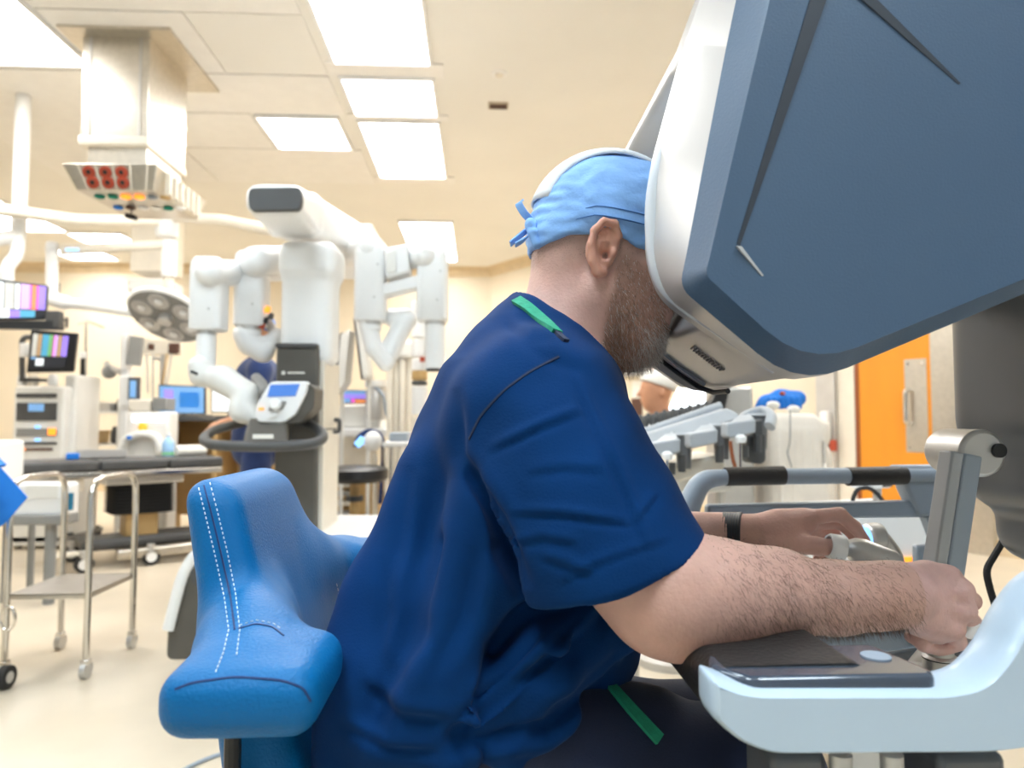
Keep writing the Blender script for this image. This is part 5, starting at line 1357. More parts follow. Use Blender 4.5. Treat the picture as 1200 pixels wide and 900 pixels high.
# ------------------------------------------------------------------ screens with colour bars
M.update(
 s_white=mat('screen_white', (0.8, 0.85, 0.9), 0.3, emit=0.56, ecol=(0.85, 0.92, 0.95)), s_grey=mat('screen_grey', (0.5, 0.5, 0.48), 0.3, emit=0.37, ecol=(0.80, 0.80, 0.72)),
 s_lilac=mat('screen_lilac', (0.6, 0.4, 0.8), 0.3, emit=0.50, ecol=(0.80, 0.45, 0.98)), s_mag=mat('screen_magenta', (0.7, 0.1, 0.5), 0.3, emit=0.43, ecol=(0.80, 0.10, 0.62)),
 s_orange=mat('screen_orange', (0.8, 0.3, 0.1), 0.3, emit=0.43, ecol=(0.85, 0.28, 0.10)), s_violet=mat('screen_violet', (0.3, 0.2, 0.8), 0.3, emit=0.50, ecol=(0.36, 0.27, 0.98)),
 s_cyan=mat('screen_cyan', (0.1, 0.4, 0.6), 0.3, emit=0.37, ecol=(0.10, 0.40, 0.65)), s_green=mat('screen_green', (0.2, 0.5, 0.2), 0.3, emit=0.31, ecol=(0.20, 0.50, 0.20)),
 s_dark=mat('screen_dark', (0.03, 0.03, 0.035), 0.2, emit=0.065, ecol=(0.10, 0.12, 0.16)), s_brown=mat('screen_brown', (0.5, 0.35, 0.2), 0.3, emit=0.31, ecol=(0.55, 0.33, 0.18)),
 s_blue=mat('screen_desktop_blue', (0.2, 0.4, 0.7), 0.3, emit=0.31, ecol=(0.20, 0.42, 0.78)),
)
def bars(parent, tl, tr_, br, bl, spec, off):
    """flat picture areas on a screen; spec rows of (u0,u1,v0,v1,material)"""
    n_ = (tr_-tl).cross(bl-tl).normalized()
    if n_.y > 0: n_ = -n_
    def q(u, v): return tl.lerp(tr_, u).lerp(bl.lerp(br, u), v)+n_*off
    for u0, u1, v0, v1, mm in spec:
        MB().prism([q(u0, v0), q(u1, v0), q(u1, v1), q(u0, v1)], n_*0.001).build('picture_area', M[mm], parent, smooth=False)
def screen_box(parent, tl, tr_, br, bl, depth, border, m, name='housing'):
    n_ = (tr_-tl).cross(bl-tl).normalized()
    if n_.y > 0: n_ = -n_
    ex = (tr_-tl).normalized()*border; ez = (tl-bl).normalized()*border
    return MB().prism([tl-ex+ez, tr_+ex+ez, br+ex-ez, bl-ex-ez], -n_*depth).build(name, m, parent, bevel=0.006)
bmn = thing('boom_monitor', 'large ceiling-hung monitor showing bright colour bars at the picture edge', 'monitor', P(20, 300, 4.9))
tl, tr_, br, bl = P(-75, 318, 4.75), P(55, 334, 4.95), P(53, 374, 4.95), P(-75, 377, 4.75)
screen_box(bmn, tl, tr_, br, bl, 0.06, 0.0, M['black'])
n_ = (tr_-tl).cross(bl-tl).normalized(); n_ = n_ if n_.y < 0 else -n_
bars(bmn, tl, tr_, br, bl, [(.0, .40, .06, .72, 's_green'), (.40, .60, .06, .70, 's_white'), (.61, .70, .06, .72, 's_grey'), (.71, .75, .06, .72, 's_white'), (.76, .845, .05, .72, 's_lilac'), (.845, .865, .05, .72, 's_mag'), (.865, .905, .05, .73, 's_orange'), (.905, .925, .05, .73, 's_mag'), (.925, .995, .05, .73, 's_violet'),
    (.40, .66, .72, .94, 's_white'), (.66, .76, .75, .94, 's_violet'), (.76, .90, .75, .94, 's_cyan'), (.90, .995, .76, .94, 's_dark')], 0.002)
pbox(53, 69, 364, 384, 4.93, 0.06).build('side_bezel', M['dgrey'], bmn, bevel=0.006)
MB().prism([P(-75, 376, 4.74), P(69, 376, 4.94), P(69, 386, 4.94), P(-75, 384, 4.74)], (0, 0.06, 0)).build('lower_bezel', M['black'], bmn)
MB().tube(smooth_path([P(8, 330, 5.0), P(8, 312, 5.0), P(20, 300, 5.05), P(22, 270, 5.1)]), 0.045, n=14).build('hanger', M['white'], bmn)
MB().tube([P(22, 276, 5.1), P(-30, 285, 4.9)], 0.05, n=14).build('hanger_arm', M['white'], bmn)
MB().cyl(P(22, 272, 5.1), Vector((P(22, 272, 5.1).x, 5.1, CEIL)), 0.05, n=16).build('ceiling_tube', M['white'], bmn)

# ------------------------------------------------------------------ vision cart with its own tilted screen
vc = thing('vision_cart', 'white equipment cart with stacked units and a tilted colour bar screen', 'equipment cart', (P(45, 560, 5.900).x, 6.150, 0))
tl, tr_, br, bl = P(38, 388, 5.800), P(89, 392, 5.880), P(84, 434, 5.880), P(33, 435, 5.800)
sb = screen_box(vc, tl, tr_, br, bl, 0.05, 0.012, M['black'], 'touch_screen')
bars(sb, tl, tr_, br, bl, [(.03, .14, .06, .62, 's_grey'), (.15, .24, .06, .62, 's_brown'), (.25, .40, .06, .62, 's_cyan'), (.40, .49, .06, .62, 's_green'), (.50, .53, .06, .62, 's_mag'), (.53, .60, .06, .62, 's_lilac'), (.61, .70, .06, .62, 's_brown'), (.71, .84, .06, .62, 's_violet'), (.05, .84, .64, .92, 's_dark'), (.15, .33, .68, .86, 's_white'), (.03, .15, .64, .70, 's_blue')], 0.003)
MB().tube(arc_path([P(26, 445, 6.000), P(26, 395, 6.000), P(50, 395, 6.000)], 0.05), 0.022, n=10).build('screen_arm', M['dgrey'], vc)
pbox(22, 31, 402, 418, 5.900, 0.05).build('arm_joint', M['white'], vc, bevel=0.01)
vb = pbox(13, 73, 452, 640, 5.900, 0.55).build('body', M['softwhite'], vc, bevel=0.02, bseg=3)
pbox(72, 86, 438, 640, 6.000, 0.4).build('side_column', M['softwhite'], vc, bevel=0.03, bseg=3)
for nm, a_, b3, c_, d_, mm in (('vent_slot', 19, 66, 461, 466, 'dgrey'), ('unit_front', 19, 66, 472, 493, 'dgrey'), ('unit_front', 19, 66, 502, 511, 'grey'), ('vent_slot', 19, 66, 518, 521, 'dgrey'), ('vent_slot', 22, 61, 525, 528, 'brown'), ('vent_slot', 19, 65, 544, 547, 'grey'), ('vent_slot', 19, 65, 552, 554, 'grey')):
    u = pbox(a_, b3, c_, d_, 5.890, 0.012).build(nm, M[mm], vc)
    if (c_, d_) == (472, 493): pbox(33, 51, 473, 482, 5.884, 0.008).build('display', M['s_blue'], u)
    if (c_, d_) == (502, 511): pbox(56, 65, 502, 510, 5.884, 0.008).build('lit_key', M['ledorange'], u)
    if (c_, d_) == (525, 528): pbox(22, 29, 525, 528, 5.884, 0.008).build('lit_key', M['ledorange'], u)
for y in (500, 515): pbox(41, 46, y-1, y+2, 5.886, 0.008).build('lamp', M['ledblue'], vc)
for i, x in enumerate((26, 39, 62)):
    q = P(x, 452, 6.050); MB().lathe([(0.035, 0), (0.04, 0.02), (0.035, 0.08), (0.02, 0.10)], q, n=16).build('camera_dock', M['white' if i != 1 else 'ivory'], vc)
pbox(22, 47, 443, 447, 6.000, 0.1).build('top_tray', M['dgrey'], vc)
for dx in (-0.2, 0.2):
    for yy in (6.000, 6.400):
        xx = P(45, 560, 5.900).x+dx; MB().cyl((xx-0.02, yy, 0.06), (xx+0.02, yy, 0.06), 0.06, n=14).build('caster', M['rubber'], vc)
wbx(MB(), P(13, 560, 5.900).x, P(80, 560, 5.900).x, 5.900, 6.450, 0.10, P(40, 635, 5.900).z).build('plinth', M['grey'], vc)

wc = thing('white_cabinet', 'white cabinet standing at the extreme picture edge beside the equipment cart', 'cabinet', (P(0, 600, 4.180).x-0.1, 4.380, 0))
cbz = pbox(-90, -32, 518, 610, 4.080, 0.45).build('body', M['white'], wc, bevel=0.02)
pbox(-40, 80, 566, 606, 4.130, 0.12).build('drawer_unit', M['white'], wc, bevel=0.02)
pbox(30, 68, 569, 584, 4.122, 0.012).build('drawer', M['softwhite'], wc)
pbox(-60, 76, 604, 616, 4.100, 0.15).build('plinth', M['grey'], wc, bevel=0.01)
for xx in (P(-60, 600, 4.180).x, P(2, 600, 4.180).x):
    MB().cyl((xx, 4.230, 0.0), (xx, 4.230, P(0, 609, 4.180).z), 0.02, n=10).build('leg', M['grey'], wc); MB().cyl((xx, 4.460, 0.0), (xx, 4.460, P(0, 609, 4.180).z), 0.02, n=10).build('leg', M['grey'], wc)
xx = P(50, 610, 4.100).x; MB().cyl((xx, 4.180, 0.0), (xx, 4.180, P(40, 612, 4.100).z), 0.03, n=10).build('leg', M['grey'], wc)
pbox(72, 84, 578, 598, 4.110, 0.02).build('label_card', M['teal'], wc)
# ------------------------------------------------------------------ steel trolley
tro = thing('steel_trolley', 'small stainless steel trolley frame with one lower shelf, on casters', 'trolley', (P(75, 700, 3.1).x, 3.1, 0))
YA, YB_ = 2.98, 3.36
xl, xr = P(8, 700, YA).x, P(103, 700, YA).x
zt3 = P(60, 559, 3.1).z
for xx in (xl, xr):
    MB().tube(arc_path([Vector((xx, YA, 0.085)), Vector((xx, YA, zt3)), Vector((xx, YB_, zt3)), Vector((xx, YB_, 0.085))], 0.10, 8), 0.0135, n=12).build('end_frame', M['chrome'], tro)
    for yy in (YA, YB_):
        MB().cyl((xx, yy, 0.06), (xx, yy, 0.10), 0.011, n=10).build('caster_stem', M['chrome'], tro)
        MB().cyl((xx-0.011, yy, 0.034), (xx+0.011, yy, 0.034), 0.034, n=18).build('caster', M['alu'], tro)
        MB().box((xx, yy, 0.066), (0.030, 0.035, 0.022)).build('caster_fork', M['chrome'], tro, bevel=0.004)
zs = P(60, 697, YA).z
sh_ = MB().box(((xl+xr)/2, (YA+YB_)/2, zs), (xr-xl, YB_-YA, 0.004)).build('shelf', M['shelfsteel'], tro)
for a_, b3 in (((xl, YA), (xr, YA)), ((xl, YB_), (xr, YB_)), ((xl, YA), (xl, YB_)), ((xr, YA), (xr, YB_))):
    MB().prism([Vector((*a_, zs-0.018)), Vector((*b3, zs-0.018)), Vector((*b3, zs+0.004)), Vector((*a_, zs+0.004))], (0.003, 0.003, 0)).build('shelf_edge', M['steel'], sh_)
# neighbour caster and ring handle peeking in from the side
sc = thing('side_cart', 'second cart with chrome ring handle mostly outside the picture, beside the trolley', 'cart', (P(-30, 760, 3.0).x, 3.0, 0))
xx = P(2, 760, 2.95).x
MB().tube([Vector((xx-0.03, 2.88, 0.06)), Vector((xx-0.03, 2.88, 0.85))], 0.014, n=10).build('post', M['chrome'], sc)
MB().tube([Vector((xx-0.5, 2.88, 0.06)), Vector((xx-0.5, 2.88, 0.85))], 0.014, n=10).build('post', M['chrome'], sc)
MB().box((xx-0.265, 2.68, 0.86), (0.50, 0.42, 0.02)).build('top', M['steel'], sc, bevel=0.004)
MB().box((xx-0.265, 2.68, 0.25), (0.50, 0.42, 0.02)).build('shelf', M['steel'], sc, bevel=0.004)
MB().tube([P(9, 725, 2.86)+Vector((0.028*math.cos(t), 0.0, 0.045*math.sin(t))) for t in [i*2*math.pi/20 for i in range(21)]], 0.006, n=8, cap=False).build('ring_handle', M['chrome'], sc)
w_ = P(8, 760, 2.88); MB().cyl((w_.x-0.015, 2.88, 0.045), (w_.x+0.015, 2.88, 0.045), 0.045, n=20).build('caster', M['rubber'], sc)
MB().cyl((w_.x-0.017, 2.88, 0.045), (w_.x+0.017, 2.88, 0.045), 0.022, n=16).build('caster_hub', M['alu'], sc)
# blue sterile wrap hanging from that cart
q = [P(-30, 518, 2.9), P(-2, 545, 2.9), P(32, 583, 2.9), P(8, 611, 2.9), P(-30, 640, 2.9)]
g = MB(); rows_ = []
top_z = max(p.z for p in q)
bw = MB().prism(q, (0, 0.004, 0.0)).prism([P(-30, 518, 2.9), P(-2, 545, 2.9), P(-4, 548, 2.9), P(-30, 522, 2.9)], (0, 0.05, 0.0)).build('sterile_wrap', M['bluecloth'])
tag(bw, 'bright blue sterile wrap corner hanging at the picture edge', 'wrap')

# ------------------------------------------------------------------ operating table
ot = thing('operating_table', 'long operating table with black mattress and black bellows column', 'operating table', (P(150, 650, 5.3).x, 5.4, 0))
A_ = P(20, 556, 4.75); B_ = P(262, 546, 5.55); zt4 = 0.69
dv = Vector((B_.x-A_.x, B_.y-A_.y, 0)); Lt = dv.length; dv.normalize(); nv_ = Vector((-dv.y, dv.x, 0))
rotz = math.atan2(dv.y, dv.x)
def tb(t0, t1, w0, w1, z0, z1):
    c0 = Vector((A_.x, A_.y, 0))+dv*((t0+t1)/2)*Lt+nv_*((w0+w1)/2)
    return MB().box((c0.x, c0.y, (z0+z1)/2), ((t1-t0)*Lt, w1-w0, z1-z0), rotz)
for a_, b3 in ((-0.02, 0.36), (0.365, 0.70), (0.705, 1.0)): tb(a_, b3, 0.0, 0.52, zt4, zt4+0.075).build('mattress', M['dgrey'], ot, bevel=0.02, bseg=3)
tb(-0.02, 1.0, 0.02, 0.50, zt4-0.045, zt4-0.002).build('table_frame', M['steel'], ot, bevel=0.006)
for w_0 in (-0.035, 0.535): tb(0.0, 0.98, w_0-0.006, w_0+0.006, zt4-0.04, zt4-0.005).build('side_rail', M['chrome'], ot, bevel=0.003)
for tt in (0.1, 0.35, 0.6, 0.85): tb(tt-0.012, tt+0.012, -0.035, 0.02, zt4-0.035, zt4-0.01).build('rail_clamp', M['steel'], ot)
tb(0.40, 0.80, 0.08, 0.44, zt4-0.11, zt4-0.05).build('carriage', M['alu'], ot, bevel=0.012)
tb(0.03, 0.30, 0.06, 0.40, zt4-0.14, zt4-0.05).build('accessory_box', M['ivory'], ot, bevel=0.012)
cc0 = Vector((A_.x, A_.y, 0))+dv*(0.60*Lt)+nv_*0.26
bel = MB(); 
zz0, zz1 = 0.36, zt4-0.11; nb_ = 9; rings = []
for i in range(nb_*2+1):
    z_ = zz0+(zz1-zz0)*i/(nb_*2); s_ = 1.0 if i % 2 else 0.86
    rings.append([cc0+dv*(px_*0.22*s_)+nv_*(py_*0.17*s_)+Vector((0, 0, z_)) for px_, py_ in rounded([(-1, -1), (1, -1), (1, 1), (-1, 1)], 0.25, 3)])
bel.loft(rings).build('bellows', M['rubber'], ot, ang=20)
MB().box((cc0.x, cc0.y, 0.28), (0.22, 0.20, 0.18), rotz).build('column', M['wood'], ot, bevel=0.01)
MB().box((cc0.x, cc0.y-0.112, 0.28), (0.08, 0.012, 0.18), rotz).build('column_cover', M['black'], ot)
tb(0.30, 0.98, 0.10, 0.42, 0.12, 0.20).build('foot', M['dgrey'], ot, bevel=0.03, bseg=3)
tb(0.45, 1.18, -0.02, 0.06, 0.06, 0.13).build('foot_beam', M['steel'], ot, bevel=0.015)
tb(0.45, 1.18, 0.46, 0.54, 0.06, 0.13).build('foot_beam', M['steel'], ot, bevel=0.015)
for tt in (0.30, 0.62, 1.12):
    for ww in (0.0, 0.52):
        c0 = Vector((A_.x, A_.y, 0))+dv*(tt*Lt)+nv_*ww
        MB().cyl(c0+dv*-0.0+nv_*-0.02+Vector((0, 0, 0.06)), c0+nv_*0.02+Vector((0, 0, 0.06)), 0.06, n=18).build('caster', M['rubber'], ot)
        MB().cyl(c0+nv_*-0.026+Vector((0, 0, 0.06)), c0+nv_*0.026+Vector((0, 0, 0.06)), 0.036, n=16).build('caster_hub', M['white'], ot)
        MB().cyl(c0+Vector((0, 0, 0.10)), c0+Vector((0, 0, 0.15)), 0.03, n=12).build('caster_fork', M['alu'], ot)
tb(0.15, 0.34, 0.02, 0.10, 0.115, 0.14).build('foot_step', M['ivory'], ot, bevel=0.006)
def on_table(px, w_=0.26):
    d = CAM_R @ Vector(((px-600)/FPX, 0, -1.0)); best = None
    for k in range(400):
        t_ = k/399; c0 = Vector((A_.x, A_.y, 0))+dv*(t_*Lt)+nv_*w_
        e = abs(c0.x/c0.y-d.x/d.y)
        if best is None or e < best[0]: best = (e, c0)
    return best[1]+Vector((0, 0, zt4+0.0755))
# things lying on the table
c0 = on_table(199, 0.35)
bt = thing('fluid_bottle', 'pale blue plastic bottle standing on the operating table', 'bottle', c0)
MB().lathe([(0.042, 0), (0.045, 0.01), (0.045, 0.10), (0.030, 0.13), (0.014, 0.145), (0.014, 0.16)], c0, n=20).build('bottle_body', M['fluid'], bt)
MB().lathe([(0.018, 0.158), (0.018, 0.185)], c0, n=14).build('bottle_cap', M['white'], bt)
MB().lathe([(0.0458, 0.012), (0.0458, 0.030)], c0, n=20, cap=False).build('bottle_label', M['s_green'], bt)
c0 = on_table(226, 0.30)
rl = MB().cyl(c0+dv*-0.11+Vector((0, 0, 0.043)), c0+dv*0.11+Vector((0, 0, 0.043)), 0.042, n=20).build('towel_roll', M['paper'], bevel=0.008); tag(rl, 'white rolled towel on the end of the operating table', 'towel')
c0 = on_table(88, 0.25)
tg = MB().box(c0+Vector((0, 0, 0.025)), (0.08, 0.06, 0.045), 0.4).build('blue_clamp', M['bluecloth'], bevel=0.008); tag(tg, 'small blue clamp box on the black table mattress', 'clamp')
c0 = on_table(122, 0.38)
tr2 = thing('instrument_tray', 'pale metal tray with low rim lying on the operating table', 'tray', c0)
MB().box(c0+Vector((0, 0, 0.012)), (0.30, 0.20, 0.016), rotz).build('tray_base', M['alu'], tr2, bevel=0.004)
for s_ in (-1, 1): MB().box(c0+nv_*(0.1*s_)+Vector((0, 0, 0.035)), (0.30, 0.008, 0.05), rotz).build('tray_rim', M['alu'], tr2)

# ------------------------------------------------------------------ machines behind the table
def monitor_on_stand(name, label, px0, px1, py0, py1, Y, screen, ztable, tilt=0.0):
    b0 = P((px0+px1)/2, py1, Y); t = thing(name, label, 'monitor', (b0.x, Y+0.03, ztable))
    tl, tr_, br, bl = P(px0, py0, Y), P(px1, py0+2, Y+tilt), P(px1, py1, Y+tilt), P(px0, py1, Y)
    sb = screen_box(t, tl, tr_, br, bl, 0.03, 0.012, M['black'])
    bars(sb, tl, tr_, br, bl, screen, 0.003)
    MB().cyl((b0.x, Y+0.05, ztable+0.01), (b0.x, Y+0.05, b0.z+0.05), 0.015, n=10).build('stand_neck', M['black'], t)
    MB().box((b0.x, Y+0.05, ztable+0.008), (0.22, 0.14, 0.014)).build('stand_foot', M['black'], t, bevel=0.004)
    return t
zdesk = P(240, 489, 6.4).z
dsk = thing('desk', 'tan wooden desk with two computer monitors behind the table', 'desk', (P(245, 560, 6.4).x, 6.6, 0))
wbx(MB(), P(180, 500, 6.4).x, P(330, 500, 6.4).x, 6.3, 6.95, zdesk-0.035, zdesk).build('desk_top', M['dgrey'], dsk, bevel=0.006)
for xx in (P(183, 500, 6.4).x, P(255, 500, 6.4).x, P(326, 500, 6.4).x): wbx(MB(), xx-0.02, xx+0.02, 6.34, 6.92, 0, zdesk-0.035).build('desk_panel', M['wood'], dsk)
wbx(MB(), P(184, 500, 6.4).x, P(324, 500, 6.4).x, 6.86, 6.90, 0.15, zdesk-0.035).build('back_panel', M['wood'], dsk)
monitor_on_stand('desk_monitor', 'larger blue desktop monitor on the tan desk', 187, 239, 452, 484, 6.45, [(.0, 1, 0, 1, 's_blue'), (.10, .32, .12, .5, 's_lilac'), (.45, .9, .2, .8, 's_cyan')], zdesk)
monitor_on_stand('desk_monitor', 'smaller bright monitor on the tan desk half behind the robot elbow', 249, 284, 458, 482, 6.5, [(0, 1, 0, 1, 's_white')], zdesk)
kb = MB().box((P(228, 492, 6.4).x, 6.355, zdesk+0.012), (0.34, 0.10, 0.02)).build('keyboard', M['dgrey'], bevel=0.004); tag(kb, 'dark keyboard on the tan desk', 'keyboard')

# anaesthesia monitor tower
am_ = thing('patient_monitor_stand', 'white pole stand carrying a grey screen and a small blue display', 'monitor stand', (P(150, 540, 6.2).x, 6.3, 0))
pbox(139, 147, 430, 620, 6.25, 0.07).build('pole', M['white'], am_, bevel=0.01)
MB().prism([P(141, 392, 6.2), P(149, 390, 6.2), P(147, 432, 6.2), P(140, 434, 6.2)], (0, 0.12, 0)).build('screen_back', M['white'], am_, bevel=0.01)
MB().prism([P(152, 393, 6.18), P(167, 395, 6.22), P(163, 429, 6.22), P(147, 427, 6.18)], (0, 0.05, 0)).build('screen_face', M['grey'], am_, bevel=0.006)
pbox(139, 152, 440, 476, 6.2, 0.1).build('side_unit', M['white'], am_, bevel=0.01)
pbox(150, 161, 442, 468, 6.17, 0.06).build('display', M['dgrey'], am_); pbox(152, 159, 446, 466, 6.165, 0.006).build('display_glow', M['s_blue'], am_)
MB().tube([P(141, 436, 6.25), P(128, 430, 6.3), P(124, 425, 6.3)], 0.025, n=10).build('joint_arm', M['alu'], am_)
q = P(128, 436, 6.3); MB().ball(q, 0.06).build('joint', M['grey'], am_)
MB().lathe([(0.19, 0.0), (0.19, 0.03), (0.05, 0.06)], (P(143, 540, 6.3).x, 6.3, 0.0), n=24).build('foot', M['grey'], am_)
# infusion pole with hanging bags
iv = thing('infusion_pole', 'thin infusion pole with grey clamp beside the tilted screen', 'infusion pole', (P(100, 560, 6.6).x, 6.6, 0))
MB().cyl((P(100, 560, 6.6).x, 6.6, 0.04), P(101, 378, 6.6), 0.012, n=10).build('pole', M['chrome'], iv)
pbox(92, 100, 412, 420, 6.58, 0.05).build('clamp', M['white'], iv, bevel=0.006); pbox(94, 98, 420, 440, 6.58, 0.04).build('grip', M['black'], iv)
MB().tube([P(92, 380, 6.6), P(101, 376, 6.6), P(122, 384, 6.6)], 0.008, n=8).build('hook_bar', M['chrome'], iv)
for k in range(4):
    a = math.pi/2*k; MB().tube([(P(100, 560, 6.6).x, 6.6, 0.05), (P(100, 560, 6.6).x+0.12*math.cos(a), 6.6+0.12*math.sin(a), 0.03)], 0.014, n=8).build('foot', M['alu'], iv)
hg = thing('tubing_rack', 'wall-side rack with brown boxes and hanging yellow tubing', 'rack', (P(190, 420, 7.0).x, 7.1, 0))
wbx(MB(), P(188, 500, 7.0).x-0.02, P(188, 500, 7.0).x+0.02, 7.0, 7.04, 0.0, P(190, 398, 7.0).z).build('post', M['alu'], hg)
wbx(MB(), P(168, 400, 7.0).x, P(212, 400, 7.0).x, 6.98, 7.03, P(190, 416, 7.0).z, P(190, 398, 7.0).z).build('bracket', M['ivory'], hg, bevel=0.01)
for x, y, w, h, mm in ((176, 406, 6, 7, 'brown'), (203, 408, 12, 12, 'brown'), (181, 420, 8, 4, 'alu')):
    pbox(x-w/2, x+w/2, y-h/2, y+h/2, 6.95, 0.06).build('pump_box', M[mm], hg, bevel=0.008)
for x0_, x1_, y1_ in ((172, 173, 460), (179, 179, 470), (196, 185, 478), (201, 192, 470)):
    MB().tube(smooth_path([P(x0_, 415, 6.96), P(x1_, y1_, 6.96)]), 0.010, n=8).build('tube', M['wood' if x0_ == 196 else 'alu'], hg)
MB().lathe([(0.2, 0), (0.2, 0.03), (0.03, 0.05)], (P(188, 500, 7.0).x, 7.02, 0), n=20).build('foot', M['alu'], hg)

# white warming machine with bright bar, hose hoop
wm = thing('warming_unit', 'white machine with a bright light bar and orange knob behind the table', 'machine', (P(172, 560, 6.0).x, 6.2, 0))
pbox(146, 196, 482, 640, 5.92, 0.2).build('body', M['softwhite'], wm, bevel=0.02)
pbox(155, 193, 487, 494, 5.905, 0.02).build('light_bar', M['glowwhite'], wm)
q = P(168, 500, 5.91); MB().lathe([(0.035, 0), (0.035, 0.02), (0.02, 0.03)], q, (0, -1, 0), n=16).build('knob', M['ledorange'], wm)
pbox(150, 176, 468, 482, 5.93, 0.18).build('top_box', M['ivory'], wm, bevel=0.015)
pbox(178, 195, 466, 481, 5.93, 0.18).build('top_unit', M['grey'], wm, bevel=0.01)
MB().tube(smooth_path([P(142, 530, 5.87), P(146, 515, 5.87), P(165, 508, 5.87), P(185, 512, 5.87), P(188, 530, 5.87)]), 0.035, n=12).build('hose_hoop', M['softwhite'], wm)
pbox(148, 153, 511, 515, 5.82, 0.02).build('blue_clip', M['bluecloth'], wm)
# shelf unit with assorted supplies
sv = thing('supply_shelf', 'pale supply shelf with bins and jars between cart and machine', 'shelf', (P(115, 560, 6.8).x, 6.9, 0))
for y in (482, 520, 545): wbx(MB(), P(88, 500, 6.8).x, P(142, 500, 6.8).x, 6.75, 7.15, P(110, y, 6.8).z-0.02, P(110, y, 6.8).z).build('shelf_board', M['softwhite'], sv)
for xx in (P(88, 500, 6.8).x, P(142, 500, 6.8).x): wbx(MB(), xx-0.015, xx+0.015, 6.75, 7.15, 0, P(110, 470, 6.8).z).build('upright', M['softwhite'], sv)
items = [('storage_bin', 'pale bin topmost on the supply shelf', 101, 470, 482, 17, 'ivory'), ('storage_bin', 'grey-white bin beside the dark jar on the shelf top', 122, 472, 482, 14, 'alu'), ('dark_jar', 'dark jar standing on the shelf top near the white pole', 133, 468, 482, 7, 'dgrey'),
         ('brown_box', 'brown carton on the middle board of the supply shelf', 94, 503, 520, 8, 'wood'), ('tan_box', 'tan carton beside the brown one on the middle board', 108, 505, 520, 12, 'wood'), ('black_flask', 'black flask with pale cap on the middle board', 128, 500, 520, 9, 'dgrey'),
         ('white_tub', 'white tub on the lowest supply board', 102, 530, 545, 22, 'white'), ('steel_tub', 'steel tub beside the white tub on the lowest board', 126, 533, 545, 14, 'steel')]
for nm, lb, px, y0, y1, w, mm in items:
    z0 = P(px, y1, 6.8).z; h = P(px, y0, 6.8).z-z0; ww = w*6.8/820
    if 'jar' in nm or 'flask' in nm:
        o = MB().lathe([(ww*.45, 0), (ww*.5, 0.01), (ww*.5, h*.7), (ww*.3, h*.85), (ww*.3, h)], (P(px, y1, 6.8).x, 6.9, z0+0.001), n=16).build(nm, M[mm])
    else:
        a = ww/2; o = MB().loft([[Vector((P(px, y1, 6.8).x+sx*a*s, 6.9+sy*0.12*s, z0+0.001+zz_)) for sx, sy in ((-1, -1), (1, -1), (1, 1), (-1, 1))] for zz_, s in ((0, .88), (h*.85, 1.0), (h*.86, 1.07), (h, 1.07))]).build(nm, M[mm], bevel=0.004)
    tag(o, lb, nm.split('_')[-1], 'supplies on the pale shelf')
# dark hooks on the back wall
for (x0_, x1_, y0_, y1_, lb) in ((67, 70, 332, 348, 'tall dark bracket on the cream back wall'), (77, 80, 372, 384, 'short dark hook on the cream back wall below the bracket')):
    a = P(x0_, y0_, YB); b3 = P(x1_, y1_, YB)
    o = thing('wall_hook', lb, 'hook', (a.x, YB-0.03, b3.z)); MB().box(((a.x+b3.x)/2, YB-0.006, (a.z+b3.z)/2), (b3.x-a.x, 0.012, a.z-b3.z)).build('plate', M['dgrey'], o); MB().tube([Vector(((a.x+b3.x)/2, YB-0.01, a.z-0.05)), Vector(((a.x+b3.x)/2, YB-0.07, a.z-0.06)), Vector(((a.x+b3.x)/2, YB-0.08, a.z-0.02))], 0.01, n=8).build('peg', M['dgrey'], o)
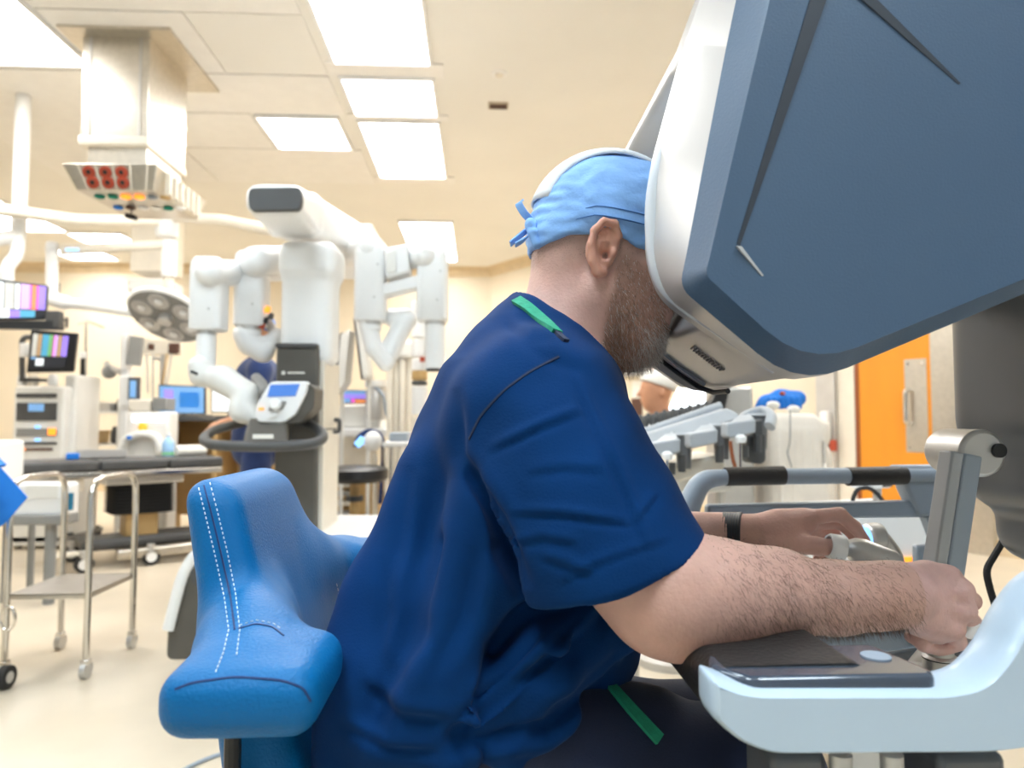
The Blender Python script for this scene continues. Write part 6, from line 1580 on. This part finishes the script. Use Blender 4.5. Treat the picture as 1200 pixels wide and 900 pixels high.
# ------------------------------------------------------------------ people further back
M['skin2'] = mat('warm_skin', (0.62, 0.30, 0.17), 0.5, var=0.06)
def figure(label, base, yaw, cap, top, seated=False, h=0.009, lean=0.0, armpose=0):
    """one body mesh, clothes and cap as children; base on floor, yaw 0 faces +X"""
    R = Matrix.Rotation(yaw, 3, 'Z'); B = Vector(base)
    hip = 0.92 if not seated else 0.52
    W = lambda x, y, z: B+R @ Vector((x, y, z))
    t = thing('person', label, 'person', B)
    sh = hip+0.50; hx = lean
    lo = [B[0]-0.55, B[1]-0.55, 0.0]; hi = [B[0]+0.55, B[1]+0.55, sh+0.42]
    b_ = Field(lo, hi, h); c_ = Field(lo, hi, h*1.1); l_ = Field(lo, hi, h*1.2)
    hc = W(hx+0.03, 0, sh+0.20)
    ax = [R @ Vector((1, 0, 0)), R @ Vector((0, 1, 0)), Vector((0, 0, 1))]
    b_.ell(hc+Vector((0, 0, 0.02)), (0.098, 0.077, 0.105), 0.02, ax); b_.ell(W(hx+0.06, 0, sh+0.15), (0.062, 0.058, 0.075), 0.03, ax)
    b_.cap(W(hx+0.125, 0, sh+0.215), W(hx+0.142, 0, sh+0.185), 0.009, 0.013, 0.012)
    b_.cap(W(hx+0.118, -0.016, sh+0.150), W(hx+0.118, 0.016, sh+0.150), 0.008, 0.008, 0.008)
    for s in (-1, 1):
        b_.ell(W(hx+0.010, 0.080*s, sh+0.195), (0.018, 0.010, 0.030), 0.006, ax)
        b_.ell(W(hx+0.122, 0.032*s, sh+0.220), (0.010, 0.016, 0.010), 0.008, ax, op='-')
    b_.chain([W(hx-0.01, 0, sh-0.02), W(hx+0.01, 0, sh+0.12)], [0.062, 0.056], 0.03)
    b_.chain([W(0, 0, hip), W(hx*0.5, 0, hip+0.25), W(hx, 0, sh-0.08)], [0.11, 0.115, 0.12], 0.05)
    for s in (-1, 1):
        S0 = W(hx, 0.17*s, sh-0.05)
        if armpose and s == armpose: E0 = W(hx+0.10, 0.27*s, sh-0.27); H0 = W(hx+0.30, 0.18*s, sh-0.12)
        else: E0 = W(hx+0.02, 0.25*s, sh-0.32); H0 = W(hx+0.22, 0.22*s, sh-0.40)
        b_.chain([W(hx, 0.05*s, sh-0.04), S0, E0, H0], [0.06, 0.052, 0.042, 0.028], 0.03)
        D = (H0-E0).normalized(); Pm = H0+D*0.05; sd = D.cross(Vector((0, 0, 1))).normalized()
        b_.chain([H0, Pm], [0.028, 0.030], 0.02)
        for k in range(4): b_.chain([Pm+sd*(0.011*(k-1.5)*1.6), Pm+sd*(0.011*(k-1.5)*1.7)+D*0.04, Pm+sd*(0.011*(k-1.5)*1.7)+D*(0.062)+Vector((0, 0, -0.02))], [0.0095, 0.009, 0.008], 0.004)
        b_.chain([H0+D*0.02+sd*0.02*s, H0+D*0.05+sd*0.045*s], [0.012, 0.010], 0.008)
        c_.chain([W(hx, 0.05*s, sh-0.04), S0, S0.lerp(E0, 0.75)], [0.075, 0.072, 0.070], 0.04)
        if seated: K = W(0.42, 0.12*s, hip+0.02); Fo = W(0.42, 0.12*s, 0.09)
        else: K = W(0.02, 0.10*s, 0.48); Fo = W(-0.01, 0.11*s, 0.09)
        l_.chain([W(0, 0.09*s, hip+0.02), K, Fo], [0.105, 0.08, 0.065], 0.03)
        ft = Field(Fo+Vector((-0.3, -0.3, -0.09)), Fo+Vector((0.3, 0.3, 0.06)), 0.008)
        ft.chain([Fo+Vector((0, 0, -0.03)), Fo+(R @ Vector((0.14, 0, -0.055)))], [0.05, 0.035], 0.03)
        link('shoe', relax(ft.mesh('shoe'), 1), M['dgrey'], t, ang=180)
    c_.chain([W(0, 0, hip-0.04), W(hx*0.5, 0, hip+0.22), W(hx, 0, sh-0.10)], [0.165, 0.15, 0.15], 0.06)
    link('body', b_.mesh('body'), M['skin2'], t, ang=180)
    link('scrub_top', relax(c_.mesh('scrub_top'), 2), M[top], t, ang=180)
    link('scrub_trousers', relax(l_.mesh('scrub_trousers'), 2), M[top], t, ang=180)
    k_ = Field(hc+Vector((-0.2, -0.2, -0.15)), hc+Vector((0.2, 0.2, 0.22)), 0.008)
    k_.ell(hc+Vector((0, 0, 0.055))+(R @ Vector((-0.012, 0, 0))), (0.120, 0.098, 0.098), 0.0, ax)
    fx = R @ Vector((1, 0, 0))
    k_.put(lambda X, Y, Z: (Z-(hc.z+0.042)) - 0.35*((X-hc.x)*fx.x+(Y-hc.y)*fx.y), hc+Vector((-0.2, -0.2, -0.15)), hc+Vector((0.2, 0.2, 0.22)), 0.01, '-')
    link('cap', relax(k_.mesh('cap'), 1), M[cap], t, ang=180)
    return t
q = P(302, 500, 4.7)
figure('standing person in navy scrubs half hidden behind the robot tower', (q.x, 4.7, 0), math.radians(200), 'bluecloth', 'navy', h=0.010)
q = P(784, 470, 4.3)
figure('distant person in white cap seen in profile above the instrument rack', (q.x-0.03, 4.3, 0), math.radians(180), 'paper', 'navy', seated=True, lean=0.02)
sq = thing('round_stool', 'black round stool under the distant person in white cap', 'stool', (q.x-0.03, 4.3, 0))
MB().lathe([(0.17, 0.36), (0.18, 0.37), (0.18, 0.40), (0.16, 0.415)], (q.x-0.03, 4.3, 0), n=24).build('seat', M['black'], sq)
MB().cyl((q.x-0.03, 4.3, 0.05), (q.x-0.03, 4.3, 0.36), 0.025, n=12).build('column', M['chrome'], sq)
MB().lathe([(0.22, 0.0), (0.22, 0.03), (0.04, 0.06)], (q.x-0.03, 4.3, 0), n=24).build('base', M['chrome'], sq)
# ------------------------------------------------------------------ equipment between the robot tower and the man
ac = thing('anaesthesia_machine', 'white anaesthesia machine with bright touch display behind the robot tower', 'machine', (P(430, 560, 5.2).x, 5.4, 0))
pbox(397, 446, 474, 502, 5.2, 0.5).build('body', M['softwhite'], ac, bevel=0.02)
pbox(395, 470, 502, 512, 5.1, 0.62).build('worktop', M['white'], ac, bevel=0.012)
pbox(393, 442, 512, 560, 5.35, 0.4).build('lower_body', M['ivory'], ac, bevel=0.012)
dsp = pbox(400, 432, 457, 473, 5.25, 0.05).build('display', M['black'], ac, bevel=0.004)
for a_, b3, c_, d_, mm in ((400, 432, 458, 462, 's_blue'), (400, 432, 462, 467, 's_violet'), (400, 411, 467, 472, 's_blue'), (411, 416, 467, 472, 's_mag'), (416, 431, 468, 472, 's_orange')):
    pbox(a_+.3, b3-.3, c_, d_, 5.246, 0.003).build('picture_area', M[mm], dsp, smooth=False)
pbox(393, 402, 425, 462, 5.4, 0.08).build('upright', M['softwhite'], ac, bevel=0.01)
for k, y in enumerate((566, 576, 588, 600)): pbox(394, 414, y, y+5, 5.3, 0.35).build('drawer', M['grey' if k % 2 else 'steel'], ac, bevel=0.004)
pbox(392, 444, 560, 640, 5.42, 0.3).build('cabinet', M['wood'], ac)
for x in (398, 440):
    q = P(x, 600, 5.3); MB().cyl((q.x-0.02, 5.35, 0.05), (q.x+0.02, 5.35, 0.05), 0.05, n=14).build('caster', M['rubber'], ac)
MB().tube(smooth_path([P(438, 452, 5.15), P(450, 462, 5.1), P(452, 485, 5.1), P(460, 498, 5.1)]), 0.012, n=8).build('hose', M['railblue'], ac)
MB().lathe([(0.07, 0), (0.08, 0.02), (0.08, 0.20), (0.06, 0.24)], P(441, 492, 5.2), n=18).build('canister', M['alu'], ac)
MB().lathe([(0.085, 0.24), (0.085, 0.29)], P(441, 492, 5.2), n=18).build('canister_lid', M['white'], ac)
# two screens seen edge-on, on one arm
def edge_screen(label, pts, mm):
    t = thing('tilted_monitor', label, 'monitor', P(pts[3][0], pts[3][1], 5.0))
    q = [P(x, y, 4.9) for x, y in pts]
    MB().prism(q, (0.02, 0.15, 0)).build('housing', M['softwhite'], t, bevel=0.008)
    MB().prism([v+Vector((-0.014, 0.01, 0)) for v in (q[0], q[0].lerp(q[1], .45), q[3].lerp(q[2], .45), q[3])], (0.01, 0.13, 0)).build('screen', M[mm], t)
    c_ = (q[0]+q[2])/2; MB().cyl(Vector((q[3].x+0.03, 4.99, q[3].z+0.05)), Vector((q[3].x+0.03, 4.99, 0.0)), 0.013, n=10).build('support_pole', M['softwhite'], t); MB().lathe([(0.07, 0), (0.07, 0.02), (0.02, 0.03)], (q[3].x+0.03, 4.99, 0), n=16).build('foot', M['grey'], t)
edge_screen('slanted pale monitor seen edge-on close to the robot tower', [(399, 392), (409, 386), (404, 448), (393, 462)], 'dgrey')
edge_screen('second slanted pale monitor seen edge-on under the robot arm', [(416, 372), (424, 374), (431, 442), (425, 444)], 'dgrey')
wcol = thing('lift_column', 'pale ribbed lifting column beside the hanging robot arm', 'column', (P(464, 560, 4.9).x, 5.0, 0))
for i, x in enumerate((452, 459.5, 467, 474.5)): pbox(x, x+7, 420, 660, 4.9+0.03*(i % 2), 0.2).build('column_rib', M['ivory'], wcol, bevel=0.012)
pbox(448, 484, 398, 420, 4.88, 0.26).build('column_head', M['softwhite'], wcol, bevel=0.03, bseg=3)
wbx(MB(), P(446, 600, 4.9).x, P(490, 600, 4.9).x, 4.85, 5.35, 0.0, 0.10).build('foot', M['grey'], wcol, bevel=0.02)
cs = thing('canister_stack', 'stack of white canisters with orange bands beside the pale column', 'canisters', (P(490, 560, 4.6).x, 4.65, 0))
for y0, y1, mm in ((352, 395, 'white'), (397, 418, 'white'), (420, 434, 'white'), (434, 445, 'wood'), (446, 451, 'dgrey'), (452, 486, 'white'), (488, 640, 'ivory')):
    a = P(491, y0, 4.6); b3 = P(491, y1, 4.6); MB().lathe([(0.045, b3.z), (0.052, b3.z+0.006), (0.052, a.z-0.006), (0.045, a.z)], (a.x, 4.65, 0), n=20).build('canister', M[mm], cs)
pbox(492, 498, 418, 424, 4.58, 0.01).build('red_label', M['red'], cs)
wbx(MB(), P(480, 600, 4.6).x, P(502, 600, 4.6).x, 4.58, 4.72, 0.0, P(490, 640, 4.6).z).build('plinth', M['grey'], cs)
# breathing bag loop and hoses
bb_ = thing('breathing_bag', 'white breathing bag inside a dark blue hose loop', 'breathing bag', P(437, 518, 4.5))
MB().tube(smooth_path([P(417, 524, 4.5), P(420, 512, 4.5), P(432, 504, 4.5), P(445, 508, 4.5), P(450, 522, 4.5), P(449, 548, 4.5), P(446, 590, 4.5)]), 0.017, n=10).build('hose', M['navy'], bb_)
MB().ball(P(437, 517, 4.48), (0.06, 0.05, 0.065)).build('bag', M['white'], bb_)
MB().tube([P(418, 522, 4.48), P(426, 514, 4.48)], [0.022, 0.026], n=10).build('blue_cuff', M['ledblue'], bb_)
MB().cyl(P(440, 533, 4.52), Vector((P(440, 533, 4.52).x, 4.52, 0.1)), 0.016, n=10).build('stand', M['ivory'], bb_)
wbx(MB(), P(428, 640, 4.5).x, P(452, 640, 4.5).x, 4.3, 4.55, 0.0, 0.1).build('foot', M['grey'], bb_)
bs = thing('black_stool', 'low black round stool with tan post next to the robot base', 'stool', (P(414, 640, 4.1).x, 4.1, 0))
MB().lathe([(0.17, -0.02), (0.19, 0.0), (0.19, 0.05), (0.16, 0.065)], (P(416, 555, 4.1).x, 4.1, P(416, 560, 4.1).z), n=26).build('seat', M['black'], bs)
MB().cyl((P(416, 555, 4.1).x, 4.1, 0.05), (P(416, 555, 4.1).x, 4.1, P(416, 562, 4.1).z), 0.028, n=14).build('post', M['wood'], bs)
MB().lathe([(0.05, 0), (0.05, 0.03)], (P(416, 555, 4.1).x, 4.1, P(416, 587, 4.1).z), n=14).build('collar', M['dgrey'], bs)
for k in range(5):
    a = 2*math.pi*k/5; MB().tube([(P(416, 555, 4.1).x, 4.1, 0.09), (P(416, 555, 4.1).x+0.18*math.cos(a), 4.1+0.18*math.sin(a), 0.05)], 0.016, n=8).build('spoke', M['steel'], bs)
    MB().cyl((P(416, 555, 4.1).x+0.18*math.cos(a)-0.012, 4.1+0.18*math.sin(a), 0.025), (P(416, 555, 4.1).x+0.18*math.cos(a)+0.012, 4.1+0.18*math.sin(a), 0.025), 0.025, n=12).build('caster', M['rubber'], bs)
tt_ = thing('side_table', 'small pale table with folded white linen, behind the black stool', 'table', (P(462, 560, 4.2).x, 4.3, 0))
pbox(448, 482, 518, 524, 4.2, 0.4).build('table_top', M['white'], tt_, bevel=0.006)
for x in (450, 480):
    for yy in (4.24, 4.56): MB().cyl((P(x, 524, 4.2).x, yy, 0.0), (P(x, 524, 4.2).x, yy, P(x, 523, 4.2).z), 0.012, n=8).build('leg', M['chrome'], tt_)
ln2 = pbox(456, 478, 507, 517.5, 4.3, 0.2).build('folded_linen', M['railblue'], bevel=0.01); tag(ln2, 'grey-blue folded linen on the small pale table', 'linen')
for (x, y, w, lb) in ((402, 596, 11, 'white plastic tub low behind the black stool'), (430, 594, 8, 'smaller white tub beside the stool post')):
    q = P(x, y+9, 4.78); z = q.z
    o = MB().lathe([(w*.0045, 0), (w*.0056, 0.01), (w*.0058, 0.09), (w*.0064, 0.095), (w*.0064, 0.105)], (q.x, 4.78, 0.30), n=20).build('plastic_tub', M['white']); tag(o, lb, 'tub')
lsh = thing('low_shelf', 'low dark shelf holding white tubs behind the black stool', 'shelf', (P(415, 620, 4.9).x, 4.9, 0))
wbx(MB(), P(392, 620, 4.9).x, P(440, 620, 4.9).x, 4.66, 4.90, 0.27, 0.298).build('board', M['grey'], lsh)
for x in (393, 439): wbx(MB(), P(x, 620, 4.9).x-0.012, P(x, 620, 4.9).x+0.012, 4.68, 4.88, 0, 0.27).build('leg', M['grey'], lsh)

# ------------------------------------------------------------------ instrument rack beyond the console
YI = 2.1
ir = thing('instrument_rack', 'grey slanted instrument rack with open fork-shaped holders above the guard rail', 'instrument rack', (P(800, 600, YI).x, YI+0.1, 0))
M['rackgrey'] = mat('pale_rack_grey', (0.42, 0.44, 0.46), 0.42, var=0.04)
M['cupgrey'] = mat('grey_cup', (0.17, 0.175, 0.185), 0.45, var=0.05)  # darker grey of the cups
bm0 = [P(728, 525, YI+0.12), P(862, 484, YI+0.12)]
MB().prism([P(726, 518, YI+0.14), P(852, 478, YI+0.14), P(866, 484, YI+0.10), P(866, 492, YI+0.10), P(728, 534, YI+0.10)], (0, 0.10, 0.0)).build('beam', M['rackgrey'], ir, bevel=0.008)
MB().tube([P(735, 514, YI+0.2), P(845, 476, YI+0.2)], 0.016, n=12).build('beam_rod', M['rackgrey'], ir)
hold = [(736, 539, 20), (781, 525, 33), (825, 514, 33), (869, 502, 34)]
for i, (cx_, cy_, w) in enumerate(hold):
    h = MB()
    pl = [(cx_-w*.5, cy_-6), (cx_+w*.5, cy_-11), (cx_+w*.5, cy_+5), (cx_-w*.42, cy_+12), (cx_-w*.5, cy_+9)]
    hh = pprism(pl, YI, 0.06).build('holder', M['rackgrey'], ir, bevel=0.006, bseg=3)
    # neck joining the block to the beam, waisted like a fork
    nk = [P(cx_-w*.42, cy_-7, YI+0.05), P(cx_+w*.45, cy_-12, YI+0.05), P(cx_+w*.15, cy_-22, YI+0.14), P(cx_-w*.02, cy_-18, YI+0.14)]
    MB().prism(nk, (0, 0, -0.02)).build('holder_neck', M['rackgrey'], hh, bevel=0.004)
    MB().cyl(P(cx_+w*.62, cy_-14, YI+0.10), P(cx_+w*.62, cy_+24, YI+0.10), 0.026, 0.022, n=20).build('cup', M['cupgrey'], ir)
    MB().lathe([(0.030, 0), (0.034, 0.004), (0.026, 0.010)], P(cx_+w*.62, cy_-14, YI+0.10), n=20).build('cup_rim', M['rackgrey'], ir)
    MB().cyl(P(cx_+w*.55, cy_+8, YI+0.03), P(cx_+w*.55, cy_+28, YI+0.03), 0.012, n=12).build('latch', M['dgrey'], ir)
MB().tube(smooth_path([P(868, 492, YI+0.12), P(880, 484, YI+0.12), P(895, 480, YI+0.11), P(905, 486, YI+0.06), P(902, 500, YI+0.02)]), [0.014]*21, n=12, flat=1.3).build('end_hook', M['rackgrey'], ir)
pprism([(876, 510), (898, 508), (898, 540), (893, 544), (880, 543), (876, 538)], YI+0.05, 0.06, 0.01).build('end_motor', M['dgrey'], ir, bevel=0.006)
pprism([(884, 493), (894, 492), (894, 520), (884, 520)], YI+0.04, 0.04).build('end_strut', M['dgrey'], ir, bevel=0.004)
# instruments hanging in the holders
for cx_, y0, y1 in ((782, 536, 578), (868, 516, 552)):
    MB().lathe([(0.014, 0), (0.017, 0.008), (0.017, 0.018), (0.008, 0.026)], P(cx_, y0+3, YI-0.01), n=16).build('instrument_cap', M['white'], ir)
    MB().cyl(P(cx_, y0+3, YI-0.01), P(cx_, y1, YI-0.01), 0.0045, n=10).build('instrument_shaft', M['chrome'], ir)
    MB().cyl(P(cx_+4, y0+6, YI+0.02), P(cx_+4, y0+20, YI+0.02), 0.014, n=12).build('instrument_clamp', M['dgrey'], ir)
MB().tube(smooth_path([P(856, 517, YI), P(858, 535, YI-0.01), P(863, 552, YI)]), [0.006]*11, n=8).build('copper_lead', M['redwood'], ir)
# tray and table under the rack
MB().prism([P(760, 548, YI+0.1), P(848, 532, YI+0.1), P(852, 550, YI+0.1), P(770, 572, YI+0.1)], (0, 0.25, 0)).build('drip_tray', M['ivory'], ir, bevel=0.01)
MB().prism([P(735, 560, YI+0.2), P(860, 548, YI+0.2), P(860, 575, YI+0.2), P(735, 590, YI+0.2)], (0, 0.4, 0)).build('table_top', M['softwhite'], ir, bevel=0.01)
for x in (745, 850):
    for yy in (YI+0.25, YI+0.55): MB().cyl((P(x, 580, YI+0.2).x, yy, 0), (P(x, 580, YI+0.2).x, yy, P(x, 578, YI+0.2).z), 0.018, n=10).build('leg', M['alu'], ir)
pbox(772, 790, 570, 600, YI+0.28, 0.2).build('bin', M['ivory'], ir, bevel=0.01)
# white tray of dark connectors behind the rack
ct = thing('connector_tray', 'white tray carrying a row of dark connectors behind the instrument rack', 'tray', (P(785, 500, 3.0).x, 3.08, 0))
MB().prism([P(735, 506, 2.97), P(835, 486, 2.97), P(835, 494, 2.97), P(735, 516, 2.97)], (0, 0.25, 0)).build('tray', M['white'], ct, bevel=0.01)
for r_ in range(2):
    for i in range(9):
        u = i/8; x = 746+r_*4+u*78; y = 497-u*16-r_*3
        q = P(x, y, 3.02+0.09*r_); MB().lathe([(0.016, -0.02), (0.017, 0.008), (0.012, 0.022), (0.007, 0.030)], q, n=10).build('connector', M['dgrey'], ct)
MB().cyl((P(785, 510, 3.08).x, 3.08, 0.03), P(785, 505, 3.08), 0.03, n=12).build('post', M['alu'], ct)
MB().lathe([(0.17, 0), (0.17, 0.03), (0.05, 0.06)], (P(785, 510, 3.08).x, 3.08, 0), n=24).build('foot', M['alu'], ct)
# black strut and grey cabinet right behind the hood
gc = thing('grey_cabinet', 'grey cabinet with black diagonal strut under the console hood', 'cabinet', (P(875, 600, 3.35).x, 3.45, 0))
wbx(MB(), P(845, 480, 3.35).x, P(884, 480, 3.35).x, 3.35, 3.6, 0.0, P(870, 452, 3.35).z).build('body', M['alu'], gc, bevel=0.02)
MB().prism([P(838, 462, 3.28), P(856, 452, 3.28), P(850, 480, 3.28), P(846, 494, 3.28), P(822, 494, 3.28)], (0, 0.08, 0)).build('strut', M['black'], gc, bevel=0.006)
pbox(848, 880, 500, 504, 3.34, 0.012).build('drawer_gap', M['grey'], gc)
# white sheet on an easel, its brightness put in as glow
bsn = thing('bright_sheet', 'glowing white sheet on a stand behind the distant person', 'sheet', (P(808, 480, 5.2).x, 5.25, P(808, 487, 5.2).z))
bx_ = MB().prism([P(796, 455, 5.2), P(826, 458, 5.2), P(830, 484, 5.2), P(783, 484, 5.2)], (0, 0.04, 0)).build('panel', M['glowwhite'], bsn)
MB().cyl((P(808, 480, 5.2).x, 5.25, 0.02), P(808, 484, 5.26), 0.02, n=10).build('stand', M['alu'], bsn)
MB().lathe([(0.22, 0), (0.22, 0.03), (0.03, 0.05)], (P(808, 480, 5.2).x, 5.25, 0), n=20).build('foot', M['alu'], bsn)
# notices and dispenser on the angled wall
def wall_item(name, label, cat, px0, px1, py0, py1, mm, depth=0.03, extra=None):
    a = along(WP(px0, (py0+py1)/2)); b3 = along(WP(px1, (py0+py1)/2)); m_ = WP((px0+px1)/2, py1)
    z1 = WP((px0+px1)/2, py0).z; z0 = m_.z
    o = wbox(a, b3, z0, z1, 0.001, 0.001+depth).build(name, M[mm], bevel=0.004); tag(o, label, cat); return o
n1_ = wall_item('wall_notice', 'white paper notice above a brown board on the cream wall', 'notice', 741, 754, 446, 466, 'paper', 0.004)
n2_ = wall_item('notice_board', 'brown board below the white notice on the cream wall', 'board', 741, 753, 467, 492, 'brown', 0.02)
n3_ = wall_item('glove_dispenser', 'wide white dispenser box on the wall near the beard', 'dispenser', 733, 766, 416, 440, 'white', 0.12)
n4_ = wall_item('orange_sign', 'small orange sign on the wall above the distant white cap', 'sign', 766, 777, 430, 442, 'ledorange', 0.01)
n5_ = wall_item('soap_pump', 'small brown and white pump on the wall beside the man chin', 'dispenser', 707, 716, 422, 440, 'brown', 0.08)
# draped stand: white drape over a frame, blue wrap bundled on top
dr = Field((P(905, 500, 3.4).x-0.25, 3.1, 0.0), (P(965, 500, 3.4).x+0.15, 3.9, 1.22), 0.014)
zt5 = P(930, 484, 3.4).z
dr.rbox(((P(897, 500, 3.4).x+P(955, 500, 3.4).x)/2, 3.52, zt5/2), (0.125, 0.22, zt5/2), 0.05, 0.0)
dr.rbox((P(956, 505, 3.4).x, 3.5, P(956, 507, 3.4).z), (0.05, 0.18, 0.06), 0.03, 0.03)
dr.rbox((P(956, 540, 3.4).x, 3.5, P(956, 538, 3.4).z), (0.055, 0.18, 0.06), 0.03, 0.03)
dr.rbox((P(950, 580, 3.4).x, 3.5, 0.4), (0.09, 0.19, 0.40), 0.04, 0.05)
for k in range(7): dr.cap((P(897, 500, 3.4).x+0.03+k*0.036, 3.29, zt5-0.08), (P(897, 500, 3.4).x+0.02+k*0.04, 3.27, 0.05), 0.006, 0.014, 0.03)
dsd = thing('draped_stand', 'equipment stand under a pale drape beyond the console, topped with blue wrap', 'draped stand', ((P(897, 500, 3.4).x+P(955, 500, 3.4).x)/2, 3.5, 0))
link('drape', relax(dr.mesh('drape'), 2), M['palecloth'], dsd, ang=180)
q0 = P(905, 478, 3.4)
bl_ = Field((q0.x-0.15, 3.3, q0.z-0.1), (q0.x+0.28, 3.75, q0.z+0.2), 0.008)
bl_.chain([P(888, 484, 3.45), P(898, 473, 3.45), P(915, 467, 3.45), P(935, 467, 3.45)], [0.03, 0.04, 0.045, 0.04], 0.02)
for k in range(6): bl_.cap(P(900+k*7, 466, 3.40), P(902+k*7, 477, 3.41), 0.010, 0.014, 0.012)
link('blue_wrap', relax(bl_.mesh('blue_wrap'), 1), M['bluecloth'], dsd, ang=180)
for (x, y) in ((906, 475), (930, 480)):
    MB().ball(P(x, y, 3.36), (0.035, 0.02, 0.022)).build('white_cloth', M['paper'], dsd)
q = P(917, 461, 3.4); MB().ball(q, (0.014, 0.012, 0.010)).build('red_tab', M['red'], dsd)
MB().tube(smooth_path([P(926, 480, 3.26), P(926, 520, 3.24), P(922, 530, 3.24), P(928, 548, 3.24)]), 0.003, n=6).build('drape_cord', M['grey'], dsd)
# brown chair back beside the drape
ch_ = thing('brown_chair', 'dark brown upholstered chair partly behind the pale drape', 'chair', (P(968, 600, 3.9).x, 4.0, 0))
pbox(945, 974, 512, 565, 3.9, 0.08).build('backrest', M['brown'], ch_, bevel=0.03, bseg=3)
wbx(MB(), P(940, 600, 3.9).x, P(982, 600, 3.9).x, 3.85, 4.3, 0.42, 0.50).build('seat', M['brown'], ch_, bevel=0.02)
for x in (943, 979):
    for yy in (3.9, 4.26): MB().cyl((P(x, 600, 3.9).x, yy, 0), (P(x, 600, 3.9).x, yy, 0.44), 0.015, n=8).build('leg', M['wood'], ch_)
for x in (950, 970): MB().cyl((P(x, 600, 3.9).x, 3.96, 0.45), (P(x, 600, 3.9).x, 3.96, P(x, 560, 3.9).z), 0.012, n=8).build('back_post', M['wood'], ch_)
# white supply cart behind the far hand, with a handset and looped cord
sp_ = thing('supply_cart', 'white supply cart with orange edge just behind the guard rail', 'cart', (P(1050, 700, 1.9).x, 2.05, 0))
pprism([(985, 606), (1105, 600), (1108, 760), (990, 760)], 1.9, 0.35, 0.01).build('body', M['white'], sp_, bevel=0.012)
pprism([(1002, 655), (1075, 653), (1075, 659), (1002, 661)], 1.892, 0.012).build('orange_edge', M['ledorange'], sp_)
wbx(MB(), P(990, 700, 1.9).x, P(1106, 700, 1.9).x, 1.92, 2.22, 0.09, P(1040, 755, 1.9).z).build('lower_body', M['softwhite'], sp_)
for x in (995, 1100):
    for yy in (1.96, 2.18): MB().cyl((P(x, 700, 1.9).x-0.012, yy, 0.045), (P(x, 700, 1.9).x+0.012, yy, 0.045), 0.045, n=14).build('caster', M['rubber'], sp_)
MB().cyl(P(1028, 604, 2.05), P(1028, 572, 2.05), 0.012, n=10).build('handset_post', M['alu'], sp_)
hs = pprism([(1006, 561), (1012, 557), (1040, 560), (1046, 565), (1045, 572), (1008, 574)], 2.02, 0.06, 0.008).build('handset', M['white'], sp_, bevel=0.005)
pprism([(1036, 560), (1046, 563), (1046, 570), (1036, 571)], 2.012, 0.01).build('handset_grip', M['dgrey'], hs)
MB().tube(smooth_path([P(1007, 605, 2.0), P(998, 588, 2.0), P(1004, 573, 2.0), P(1018, 571, 2.0), P(1030, 580, 2.0), P(1040, 596, 2.0)]), 0.006, n=8).build('looped_cord', M['rubber'], sp_)
